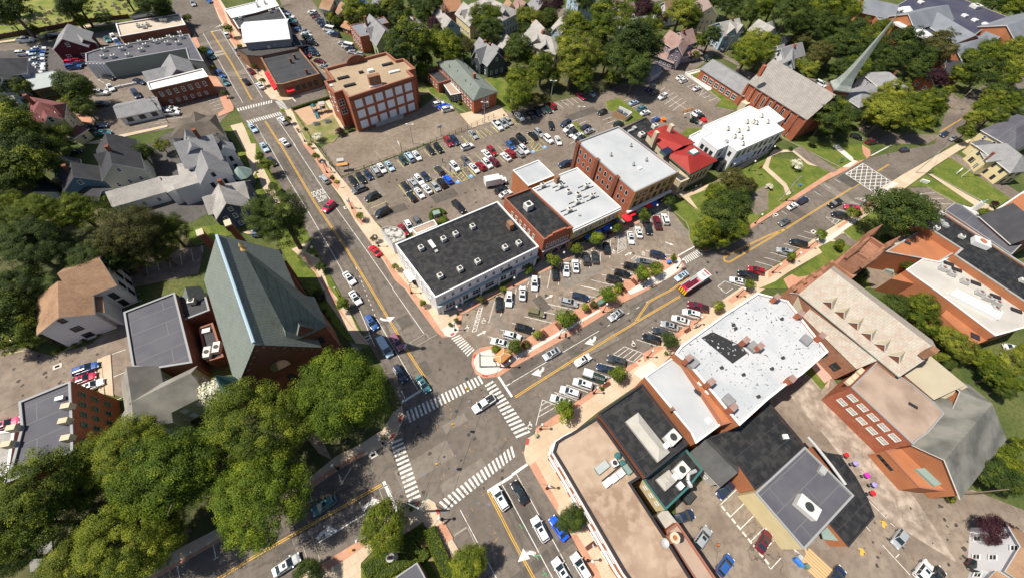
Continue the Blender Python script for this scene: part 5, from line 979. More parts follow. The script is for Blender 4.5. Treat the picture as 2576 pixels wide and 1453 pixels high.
LM = {'g': leafmat('green_leaves', (.022, .042, .004), (.085, .122, .008), (.25, .275, .02)), 'd': leafmat('dark_leaves', (.014, .03, .006), (.042, .07, .011), (.1, .135, .018)),
      'y': leafmat('yellow_green_leaves', (.05, .075, .008), (.15, .175, .018), (.32, .33, .035)), 'o': leafmat('olive_leaves', (.03, .036, .01), (.075, .075, .018), (.14, .13, .03)),
      'p': leafmat('purple_leaves', (.016, .006, .01), (.035, .011, .018), (.07, .02, .03)), 'w': leafmat('white_blossom', (.35, .36, .2), (.7, .68, .5), (.9, .88, .72)),
      'b': leafmat('bright_green_leaves', (.028, .056, .004), (.092, .145, .008), (.24, .29, .02))}
BARK = mat('bark', (.09, .07, .05), .95, (.15, .12, .09), 2)
nr = np.random.RandomState(3)
def leaf_mesh(name, n_clump, per, lf, seed, flat_=.9, irr=.3, cl=.24, gap=0.0):
    r = np.random.RandomState(seed); V = []; T = []
    big = r.normal(size=(9, 3)); big /= np.linalg.norm(big, axis=1)[:, None]; amp = r.uniform(-irr, irr*.75, 9)
    for i in range(n_clump):
        d = r.normal(size=3); d /= np.linalg.norm(d)
        if d[2] < -.45: d[2] *= -.5; d /= np.linalg.norm(d)
        R = 1+sum(a*max(0, d@q)**3 for a, q in zip(amp, big)); rad = R*(r.uniform(.5, .98)**.55 if i % 3 else r.uniform(.35, .8))
        c = d*rad*np.array([1, 1, flat_]); s = cl*r.uniform(.6, 1.25); tone = np.clip(r.normal(.4, .22), .02, .95)
        k = int(per*(s/cl)**2); o = r.normal(size=(k, 3)); o /= np.linalg.norm(o, axis=1)[:, None]; o[:, 2] = np.where(o[:, 2] < -.2, -o[:, 2], o[:, 2])
        P = c+o*s*np.array([1, 1, .62])*r.uniform(.55, 1.05, (k, 1))
        nn = o*.9+d*.6+r.normal(size=(k, 3))*.5+np.array([0, 0, .25]); nn /= np.linalg.norm(nn, axis=1)[:, None]
        t1 = np.cross(nn, r.normal(size=(k, 3))); t1 /= np.linalg.norm(t1, axis=1)[:, None]; t2 = np.cross(nn, t1); L = lf*r.uniform(.6, 1.3, (k, 1))
        V.append(np.stack([P-t1*L, P+t2*L*.6, P+t1*L, P-t2*L*.6], 1).reshape(-1, 3)); T.append(np.clip(tone+r.normal(size=k)*.08, 0, 1))
    V = np.concatenate(V); T = np.concatenate(T); n = len(T)
    me = bpy.data.meshes.new(name); me.vertices.add(4*n); me.loops.add(4*n); me.polygons.add(n); me.vertices.foreach_set('co', V.astype('f').ravel())
    me.loops.foreach_set('vertex_index', np.arange(4*n)); me.polygons.foreach_set('loop_start', np.arange(0, 4*n, 4)); me.update(calc_edges=True)
    at = me.attributes.new('tone', 'FLOAT', 'FACE'); at.data.foreach_set('value', T.astype('f')); me.materials.append(LM['g']); return me
def trunk_mesh(name, h, limbs, seed):                       # crown of radius 1 centred at z=0, trunk reaching down to -h
    r = random.Random(seed); b = MB(); b.tube((0, 0, -h), (.02, .01, -.25), .085, .055, 8); b.tube((.02, .01, -.25), (.0, .05, .3), .05, .015, 6)
    for i in range(limbs):
        a = i*2.4+r.random(); z0 = -.35+.5*i/limbs; l = r.uniform(.35, .65); b.tube((.01, .01, z0), (math.cos(a)*l, math.sin(a)*l, z0+r.uniform(.1, .3)), .025, .008, 5)
    return b.mesh(name, [BARK])
BIG = [leaf_mesh('crown', 430, 175, .0138, 10+i, .9, .5, .135) for i in range(3)]
MID = [leaf_mesh('crown', 200, 120, .026, 20+i, .9, .48, .19) for i in range(4)]
SML = [leaf_mesh('crown', 40, 60, .085, 30+i, .9, .3, .42) for i in range(4)]
CON = []
TR = [trunk_mesh('trunk', 1.75, 7, i) for i in range(3)]; TRS = [trunk_mesh('trunk', 2.2, 5, 9+i) for i in range(2)]
ntree = [0]
def tree(x, y, R, kind='g', size='m', name='broadleaf_tree', label='', group=None, hs=1.0, tr=None, cat='tree'):
    """x, y = crown centre in the picture, R = crown radius there"""
    ntree[0] += 1; i = ntree[0]; rm = R*mpp(x, y)*((1.32 if y < 300 and x > 850 else 1.18) if size == 'm' else 1)
    th = {'b': 1.35, 'm': 1.3, 's': 1.7}[size] if tr is None else tr; rm /= 1+rm*th*hs/82; zc = rm*th*hs; p = G(x, y, zc); rr = random.Random(i)
    e = empty(name, (p.x, p.y, 0), label, cat, group)
    me = {'b': BIG, 'm': MID, 's': SML}[size]; me = me[i % len(me)]
    o = child('crown', me, e, (0, 0, zc), rr.random()*6.28, {0: LM[kind]}); o.scale = (rm*rr.uniform(.93, 1.07), rm*rr.uniform(.93, 1.07), rm*hs*rr.uniform(.92, 1.05))
    if tr != 0.0 and zc > rm*.9:
        t = child('trunk', (TRS if size == 's' else TR)[i % 2], e, (0, 0, zc), rr.random()*6.28); t.scale = (rm, rm, zc/(2.2 if size == 's' else 1.75))
    return e
def trees(group, phrase, data, size='m', name='broadleaf_tree', what='tree', order=0, hs=1.0, tr=None, cat='tree'):
    L = []
    for ln in data.split(';'):
        a = ln.split(); 
        if not a: continue
        if float(a[3]) < 1: continue
        k = a[0]; x, y = DD(a[1]+' '+a[2])[0] if a[1] != 'D' else tuple(map(float, a[2].split(','))); L.append((k, x, y, float(a[3])/(1 if a[1] == 'D' else 4)))
    L.sort(key=lambda t: t[1+order]); cn = {'g': 'green', 'd': 'dark green', 'y': 'yellow green', 'o': 'olive brown', 'p': 'dark purple', 'w': 'white flowering', 'b': 'bright green'}
    tot = {}
    for t in L: tot[t[0]] = tot.get(t[0], 0)+1
    seen = {}
    for t in L:
        j = seen.get(t[0], 0); seen[t[0]] = j+1
        lab = '%s %s %s' % (cn[t[0]], what, phrase) if tot[t[0]] == 1 else '%s %s %s from the %s %s' % (ordinal(j), cn[t[0]], what, ('left', 'top')[order], phrase)
        tree(t[1], t[2], t[3], t[0], size, name, lab, group, hs, tr, cat)
trees('big trees before the green roofed church', 'below the green roofed church', 'b D 885,985 125; g D 650,1090 130; b D 460,1200 140; b D 640,1250 125; g D 340,1150 95; d D 780,1010 70', 'b', 'shade_tree', 'broad tree')
trees('trees along the south west avenue', 'in the lower left corner', 'g D 130,1260 125; y D 60,1310 90; g D 240,1190 90; y D 190,1400 100; g D 330,1385 110; d D 30,1400 70; g D 60,1220 60; g D 420,1330 70', 'b', 'shade_tree', 'spreading tree')
trees('trees left of the victorian house', 'above the brown roofed white house', 'g D 90,545 70; d D 40,610 75; d D 130,620 75; g D 205,540 62; o D 355,590 78; o D 300,620 58; g D 425,580 48; d D 235,650 62; d D 40,720 70; g D 20,520 60; g D 400,630 48; d D 320,655 48', 'b', 'shade_tree', 'large tree')
trees('trees beside the brown roofed house', 'below the brown roofed white building', 'd D 30,790 60; g D 70,830 45; g D 20,850 40; d D 60,770 40')
trees('trees at the left edge', 'by the red roofed villa', 'g D 40,330 60; d D 30,400 60; g D 80,420 55; d D 25,280 35; g D 130,370 35; d D 75,300 30; g D 150,345 30; d D 100,390 40; d D 20,460 50')
trees('trees around the metal roofed garage', 'around the grey metal roofed garage', 'd 00 750,880 150; g 00 830,950 120; g 00 220,880 75; d 00 860,1090 90; d 00 30,870 90; y 00 700,1040 80')
trees('cemetery trees', 'in the cemetery', 'd 00 100,90 180; d 00 680,80 140; d 00 780,60 130; g 00 1190,80 0.1; d 00 30,-30 120; d 00 1540,60 130; d 00 1250,-40 90; d 00 1660,120 80; g 00 100,210 80; d 00 1050,200 60; g 00 820,220 60; g 00 330,300 40', 'm', 'cemetery_tree', 'full tree')
trees('small trees by the victorian houses', 'among the victorian houses', 'd 01 1440,100 110; y 01 1630,20 60; d 01 1420,60 60; y 01 450,420 40; g 01 1060,550 50; g 01 2470,250 0.1')
trees('street trees at the church', 'beside the green roofed church', 'b 12 870,150 65; d 11 650,1230 50', 's', 'street_tree', 'small round tree')
tree(*D('11 290,790')[0], 76, 'd', 'b', 'shade_tree', 'wide dark green shade tree casting a shadow over the main street above the church')
trees('west street trees of the main street', 'west of the main street', 'g 11 100,210 75; d 11 180,430 45; g 11 40,130 45', 's', 'street_tree', 'street tree', 1)
trees('east street trees of the main street', 'along the east pavement', 'g 11 605,120 36; o 11 770,345 28; y 11 1040,720 38; o 11 1190,945 34; y 11 1405,1230 36; g 12 1680,145 36; g 12 2015,320 26; g 10 330,1200 30; g 11 545,10 22', 's', 'street_tree', 'young street tree', 1, 1.1)
trees('street trees at the top of the main street', 'at the top of the street', 'g 00 1890,190 36; g 00 2300,295 45; b 00 2040,515 42; g 00 2420,480 28; g 00 2510,600 28; g 00 2140,690 26; g 00 2260,940 28; g 10 70,815 30; g 00 2555,670 24', 's', 'street_tree', 'young roadside tree', 1, 1.1)
trees('street trees before the plaza shops', 'before the plaza shops', 'g 21 180,1265 50; g 21 420,1170 65; g 21 640,1050 62; b 21 845,950 72; g 21 1060,840 60; g 21 1325,715 62; d 21 1590,575 60; o 12 2265,100 40; g 12 2490,10 34', 's', 'street_tree', 'round street tree')
trees('trees on the brick median', 'on the brick median', 'b 21 1315,1305 80; g 21 1440,1240 70; g 21 1625,1140 34; b 22 955,65 80; b 22 530,300 95; y 22 735,185 42; y 22 255,460 45; g 22 30,590 75; g 12 2410,610 45; g 21 1075,1425 40; y 22 1060,10 36', 's', 'street_tree', 'round median tree')
trees('street trees south of the avenue', 'along the south avenue pavement', 'b 22 540,1220 105; g 22 1065,855 82; d 22 1575,515 78; g 22 2080,175 55; g 21 2390,1405 55; g 31 235,1130 45; b 31 545,910 52; g 31 860,700 60', 's', 'street_tree', 'street tree')
tree(*D('23 600,850')[0], 38, 'd', 'm', 'street_tree', 'dense round dark street tree over the bright blue car')
tree(*D('13 1290,930')[0], 56, 'g', 'm', 'street_tree', 'dense green street tree at the corner of the hedged garden')
tree(*D('13 2130,1320')[0], 45, 'g', 'm', 'street_tree', 'round green tree at the bottom edge right of the hedged garden')
tree(*D('13 530,1410')[0], 32, 'd', 'm', 'street_tree', 'small dark tree at the bottom edge beside the silver saloon')
trees('trees of the plaza green', 'on the green plaza island', 'd 21 2060,720 190; g 21 1960,880 160; d 21 2200,620 190; g 21 2200,860 140; o 21 2200,380 130; g 21 2050,520 120; p 21 2400,430 60; o 21 2330,430 90; g 21 2100,950 90', 'm', 'shade_tree', 'spreading tree')
tree(*D('31 1305,690')[0], 63, 'd', 'm', 'shade_tree', 'large round dark tree on the lawn between the avenue and the black roofed theatre')
trees('trees around the sandstone church', 'around the sandstone church tower', 'g 31 1360,1180 82; g 31 720,1010 52; d 31 1180,960 50; d 31 930,1290 65; g 31 880,1370 45; g 31 2170,700 45; p 31 2280,600 32')
trees('trees between the churches and orange blocks', 'between pink slate roof and orange blocks', 'd 32 1250,170 120; g 32 1530,170 130; g 32 1560,330 110; y 32 1790,480 110; y 32 1900,590 120; g 32 2150,700 110; g 32 2280,880 120; y 32 2430,760 110; g 32 2480,950 100; d 32 2350,1010 90; g 32 2560,600 50; y 32 2500,650 60; d 32 1820,760 60; y 32 1750,680 60')
trees('trees at the right edge', 'beside the big gymnasium', 'd 33 2250,400 160; g 33 2350,250 130; d 33 2400,480 140; y 33 2540,330 80; g 33 2510,100 60; g 33 1830,640 42')
tree(*D('33 2290,1000')[0], 38, 'p', 'm', 'ornamental_tree', 'dark purple leaved tree beside the white corner house')
trees('trees behind the school', 'behind the brick school', 'g 10 1540,420 190; d 10 1480,540 150; g 10 1920,480 130; g 10 1860,420 100; g 10 1880,540 90; o 10 2090,490 80; b 10 1670,720 62; d 10 1700,600 80; d 10 1420,590 90; g 10 2080,640 0.1; g 10 2000,560 60; g 10 1330,640 0.1')
trees('trees of the residential blocks', 'in the gardens at the top centre', 'g 10 1010,130 100; g 10 1160,150 90; d 10 1280,120 80; y 10 1380,60 100; d 10 1440,160 80; d 10 1740,60 110; d 10 1690,170 80; g 10 2310,190 130; d 10 2370,320 110; g 10 2300,270 80; d 10 2160,300 22; p 10 1800,260 75; d 10 2130,130 50; g 10 960,250 40; y 10 770,180 60; g 10 820,220 50; d 10 1600,30 70; g 10 1520,150 60; y 10 1960,390 60')
trees('trees between the gardens and the big car park', 'beyond the big car park', 'g 20 90,830 120; g 20 60,980 120; g 20 190,600 90; d 20 60,520 130; g 20 300,680 120; y 20 640,560 170; y 20 600,700 130; g 20 420,780 80; g 20 520,470 90; g 20 640,270 140; g 20 980,190 160; g 20 900,330 120; d 20 880,460 80; d 20 1230,430 190; d 20 1080,620 150; o 20 1230,500 140; d 20 1250,700 150; g 20 950,600 90; d 20 1380,500 130; g 20 700,780 100; y 20 1450,270 60; g 20 1350,280 80; d 20 800,650 70; g 20 1000,780 70; o 20 230,1010 55; o 20 330,1000 40; d 20 740,880 70; y 20 10,1090 30; d 20 20,450 80', 'm', 'shade_tree', 'tall garden tree')
trees('trees of the top row', 'along the top edge', 'y 20 160,190 100; d 20 370,190 80; p 20 400,60 100; d 20 730,30 90; p 20 1320,100 85; p 20 1510,190 45; y 20 1700,130 130; g 20 1780,170 110; g 20 1450,130 60; g 20 1800,260 70; g 20 560,600 0.1; d 20 1250,40 70; d 20 130,290 70; g 20 1230,20 60; g 20 420,230 60; o 20 880,20 40')
trees('trees by the side street', 'behind the church hall', 'd 20 2000,380 95; g 20 1880,430 60; b 20 1840,555 36; p 20 1790,570 30; y 20 2430,430 110; g 20 2370,560 120; y 20 2330,460 80; g 20 2500,560 90; y 20 2560,400 70; g 20 2130,250 0.1; g 20 2250,480 36')
trees('wood at the top right', 'in the wood at the top right', 'd 20 2200,60 110; d 20 2330,150 100; d 20 2050,10 90; g 20 2480,90 120; d 20 2280,240 0.1; d 30 60,60 110; d 30 200,180 130; g 30 330,90 110; d 30 330,240 120; g 30 560,120 130; d 30 500,270 120; g 30 690,140 120; d 30 680,300 120; g 30 830,120 90; d 30 860,300 120; d 30 700,470 130; g 30 560,560 80; d 30 830,500 130; g 30 960,430 120; o 30 500,560 110; y 30 420,700 80; g 30 1130,290 80; d 30 1050,560 100; d 30 1080,680 80; g 30 900,680 100; d 30 760,700 90; y 30 560,50 60; d 30 1330,480 130; g 30 1380,390 100; d 30 1260,620 110; o 30 1680,500 120; o 30 1760,390 80; d 30 1560,600 110; d 30 1480,700 90; g 30 60,430 60; o 30 330,400 60; g 30 300,640 50', 'm', 'wood_tree', 'woodland tree')
trees('trees of the right residential block', 'near the right edge', 'g 30 2210,520 100; g 30 2050,620 100; g 30 2350,600 110; y 30 2500,700 110; d 30 2150,760 110; g 30 2350,800 110; g 30 1960,760 80; y 30 2450,500 80; d 30 2300,950 100; g 30 2480,450 80; y 30 2250,1000 90; g 30 2400,1050 100; g 30 2150,1080 80; y 30 2050,1200 90; g 30 2250,1180 90; g 30 2000,1330 80; d 30 2560,1000 80; p 30 1690,790 80; g 30 1800,920 50; d 30 2400,330 0.1; g 30 2540,400 60; d 30 2280,20 110; g 30 2440,70 110; d 30 2570,60 110; d 30 2400,-60 120; g 30 2520,220 0.1')
trees('trees before the brick church', 'before the brick church', 'd 30 600,1180 140; g 30 720,1130 120; y 30 1100,1050 120; y 30 1240,960 110; y 30 1180,1160 140; g 30 1430,1120 130; y 30 1350,1010 110; g 30 1600,1040 100; g 30 1500,1240 120; g 30 1680,1100 80; d 30 740,1320 60; d 30 1230,1290 80; d 30 850,1170 70; g 30 540,1310 60; y 30 1020,1180 60; d 30 1650,1230 60; d 30 450,1420 40')
trees('flowering trees', 'with creamy blossom', 'w 31 295,205 58; w 31 15,425 32; w 10 615,1375 48', 's', 'flowering_tree', 'shrub like tree', 0, 1, 1.0)
tree(*D('02 2180,1040')[0], 30, 'w', 's', 'flowering_tree', 'cream blossomed tree squeezed between the grey cross gabled house and the big green trees', None, 1.4)
trees('purple shrubs of the school', 'by the playground', 'p 10 850,1330 42; p 10 930,1290 34', 's', 'ornamental_tree', 'small plum tree', 0, 1, 1.0)
trees('clipped shrubs', 'of all clipped round shrubs', 'd 31 230,50 24; d 10 535,1050 14; g 10 2050,1040 22; y 11 25,355 14; y 11 10,285 12; d 02 1060,410 28; d 02 840,510 32; d 02 620,600 30; g 02 1000,460 22; y 02 750,560 24; y 02 560,640 22; d 12 730,290 22; d 12 690,220 24; g 01 2460,215 22; g 01 2495,290 22; g 12 2560,400 .1; d 02 2230,740 24; g 01 1100,520 22; y 20 1990,440 14; g 31 1740,670 .1; y 32 170,60 26; g 33 2150,1190 24; y 33 2120,1230 20; y 33 2080,1020 26; d 10 500,1300 20; b 10 2495,1160 10; y 31 160,20 .1; d 12 620,60 60; p 12 640,90 50', 's', 'shrub', 'rounded shrub', 0, .9, .75, 'shrub')
trees('conifers', 'with a narrow pointed crown', 'd 00 130,1110 60; d 10 2140,330 16; d 02 80,260 55', 'm', 'conifer', 'evergreen', 0, 1.8, .9)
# clipped hedges: dense boxes of small leaves
def hedge(name, label, s, h, m='g', wd=None, cat='hedge', seed=1, closed=False):
    P = W(s, h*.5); c = sum(P, Vector((0, 0)))/len(P); r = np.random.RandomState(seed); V = []; T = []
    seg = [(P[i], P[i+1]) for i in range(len(P)-1)]+([(P[-1], P[0])] if closed else [])
    core = MB()
    for a, q in seg:
        L = (q-a).length; u = (q-a)/L; n = Vector((-u.y, u.x)); k = int(L*wd*95)+20
        core.prism([a+n*wd*.42, q+n*wd*.42, q-n*wd*.42, a-n*wd*.42], 0, h*.93)
        for i in range(k):
            s_ = r.uniform(-.02, 1.02); f = r.rand()
            if f < .55: t_ = r.uniform(-.5, .5); z = h*r.uniform(.93, 1.03)
            else: t_ = r.choice([-.5, .5])*r.uniform(.93, 1.05); z = h*r.uniform(.05, 1)
            p = a+u*(L*s_)+n*(t_*wd); p3 = np.array([p.x, p.y, z]); d = r.normal(size=3)+np.array([0, 0, 1.0]); d /= np.linalg.norm(d); t1 = np.cross(d, r.normal(size=3)); t1 /= np.linalg.norm(t1); t2 = np.cross(d, t1); l = r.uniform(.07, .15)
            V += [p3-t1*l, p3+t2*l*.7, p3+t1*l, p3-t2*l*.7]; T.append(np.clip(r.normal(.45, .18), 0, 1))
    n = len(T); V = np.array(V)-np.array([c.x, c.y, 0]); me = bpy.data.meshes.new('foliage'); me.vertices.add(4*n); me.loops.add(4*n); me.polygons.add(n); me.vertices.foreach_set('co', V.astype('f').ravel())
    me.loops.foreach_set('vertex_index', np.arange(4*n)); me.polygons.foreach_set('loop_start', np.arange(0, 4*n, 4)); me.update(calc_edges=True)
    at = me.attributes.new('tone', 'FLOAT', 'FACE'); at.data.foreach_set('value', np.array(T, 'f')); me.materials.append(LM[m])
    e = empty(name, (c.x, c.y, 0), label, cat); child('foliage', me, e); core.build('stems', mat('hedge_core', (.03, .05, .012), .95), e); return e
hedge('clipped_hedge', 'long clipped hedge on the avenue side of the garden at the bottom', '13 1100,1390 1700,960', 1.5, 'g', 2.2, seed=3)
hedge('clipped_hedge', 'clipped hedge running down the main street side of the garden at the bottom', '13 1740,960 1900,1330 1990,1600', 1.5, 'g', 2.2, seed=4)
hedge('clipped_hedge', 'inner clipped hedge around the bottom garden building', '13 1200,1440 1640,1180 1700,1270', 1.2, 'g', 2.2, seed=5)
hedge('clipped_hedge', 'long low hedge between the playground and the side street by the school', '10 370,1100 520,1050 740,985', 1.0, 'g', .8, seed=6)
a = D('11 1835,735')[0]; hr = 20
hedge('ring_hedge', 'round ring shaped hedge around the green box in the central car park', '@'+' '.join('%f,%f' % (a[0]+hr*math.cos(t*math.pi/6), a[1]-2+hr*.82*math.sin(t*math.pi/6)) for t in range(1, 12)), .9, 'b', .9, seed=7)
tree(a[0]+13, a[1]+8, 11, 'b', 's', 'shrub', 'bright green shrub inside the ring hedge of the car park', None, .8, .7, 'shrub')
b = MB(); p = G(a[0]-4, a[1]-4); e = empty('utility_box', (p.x, p.y, 0), 'pale green utility box inside the ring hedge of the car park', 'utility box'); b.box((p.x, p.y, 0), (1.8, 1.4, 1.3), .4, 0); b.box((p.x, p.y, 1.3), (1.9, 1.5, .1), .4, 0); b.build('cabinet', R_GREEN, e)
b = MB(); b.lathe((G(*a).x, G(*a).y, .0), [(0, .08), (2.3, .08), (2.6, .02)], 16); struct(b, 'planting_bed', MULCH)
# ---------------------------------------------------------------- vehicles
def paint(name, c, rough=.3, metal=0.0): 
    m = mat('paint_'+name, c, rough, spec=.6, metal=metal); m.node_tree.nodes['Principled BSDF'].inputs['Coat Weight'].default_value = .5; return m
PC = {'white': paint('white', (.78, .79, .8)), 'black': paint('black', (.012, .012, .014)), 'silver': paint('silver', (.45, .47, .49), .35, .3), 'grey': paint('grey', (.12, .125, .135)), 'dark grey': paint('dark_grey', (.05, .052, .058)),
      'blue': paint('blue', (.03, .1, .33)), 'bright blue': paint('bright_blue', (.01, .1, .75)), 'navy': paint('navy', (.018, .03, .075)), 'scarlet': paint('scarlet', (.65, .01, .02)), 'red': paint('red', (.3, .01, .018)), 'maroon': paint('maroon', (.13, .012, .025)),
      'crimson': paint('crimson', (.5, .015, .07)), 'mauve': paint('mauve', (.28, .1, .17)), 'pale blue': paint('pale_blue', (.42, .56, .68)), 'teal': paint('teal', (.05, .19, .22)), 'olive': paint('olive', (.16, .15, .08)), 'tan': paint('tan', (.45, .33, .22)), 'dark green': paint('dark_green', (.015, .045, .035)), 'pink': paint('pink', (.6, .1, .2))}
TYRE = mat('tyre_rubber', (.02, .02, .02), .9); RIM = mat('wheel_rim', (.4, .4, .42), .35, metal=.6); LAMP = mat('headlight_glass', (.75, .78, .8), .15); TAIL = mat('tail_light', (.35, .01, .01), .3); CGL = mat('car_glass', (.018, .03, .035), .08, spec=.9); TRIMK = mat('black_plastic', (.02, .02, .022), .6)
# profile: (x, z) of the body top from rear to front; cabin: rear base, rear top, front top, front base, roof height
CT = {'sedan': (4.75, 1.84, [(-2.37, .62), (-2.3, .98), (-1.45, 1.06), (-.9, 1.0), (1.0, .96), (1.9, .84), (2.28, .7), (2.37, .5)], (-1.75, -1.0, .35, 1.15, 1.44)),
      'coupe': (4.6, 1.88, [(-2.3, .62), (-2.2, .96), (-1.5, 1.02), (-.9, .96), (.8, .94), (1.8, .82), (2.2, .66), (2.3, .48)], (-1.7, -.75, .1, .9, 1.3)),
      'hatch': (4.3, 1.8, [(-2.15, .62), (-2.1, 1.0), (-1.8, 1.04), (-.9, 1.02), (1.0, .98), (1.75, .86), (2.08, .7), (2.15, .5)], (-2.02, -1.6, .35, 1.15, 1.5)),
      'suv': (4.75, 1.92, [(-2.37, .7), (-2.33, 1.12), (-2.0, 1.16), (-.9, 1.14), (1.0, 1.1), (1.9, 1.0), (2.27, .84), (2.37, .55)], (-2.26, -1.95, .35, 1.15, 1.74)),
      'wagon': (4.85, 1.85, [(-2.42, .65), (-2.38, 1.0), (-2.0, 1.06), (-.9, 1.02), (1.0, .98), (1.95, .86), (2.32, .7), (2.42, .5)], (-2.25, -1.85, .4, 1.2, 1.55)),
      'minivan': (5.1, 1.98, [(-2.55, .7), (-2.5, 1.1), (-2.1, 1.14), (-.9, 1.1), (1.4, 1.06), (2.1, .94), (2.45, .78), (2.55, .5)], (-2.42, -2.2, .9, 1.75, 1.78)),
      'pickup': (5.7, 2.0, [(-2.85, .7), (-2.83, 1.2), (-1.0, 1.22), (-.9, 1.22), (1.25, 1.18), (2.3, 1.1), (2.75, .95), (2.85, .6)], (-.95, -.75, .75, 1.4, 1.85)),
      'jeep': (4.4, 1.86, [(-2.2, .7), (-2.18, 1.12), (-2.0, 1.14), (-.9, 1.14), (.7, 1.14), (1.9, 1.1), (2.15, 1.05), (2.2, .6)], (-2.1, -2.05, .5, .78, 1.84)),
      'van': (5.6, 2.05, [(-2.8, .7), (-2.78, 1.25), (-2.3, 1.28), (-.9, 1.28), (1.7, 1.2), (2.4, 1.0), (2.7, .85), (2.8, .5)], (-2.76, -2.72, 1.1, 1.95, 2.3))}
def car_meshes(t):
    L, Wd, prof, (rb_, rt, ft, fb, H) = CT[t]; hw = Wd/2; b = MB()
    def sec(x, zt): 
        k = abs(x)/(L/2); tp = hw*(1-.13*max(0, (k-.62)/.38)**1.6); zb = .26+.1*max(0, (k-.85)/.15)
        sh = tp*.93; return [(x, -tp*.96, zb), (x, -tp, (zb+zt)*.5), (x, -sh, zt-.04), (x, -sh*.8, zt), (x, 0, zt+.03), (x, sh*.8, zt), (x, sh, zt-.04), (x, tp, (zb+zt)*.5), (x, tp*.96, zb)]
    pr = []
    for i in range(len(prof)-1):
        (x0, z0), (x1, z1) = prof[i], prof[i+1]; n = max(1, int((x1-x0)/.45)); pr += [(x0+(x1-x0)*j/n, z0+(z1-z0)*j/n) for j in range(n)]
    pr.append(prof[-1]); S_ = [sec(x, z) for x, z in pr]; n = 9; i0 = len(b.v)
    for s in S_: b.v += s
    for j in range(len(S_)-1):
        for k in range(n-1): b.f.append((i0+j*n+k, i0+(j+1)*n+k, i0+(j+1)*n+k+1, i0+j*n+k+1)[::-1]); b.m.append(0)
        b.f.append((i0+j*n, i0+j*n+n-1, i0+(j+1)*n+n-1, i0+(j+1)*n)[::-1]); b.m.append(1)
    b.f.append(tuple(i0+k for k in range(n))[::-1]); b.m.append(0); b.f.append(tuple(i0+(len(S_)-1)*n+k for k in range(n))); b.m.append(0)
    zb = [z for x, z in pr if abs(x-fb) == min(abs(q-fb) for q, _ in pr)][0]; zr = [z for x, z in pr if abs(x-rb_) == min(abs(q-rb_) for q, _ in pr)][0]
    wb, wt = hw*.86, hw*.7
    if t in ('jeep', 'van'): wt = hw*.8
    # roof panel and pillars (painted)
    R = [(rt, -wt, H), (ft, -wt, H), (ft, wt, H), (rt, wt, H)]; c = [(rt+.15, -wt*.7, H+.04), (ft-.15, -wt*.7, H+.04), (ft-.15, wt*.7, H+.04), (rt+.15, wt*.7, H+.04)]
    b.face(c, 0)
    for k in range(4): j = (k+1) % 4; b.face([R[k], R[j], c[j], c[k]], 0)
    for sy in (-1, 1):
        for (x0, x1, zz) in ((rb_, rt, zr), (fb, ft, zb)): b.tube((x0, sy*wb*.985, zz), (x1, sy*wt*.99, H), .05, .05, 4, 0, False)
        xm = (rt+ft)/2-.1; b.tube((xm, sy*wb, zb), (xm, sy*wt*1.01, H), .05, .05, 4, 0, False)
        b.box((fb-.15, sy*(hw+.06), zb), (.18, .2, .13), 0, 0)
    if t == 'pickup':
        b.face([(-2.72, -hw*.78, 1.245), (-1.0, -hw*.78, 1.245), (-1.0, hw*.78, 1.245), (-2.72, hw*.78, 1.245)], 1)
        for sy in (-1, 1): b.box((-1.85, sy*hw*.86, 1.2), (1.85, .14, .12), 0, 0)
        b.box((-2.76, 0, 1.2), (.12, 1.7, .12), 0, 0)
    body = b.mesh('body', [PC['white'], TRIMK]); g = MB()
    A = [(rb_, -wb, zr), (fb, -wb, zb), (fb, wb, zb), (rb_, wb, zr)]; T = [(x*.995, y*.985, z-.01) for x, y, z in R]
    for k in range(4): j = (k+1) % 4; g.face([A[k], A[j], T[j], T[k]], 0)
    if t in ('suv', 'sedan', 'minivan', 'wagon') : g.face([(ft-.2, -.4, H+.048), (ft-.2, .4, H+.048), (ft-.85, .4, H+.048), (ft-.85, -.4, H+.048)], 0)
    glass = g.mesh('windows', [CGL])
    w_ = MB(); r = .33 if t not in ('pickup', 'suv', 'jeep') else .37
    w_.tube((0, -.11, 0), (0, .11, 0), r, r, 12, 0)
    tyre = w_.mesh('tyre', [TYRE]); w_ = MB(); w_.tube((0, -.118, 0), (0, .118, 0), r*.6, r*.6, 10, 0); rim = w_.mesh('rim', [RIM])
    hl = MB(); hl.box((0, 0, 0), (.3, .36, .16)); tl = MB(); tl.box((0, 0, 0), (.12, .34, .2)); z_f, z_r = prof[-2][1]-.14, prof[1][1]-.3
    return body, glass, tyre, rim, hl.mesh('headlight', [LAMP]), tl.mesh('tail_light', [TAIL]), (L, hw, r, z_f, z_r, H)
_cm = {}
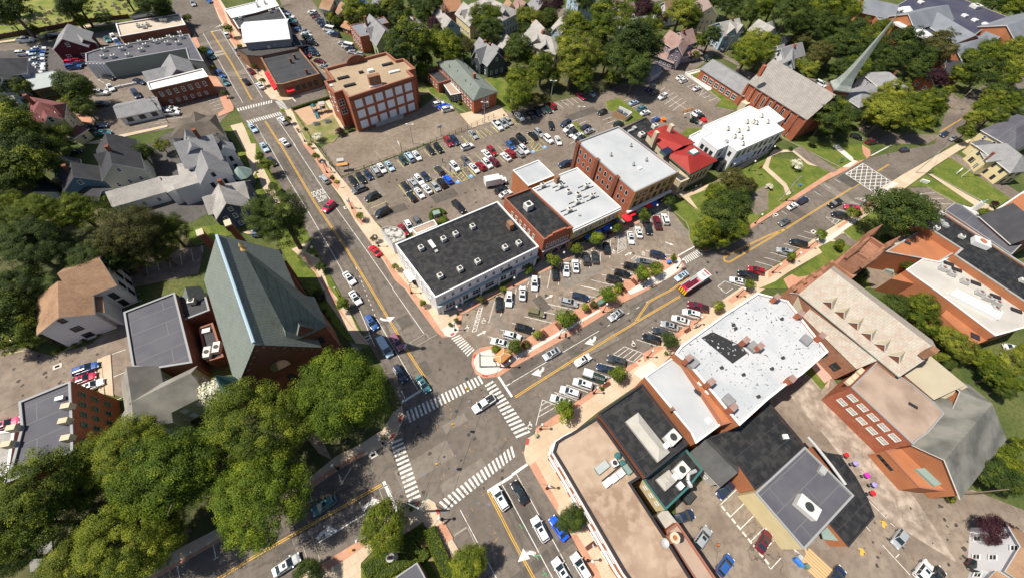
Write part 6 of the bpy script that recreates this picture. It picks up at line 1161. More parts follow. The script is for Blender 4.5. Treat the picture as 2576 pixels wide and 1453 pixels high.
def car(t, col, x, y, ang, label, group=None, cat=None):
    if t not in _cm: _cm[t] = car_meshes(t)
    body, glass, tyre, rim, hl, tl, (L, hw, r, zf, zr, H) = _cm[t]; p = G(x, y, .7)
    nm = {'sedan': 'sedan', 'suv': 'suv', 'hatch': 'hatchback', 'wagon': 'estate_car', 'coupe': 'sports_car', 'jeep': 'off_road_car', 'pickup': 'pickup_truck', 'van': 'van', 'minivan': 'minivan'}[t]
    e = empty(nm, (p.x, p.y, 0.09), label, cat or {'pickup': 'pickup truck', 'van': 'van', 'minivan': 'minivan'}.get(t, 'car'), group, ang)
    e.scale = (.9, .92, .93); child('body', body, e, mats={0: PC[col]}); child('windows', glass, e)
    for sx in (L*.3, -L*.3):
        for sy in (-1, 1): w_ = child('wheel', tyre, e, (sx, sy*(hw-.1), r)); child('rim', rim, w_)
    for sy in (-1, 1):
        child('headlight', hl, e, (L/2-.14, sy*hw*.66, zf)); child('tail_light', tl, e, (-L/2+.04, sy*hw*.7, zr))
    return e
TN = {'sedan': 'sedan', 'suv': 'suv', 'hatch': 'hatchback', 'wagon': 'estate car', 'coupe': 'sports car', 'jeep': 'off-road car', 'pickup': 'pickup truck', 'van': 'van', 'minivan': 'minivan'}
cars = []
def row(phrase, hd, data, flip=0, order=0):
    """a row of parked vehicles sharing one heading"""
    a, b_ = W(hd); ang = math.atan2(b_.y-a.y, b_.x-a.x); L = []; cur = '00'; L0 = []
    for w_ in data.split(';'):
        q = w_.split()
        if not q: continue
        if q[0].isdigit(): cur = q[0]; q = q[1:]
        t = q[0]; fl = t.startswith('-'); t = t.lstrip('-'); col = ' '.join(q[1:-1]); x, y = D(cur+' '+q[-1])[0]; L.append((t, col, x, y, fl))
    L.sort(key=lambda v: v[2+order]); nm = ['%s %s' % (v[1], TN[v[0]]) for v in L]; n = len(L); art = lambda s: ('an ' if s[0] in 'aeio' else 'a ')+s
    base = []
    for i in range(n):
        l = nm[i-1] if i else None; r_ = nm[i+1] if i < n-1 else None
        if n == 1: base.append('%s %s' % (nm[i], phrase))
        elif l is None: base.append('%s at the %s end of the row %s' % (nm[i], ('left', 'top')[order], phrase))
        elif r_ is None: base.append('%s at the %s end of the row %s' % (nm[i], ('right', 'bottom')[order], phrase))
        else: base.append('%s between %s and %s %s' % (nm[i], art(l), art(r_), phrase))
    for i in range(n):
        lab = base[i]
        if base.count(lab) > 1 or len(lab.split()) > 16: lab = '%s, %s from the %s %s' % (nm[i], ordinal(i), ('left', 'top')[order], phrase)
        t, col, x, y, fl = L[i]; car(t, col, x, y, ang+(math.pi if fl != bool(flip) else 0)+rnd.uniform(-.03, .03), lab, 'vehicles parked '+phrase if n > 1 else None)
def one(s, hd, phrase):
    q = s.split(); t = q[0]; x, y = D(' '.join(q[-2:]))[0]; col = ' '.join(q[1:-2]); a, b_ = W(hd); car(t, col, x, y, math.atan2(b_.y-a.y, b_.x-a.x), phrase)
row('along the school yard fence', '11 1420,155 1485,240', '11 sedan black 975,370; suv black 1055,345; hatch navy 1130,310; -minivan silver 1205,270; sedan white 1265,240; sedan pale blue 1345,220; hatch dark green 1480,160; -minivan pale blue 1545,130; sedan white 1620,115; sedan black 1755,55; suv black 1835,40; 10 suv red 1935,1430; suv navy 2000,1415; sedan silver 2185,1355; pickup white 2430,1265; suv silver 2490,1245; hatch silver 2540,1220; 20 suv white 75,1180; sedan black 190,1145; suv black 250,1130; sedan dark grey 300,1105; sedan dark green 360,1100; -suv red 400,1065; sedan crimson 695,970; hatch pale blue 795,940')
one('suv white 11 2125,25', '11 2060,50 2180,5', 'white suv driving along the aisle below the school yard fence')
row('in the upper half of the yellow lined rows', '11 1435,405 1495,480', '11 sedan black 1510,430; -suv silver 1580,395; suv white 1640,360; hatch navy 1705,325; -suv dark grey 1845,265; suv white 2000,225; sedan grey 2110,160; -sedan white 2320,95; suv red 2375,70; hatch blue 2560,10; 20 minivan black 95,1400; sedan black 30,1430; -sedan black 210,1365; suv silver 270,1340; jeep white 365,1405', 0)
row('in the lower half of the yellow lined rows', '11 1435,405 1495,480', '11 sedan black 1565,525; -sedan white 1645,490; sedan white 1720,450; -hatch silver 1805,425; suv black 1870,390; hatch bright blue 1930,355; -sedan white 2195,240; suv red 2260,220; -suv white 2325,195; suv maroon 2395,175; sedan white 2515,125; 21 suv red -16,90; hatch silver 75,90; -suv white 120,55', 1)
one('wagon grey 11 1040,455', '11 1110,430 960,490', 'grey estate car parked askew at the left entrance of the big car park')
row('beside the flower bed of the big car park', '11 1110,570 1240,510', '11 suv black 1170,530; minivan black 1275,685', 1, 1)
one('pickup black 11 2040,630', '11 1975,575 2090,690', 'black pickup truck parked near the back of the black roofed white building')
row('beside the white box truck', '11 2420,490 2540,430', '11 suv black 2470,460; sedan white 2510,500', 0, 1)
row('behind the quarter round annex', '11 1510,820 1560,900', '11 sedan red 1480,865; suv white 1545,830; hatch grey 1630,780')
one('pickup navy 21 545,200', '21 600,190 500,215', 'navy pickup truck behind the three storey brick building')
one('sedan black 20 395,1265', '20 390,1230 405,1300', 'black sedan driving in the aisle of the big car park')
one('sedan white 20 465,1415', '20 450,1390 475,1450', 'white sedan crossing the aisle behind the white roofed brick building')
row('left of the narrow grass strip', '20 510,1310 620,1260', '20 suv navy 540,1245; suv white 570,1300; suv black 605,1345; sedan white 665,1370; sedan black 690,1400', 1, 1)
row('right of the narrow grass strip', '20 730,1330 830,1290', '20 sedan navy 745,1280; sedan silver 780,1320', 0, 1)
one('hatch black 20 910,1130', '20 950,1115 870,1145', 'black hatchback below the green verge with the rubbish enclosure')
one('suv dark green 20 1075,1250', '20 1030,1265 1120,1230', 'dark green suv behind the rubbish enclosure')
row('along the right side of the green verge', '20 1180,1045 1270,1010', '20 sedan pale blue 1225,1035; suv teal 1310,1095; sedan white 1340,1135', 0, 1)
row('in the middle rows of the church car park', '20 1470,1000 1560,960', '20 suv navy 1395,890; sedan black 1437,930; suv white 1515,975', 1, 1)
row('on the hall side of the church car park', '20 1650,800 1740,760', '20 sedan white 1692,780; suv white 1727,810; sedan white 1860,890', 0, 1)
row('behind the green tractor digger', '20 1810,1145 1900,1115', '20 sedan white 1857,1133; sedan black 1893,1170', 0, 1)
one('hatch blue 20 1450,1205', '20 1420,1220 1480,1190', 'small blue hatchback beside the orange spool')
one('sedan black 20 1950,585', '20 1940,550 1965,620', 'black sedan driving on the side street behind the church hall')
one('hatch navy 20 2130,500', '20 2090,520 2170,480', 'navy hatchback in the drive of the light blue villa')
one('hatch blue 20 1480,685', '20 1450,690 1510,670', 'blue hatchback in the shade beside the small grey garage')
row('before the plaza shops', '21 1235,1000 1205,850', '22 sedan white 105,45; -sedan white 12 ; '.replace('; -sedan white 12 ;', ';')+'12 sedan black 2445,150; -suv white 2545,105; 21 -suv white 225,1400; sedan black 435,1300; -sedan white 545,1260; sedan white 640,1225; suv dark grey 745,1150; sedan dark grey 835,1135; sedan black 950,1040; -sedan white 1195,940; sedan white 1275,885; -suv black 1370,850; pickup maroon 1460,790; suv white 1540,755')
row('along the brick median of the plaza', '21 790,1365 1040,1425', '12 -sedan white 2455,540; suv white 2575,475; 22 suv black 120,400; jeep olive 245,245; suv silver 575,140; sedan navy 690,80; 21 suv black 1030,1365; suv black 1110,1305; suv black 1205,1235; -suv grey 1320,1190; suv navy 1465,1115', 0)
one('sedan pale blue 21 1705,1325', '21 1770,1290 1640,1370', 'pale blue sedan on the avenue just ahead of the fire engine')
one('sedan silver 22 1043,262', '22 1120,210 960,320', 'silver sedan with a dark sunroof driving down the avenue beside the brick median')
one('sedan silver 22 400,650', '22 490,600 310,700', 'silver grey sedan driving on the avenue below the median trees')
one('sedan white 22 712,715', '22 640,760 790,670', 'white sedan with dark glass roof straddling the yellow centre line of the avenue')
one('sedan grey 31 165,780', '31 230,745 100,815', 'grey sedan driving on the avenue before the green island')
row('at the kerb of the green island', '31 290,590 200,645', '31 -sedan white 245,622; -suv navy 352,565')
one('pickup black 31 672,597', '31 740,565 610,630', 'black pickup truck on the avenue near the lattice crosswalk')
one('pickup white 12 2292,1155', '12 2410,1080 2175,1235', 'white pickup truck with black bed crossing the intersection')
row('along the south kerb of the avenue', '22 430,1040 650,1115', '22 sedan white 485,1120; suv white 580,1037; suv white 710,957; sedan navy 945,803; suv dark grey 1050,720; suv black 1400,503; hatch dark grey 1490,432; sedan silver 1585,370; sedan white 1695,315; suv white 1802,252; pickup maroon 1868,182; 21 sedan white 2275,1375; pickup black 2370,1320; suv red 2455,1270; 31 suv silver 165,1080; minivan black 305,1000; suv black 715,715; suv crimson 840,645', 1)
e = car('pickup', 'dark green', *D('22 825,882')[0], math.atan2(*(lambda a, b_: (b_.y-a.y, b_.x-a.x))(*W('22 430,1040 650,1115'))), 'dark green work truck with ladders over a white canopy by the south kerb', None)
b = MB(); b.box((-1.7, 0, 1.2), (2.3, 1.75, .75)); o = child('canopy', b.mesh('canopy', [PC['white']]), e)
b = MB()
for sy in (-.75, -.35): b.box((-.4, sy, 2.05), (5.6, .05, .07))
for i in range(14): b.box((-3+.4*i, -.55, 2.06), (.05, .4, .05))
child('ladder', b.mesh('ladder', [METAL]), e)
m_ = '11 850,1200 1050,1500'
one('sedan white 11 940,1345', '11 890,1290 985,1400', 'white sedan driving down the main street above the turn lane')
one('sedan white 12 1000,88', '12 950,20 1045,155', 'white sedan with blue windscreen on the main street opposite the white building')
one('suv blue 12 1162,340', '12 1110,265 1210,415', 'blue suv waiting on the main street before the left turn arrow')
one('suv mauve 12 1420,535', '12 1370,455 1470,615', 'mauve suv in the turn lane of the main street')
one('van pale blue 12 1300,590', '12 1240,500 1350,680', 'pale blue and white van in the through lane before the big trees')
one('suv navy 12 1450,850', '12 1400,770 1505,930', 'navy suv half under the big trees at the stop line')
one('sedan teal 12 1682,955', '12 1630,875 1735,1035', 'dark teal sedan at the stop line of the intersection')
one('coupe scarlet 11 1197,1070', '11 1245,1120 1145,1010', 'bright red sports car parked by the white black roofed building')
one('suv crimson 11 733,630', '11 790,580 670,690', 'crimson suv swinging across the main street below the painted lettering')
one('hatch silver 11 690,352', '11 725,390 655,315', 'silver hatchback parked at the kerb above the school lettering')
one('sedan pale blue 11 85,30', '11 60,-10 110,60', 'pale blue sedan parked at the west kerb near the crosswalks')
one('hatch navy 11 160,175', '11 130,140 190,210', 'navy hatchback shaded by a small tree at the west kerb')
one('hatch blue 11 10,875', '11 -10,920 20,810', 'blue hatchback parked behind the green roofed church')
one('suv white 10 272,1215', '10 315,1255 230,1175', 'white suv parked at the kerb just below the crosswalks')
one('sedan white 10 285,1430', '10 330,1470 250,1390', 'white sedan in the lane of the main street below the crosswalks')
one('sedan white 10 42,862', '10 70,890 15,835', 'white sedan parked at the kerb before the corner shop')
row('at the west kerb before the crosswalk', '00 2180,710 2270,800', '00 suv blue 2225,750; sedan teal 2265,825', 0, 1)
row('at the west kerb opposite the white roofed block', '00 2080,490 2150,580', '00 sedan blue 2100,507; hatch teal 2127,565', 0, 1)
one('sedan pale blue 00 2545,1290', '00 2510,1250 2576,1330', 'pale blue sedan at the west kerb beside the lower crosswalk')
one('sedan silver 00 1940,35', '00 1920,0 1965,70', 'silver sedan waiting at the top crosswalk')
one('sedan blue 00 2100,3', '00 2080,-20 2120,20', 'blue sedan at the very top of the main street')
one('suv white 00 2280,350', '00 2300,380 2255,315', 'white suv parked at the east kerb near the top crosswalk')
one('pickup silver 00 2390,517', '00 2425,565 2350,470', 'silver pickup truck at the east kerb before the black roofed shop')
one('sedan maroon 00 2522,712', '00 2545,740 2500,690', 'maroon sedan at the east kerb of the main street')
one('sedan black 00 2472,818', '00 2500,850 2440,785', 'black sedan driving up the main street')
row('on the main street below the intersection', '13 2455,600 2515,700', '13 suv white 2455,650; 23 sedan black 72,590', 1)
one('suv white 23 280,958', '23 320,1050 225,870', 'white suv with black roof in the middle lane below the intersection')
one('sedan bright blue 23 470,950', '23 540,1060 400,850', 'bright blue sedan parked under the dense street tree')
row('at the bottom edge on the main street', '23 460,1320 540,1450', '23 sedan white 500,1385; suv white 690,1335', 1)
one('wagon teal 13 690,715', '13 800,645 580,790', 'teal estate car driving on the south west avenue under the big trees')
one('sedan silver 13 308,1318', '13 170,1410 445,1230', 'silver sedan with black rear window at the bottom edge of the avenue')
one('sedan navy 23 2145,565', '23 2215,500 2075,640', 'navy sedan in the rear car park below the grey gabled wing')
one('sedan navy 23 1728,835', '23 1640,860 1810,800', 'dark navy sedan beside the shed of the rear car park')
one('suv silver 23 1915,1042', '23 1860,1120 1970,960', 'silver suv with black glass roof in the rear car park')
one('hatch blue 23 2145,1320', '23 2080,1400 2205,1230', 'steel blue hatchback near the bottom of the rear car park')
one('sedan maroon 23 2535,1080', '23 2490,1160 2576,1000', 'maroon sedan beside the cream wall of the blue grey roofed building')
one('hatch silver 33 1322,1052', '33 1380,970 1270,1130', 'silver hatchback parked beside the yellow arrows')
one('suv white 33 1560,1375', '33 1500,1450 1620,1290', 'white suv near the bottom right car park line')
one('sedan black 33 1690,1430', '33 1620,1500 1740,1390', 'black sedan cut by the bottom edge beside the white suv')
one('sedan navy 33 690,1440', '33 650,1500 730,1390', 'navy sedan at the bottom edge by the timber deck')
one('suv black 33 2130,1400', '33 2060,1330 2200,1470', 'black suv beside the white corner house')
row('behind the brick apartment block', '02 720,850 1000,745', '02 wagon blue 862,800; sedan crimson 840,905; sedan white 915,975', 0, 1)
one('pickup white 02 40,525', '02 -60,560 120,500', 'white pickup truck at the left picture edge under the trees')
one('sedan pink 02 55,1365', '02 0,1385 130,1335', 'pink sedan behind the lilac building at the left edge')
row('in the dark lane above the blue house', '01 640,100 800,60', '01 sedan black 735,78; suv dark grey 490,140')
row('in the tight row of the upper left lot', '00 290,560 430,540', '00 sedan white 390,492; suv blue 385,530; suv pale blue 375,568; sedan white 372,600; sedan navy 372,632; sedan white 380,655; suv white 372,682; suv white 378,708; sedan white 350,738', 0, 1)
one('suv white 00 237,540', '00 180,545 300,535', 'white suv left of the tight car row in the upper left car park')
one('pickup white 00 258,405', '00 200,410 320,400', 'white pickup truck on the cemetery road')
one('sedan black 00 515,365', '00 480,375 550,355', 'black sedan on the cemetery road beside the maroon house')
row('beside the maroon house', '00 700,620 850,605', '00 hatch red 795,607; suv crimson 730,632; sedan navy 795,645; suv blue 745,675', 0, 1)
one('sedan silver 00 845,545', '00 800,560 890,530', 'silver sedan at the foot of the maroon house')
row('at the end of the long brick shop', '00 1060,370 1100,430', '00 sedan teal 1082,395; suv white 1150,383; sedan blue 1182,425', 0)
row('in the yard below the warehouse', '00 1040,760 1150,790', '00 sedan black 1095,775; sedan navy 1400,820', 0)
row('by the white wall near the ranch building', '00 1100,860 1130,900', '00 sedan white 1112,880; minivan navy 1370,950')
row('beside the dark tree of the garage', '00 950,930 1080,925', '00 suv white 1015,937; sedan dark grey 1010,1045', 0, 1)
row('below the white ranch building', '00 1650,1130 1820,1125', '00 suv white 1735,1138; sedan white 1715,1098', 0, 1)
row('by the pavement above the dark houses', '00 960,1340 1120,1330', '00 sedan teal 1040,1337; sedan navy 1000,1265; sedan dark grey 893,1290', 0, 1)
row('on the left side of the rear car park', '10 420,300 530,320', '10 sedan blue 440,300; sedan silver 490,315; sedan white 505,350; suv dark green 520,380; suv black 565,435; sedan black 537,480; sedan navy 555,505; suv navy 580,540; coupe maroon 637,613; sedan silver 700,675; suv red 498,560; sedan dark grey 495,540', 0, 1)
row('in the far left column behind the white roofed block', '10 300,165 390,175', '10 sedan blue 290,127; sedan navy 310,148; suv white 335,170; sedan teal 360,205; sedan black 387,245', 0, 1)
row('on the right side of the rear car park', '10 700,260 630,245', '10 suv white 570,130; sedan dark grey 590,152; sedan maroon 612,180; suv grey 643,205; sedan navy 665,230; sedan navy 695,262; van white 735,300; sedan pale blue 767,335; suv navy 797,352; sedan silver 877,435; van white 925,470; suv navy 947,495; sedan silver 977,525; hatch silver 1042,545', 0, 1)
row('beside the school building on the yard', '10 1790,1060 1890,1035', '10 suv white 1840,1050; sedan bright blue 1893,1070; suv white 1927,1100', 0, 1)
one('minivan white 30 530,845', '30 480,820 580,870', 'white minivan in the shade behind the brick church')
one('suv maroon 30 1035,1432', '30 980,1440 1090,1420', 'maroon suv beside the kerb before the light green verge')
one('sedan black 30 890,1375', '30 850,1360 930,1385', 'black sedan under the tree before the brick church')
one('sedan navy 30 1778,1350', '30 1810,1330 1740,1370', 'navy sedan on the avenue at the right edge')
one('sedan silver 30 1868,1392', '30 1830,1410 1910,1370', 'silver sedan parked under trees at the right end of the avenue')
row('at the top edge beyond the wood', '30 400,40 480,20', '30 sedan blue 440,32; hatch bright blue 838,30; sedan white 480,8')
one('hatch navy 31 1378,55', '31 1340,60 1420,50', 'navy hatchback in tree shade at the right end of the avenue')
one('sedan white 32 2470,600', '32 2420,590 2530,620', 'white sedan behind the trees right of the pink slate roof')
one('suv white 32 2450,675', '32 2400,660 2510,690', 'white suv at the right edge beside the white sedan')
one('sedan blue 10 1080,25', '10 1040,25 1120,30', 'blue sedan parked at the top edge beside a yellow tarpaulin')
# box truck
def boxtruck(s, hd, label, kind):
    (x, y), = D(s); a, b_ = W(hd); p = G(x, y, 1.2); e = empty({'box': 'box_truck', 'fire': 'fire_engine'}[kind], (p.x, p.y, .06), label, {'box': 'truck', 'fire': 'fire engine'}[kind], None, math.atan2(b_.y-a.y, b_.x-a.x))
    def part(name, m, fn): b = MB(); fn(b); child(name, b.mesh(name, m if isinstance(m, list) else [m]), e)
    if kind == 'box':
        part('cargo_box', mat('truck_box_white', (.72, .73, .74), .5), lambda b: b.box((-1.2, 0, .75), (4.6, 2.3, 2.2)))
        part('cab', PC['white'], lambda b: (b.prism([(1.2, -1), (2.2, -1), (2.2, 1), (1.2, 1)], .5, 2.2), b.prism([(2.2, -1), (3.2, -.95), (3.2, .95), (2.2, 1)], .5, 1.35)))
        part('windscreen', CGL, lambda b: b.face([(2.21, -.9, 1.4), (2.21, .9, 1.4), (2.19, .85, 2.1), (2.19, -.85, 2.1)]))
        ax = (2.4, -2.2)
    else:
        part('cab', PC['white'], lambda b: (b.box((3.1, 0, .5), (2.8, 2.4, 2.4))))
        part('rear_body', PC['crimson'], lambda b: (b.box((-1.4, 0, .5), (6.0, 2.4, 1.7)),))
        part('hose_bed', TRIMK, lambda b: b.box((-1.8, 0, 2.2), (3.4, 1.3, .12)))
        part('deck_trim', METAL, lambda b: [b.box((-1.4, sy, 2.2), (6, .35, .35)) for sy in (-1.05, 1.05)])
        part('pump_panel', METAL, lambda b: b.box((1.3, 0, .6), (.7, 2.42, 1.9)))
        part('cover', PC['maroon'], lambda b: b.box((-1.6, 0, 2.32), (3.8, 1.2, .2)))
        part('chevron_panel', [mat('yellow_marking', (.8, .65, .02), .5), PC['red']], lambda b: [b.box((-4.43, -1.05+.3*k, .6), (.06, .29, 1.5), 0, k % 2) for k in range(8)])
        part('light_bar', mat('red_lens', (.5, .03, .03), .3), lambda b: b.box((3.9, 0, 2.9), (.35, 1.8, .18)))
        part('windscreen', CGL, lambda b: (b.face([(4.51, -1.05, 1.6), (4.51, 1.05, 1.6), (4.51, 1.05, 2.6), (4.51, -1.05, 2.6)]), [b.face([(2.0, sy*1.205, 1.7), (4.2, sy*1.205, 1.7), (4.2, sy*1.205, 2.5), (2.0, sy*1.205, 2.5)]) for sy in (-1, 1)]))
        part('roof_unit', METAL, lambda b: (b.box((2.7, 0, 2.9), (.9, 1.1, .25)), b.box((-.2, .6, 2.4), (2.6, .35, .3))))
        ax = (3.3, -2.6)
    wm = MB(); wm.tube((0, -.15, 0), (0, .15, 0), .48, .48, 12); wm = wm.mesh('wheel', [TYRE])
    for x_ in ax:
        for sy in (-1, 1): child('wheel', wm, e, (x_, sy*1.02, .48))
    hl = MB(); hl.box((0, 0, 0), (.1, .3, .25)); hl = hl.mesh('headlight', [LAMP])
    for sy in (-1, 1): child('headlight', hl, e, ((4.52 if kind == 'fire' else 3.2), sy*.8, .8))
boxtruck('11 2415,375', '11 2330,390 2530,350', 'white box truck parked behind the yellow shop building', 'box')
boxtruck('21 1825,1395', '22 1700,60 21 1960,1340', 'fire engine with white cab, crimson body and yellow chevrons on the avenue', 'fire')
# tractor digger
p, = W('20 1830,1220', .5); e = empty('tractor_digger', (p.x, p.y, .06), 'green tractor with pale digger arm in the church car park', 'tractor', None, -.6)
for nm, m, L in (('body', PC['dark green'], [((0, 0, .7), (2.4, 1.0, .8))]), ('cab', CGL, [((-.4, 0, 1.5), (1.1, 1.1, 1.0))]), ('cab_roof', PC['white'], [((-.4, 0, 2.5), (1.3, 1.3, .12))]), ('bucket', METAL, [((2.5, 0, .2), (.7, 2.0, .6)), ((1.7, .5, .8), (1.6, .12, .15)), ((1.7, -.5, .8), (1.6, .12, .15))])):
    b = MB()
    for c, s_ in L: b.box(c, s_)
    child(nm, b.mesh(nm, [m]), e)
b = MB(); b.tube((-1.3, 0, 1), (-2.6, .3, 2.8), .18, .15, 6); b.tube((-2.6, .3, 2.8), (-3.8, .5, 1.6), .14, .1, 6); b.box((-4.0, .5, 1.1), (.6, .6, .5)); child('digger_arm', b.mesh('digger_arm', [UNIT]), e)
for x_, y_, r in ((-.7, .8, .75), (-.7, -.8, .75), (1.1, .7, .45), (1.1, -.7, .45)): b = MB(); b.tube((0, -.2, 0), (0, .2, 0), r, r, 12); child('wheel', b.mesh('wheel', [TYRE]), e, (x_, y_, r))
# ---------------------------------------------------------------- painted markings
WP = mat('white_road_paint', (.68, .67, .63), .8, (.28, .25, .22), 2.2, 6, .56, .68); YP = mat('yellow_road_paint', (.75, .42, .04), .8, (.6, .36, .08), 1.5); YL = mat('pale_yellow_paint', (.66, .62, .16), .8, (.5, .46, .2), 1.2)
RP = mat('red_paving_panel', (.5, .06, .05), .85); BP = mat('blue_paint', (.1, .3, .6), .8); FP = mat('faded_paint', (.34, .31, .27), .9); OP = mat('orange_paint', (.6, .27, .08), .85, (.45, .3, .2), 2); GP = mat('green_paint', (.1, .45, .2), .85)
ZM = .095
def line(mb, a, b_, w=.13, z=ZM, ext=0):
    a, b_ = Vector(a), Vector(b_); u = (b_-a).normalized(); n = Vector((-u.y, u.x))*w/2; mb.sheet([a-u*ext+n, a-u*ext-n, b_+u*ext-n, b_+u*ext+n], z)
def lines(mb, s, w=.13, z=ZM, closed=False):
    P = W(s)
    for i in range(len(P)-1+(1 if closed else 0)): line(mb, P[i], P[(i+1) % len(P)], w, z+.0007*(i % 2))
def segs(mb, s, w=.13, z=ZM):                       # pairs
    P = W(s)
    for i in range(0, len(P)-1, 2): line(mb, P[i], P[i+1], w, z)
def dbl(mb, s, gap=.32, w=.14, z=ZM):
    P = W(s)
    for k in (-1, 1):
        for i in range(len(P)-1):
            u = (P[i+1]-P[i]).normalized(); n = Vector((-u.y, u.x))*gap/2*k; line(mb, P[i]+n, P[i+1]+n, w, z+.0005*(i % 2), .02)
b = MB()
dbl(b, '11 240,-10 600,600 900,1040 12 1155,0 1400,410 1540,650 1755,975'); dbl(b, '10 95,1225 240,1452', .3)
dbl(b, '00 2130,325 2330,640 2535,1010', .3); dbl(b, '00 1960,0 1985,60', .3)
dbl(b, '22 30,1087 640,700 1240,340 1690,75'); dbl(b, '22 1245,325 1375,130 1620,0 21 1740,1360 1800,1350 1830,1370')
dbl(b, '31 -10,962 180,850 500,650 915,398'); dbl(b, '31 1100,275 1215,205')
dbl(b, '31 180,850 -10,925 21 2180,1110 2130,1145 2140,1180 2190,1185 31 -10,962', .3); dbl(b, '30 1730,1330 1945,1200', .3)
dbl(b, '13 -640,1620 0,1225 1265,512'); dbl(b, '13 2335,580 2460,820 2576,1050 23 220,1452 330,1700')
struct(b, 'yellow_centre_lines', YP)
b = MB()
lines(b, '11 125,0 330,360 520,670 780,1110 960,1452 12 1190,560 1040,200 950,0'.split(' 12 ')[0]); lines(b, '12 1030,180 1180,540 1200,580'); lines(b, '12 1215,300 1640,1030'); lines(b, '12 1460,1020 1500,1100')
lines(b, '11 380,0 720,520 1100,1050 1380,1452'); lines(b, '12 1375,0 1690,450'); lines(b, '10 205,1190 400,1470')
lines(b, '00 2045,340 2445,1040'); lines(b, '00 2225,310 2576,870'); lines(b, '10 -20,840 65,985'); lines(b, '10 0,1255 110,1452'); lines(b, '00 1890,0 1905,75')
segs(b, '11 1005,1235 1015,1260 1040,1325 1050,1345 1060,1370 1070,1395 1075,1415 1085,1440'); segs(b, '12 1095,10 1102,25 1112,60 1120,78 1130,105 1140,125 1150,150 1160,172 1170,200 1178,220 1190,250 1200,275')
lines(b, '22 -20,950 880,418'); segs(b, '22 960,375 985,357 1055,315 1085,297 1155,255 1180,240 1250,200 1280,183 1345,140 1370,125')
lines(b, '13 620,1100 1350,650', .2); lines(b, '13 1285,480 1420,775', .55); lines(b, '12 1470,1138 1665,1020', .5); lines(b, '12 2440,880 2576,1085', .5); lines(b, '13 2330,580 2576,425 23 0,415 155,305', .5); lines(b, '12 2576,940 2510,980', .2)
lines(b, '13 2055,765 2420,1452'); lines(b, '13 2470,500 2576,680 23 0,690 410,1452'); lines(b, '23 45,405 620,1452')
lines(b, '31 1035,118 1240,10', .35); lines(b, '21 1665,1125 1835,1030', .35); lines(b, '00 1860,95 1985,70', .4); lines(b, '00 2120,325 2230,305', .35); lines(b, '10 360,985 400,1025', .35)
struct(b, 'white_lane_lines', WP)
def xwalk(name, s, n, fr=.5, z=ZM+.004):
    A, B, C, E_ = W(s); b = MB()                     # A-B one long side, E-C the other
    for i in range(n):
        t0, t1 = (i+.0)/(n-1+fr), (i+fr)/(n-1+fr); b.sheet([A.lerp(B, t0), A.lerp(B, t1), E_.lerp(C, t1), E_.lerp(C, t0)], z)
    struct(b, name, WP)
xwalk('crosswalk', '12 1510,1230 2245,870 2290,950 1545,1345', 20)
xwalk('crosswalk', '13 1355,90 1535,690 1660,630 1470,40', 14)
xwalk('crosswalk', '13 1840,690 2576,120 23 100,170 13 1930,770'.replace('23 100,170 13', '23 30,230 13'), 19)
xwalk('crosswalk', '12 2300,970 2620,1500 2760,1440 2385,920', 15)
xwalk('crosswalk', '12 1965,500 2130,680 2200,610 2050,460', 9)
xwalk('crosswalk', '21 1720,1145 1855,1065 1915,1115 1755,1200', 9)
xwalk('crosswalk', '00 2385,1095 10 165,1010 160,1040 00 2400,1125', 14); xwalk('crosswalk', '00 2480,1220 10 240,1130 265,1160 00 2505,1250', 15); xwalk('crosswalk', '10 195,1025 260,1115 320,1095 260,1010', 8)
xwalk('crosswalk', '00 1870,115 2120,70 2125,88 1880,135', 13); xwalk('crosswalk', '00 1972,300 2235,248 2245,265 1985,318', 13)
# lattice crossing
b = MB(); q = W('31 780,300 955,195 1240,380 1065,490'); lines(b, '31 780,300 955,195 1240,380 1065,490', .25, ZM, True)
def lat(u, v): return q[0].lerp(q[1], u).lerp(q[3].lerp(q[2], u), v)
for k in range(-2, 6):
    for sgn in (1, -1):
        u0, v0, u1, v1 = (k/3, 0, k/3+2, 1) if sgn == 1 else (k/3, 0, k/3-2, 1); pts = []
        for t in [i/60 for i in range(61)]:
            u_, v_ = u0+(u1-u0)*t, t
            if -1e-6 <= u_ <= 1+1e-6: pts.append(lat(u_, v_))
        if len(pts) > 2: line(b, pts[0], pts[-1], .22, ZM+.002*(sgn+1)+.0003*k)
for k in range(6, 9):
    u0 = k/3; pts = [lat(u0-2*t, t) for t in [i/60 for i in range(61)] if 0 <= u0-2*t <= 1]
    if len(pts) > 2: line(b, pts[0], pts[-1], .22, ZM+.0007+.0003*k)
for k in range(-6, -2):
    u0 = k/3; pts = [lat(u0+2*t, t) for t in [i/60 for i in range(61)] if 0 <= u0+2*t <= 1]
    if len(pts) > 2: line(b, pts[0], pts[-1], .22, ZM+.0009+.0003*k)
struct(b, 'lattice_crosswalk', WP)
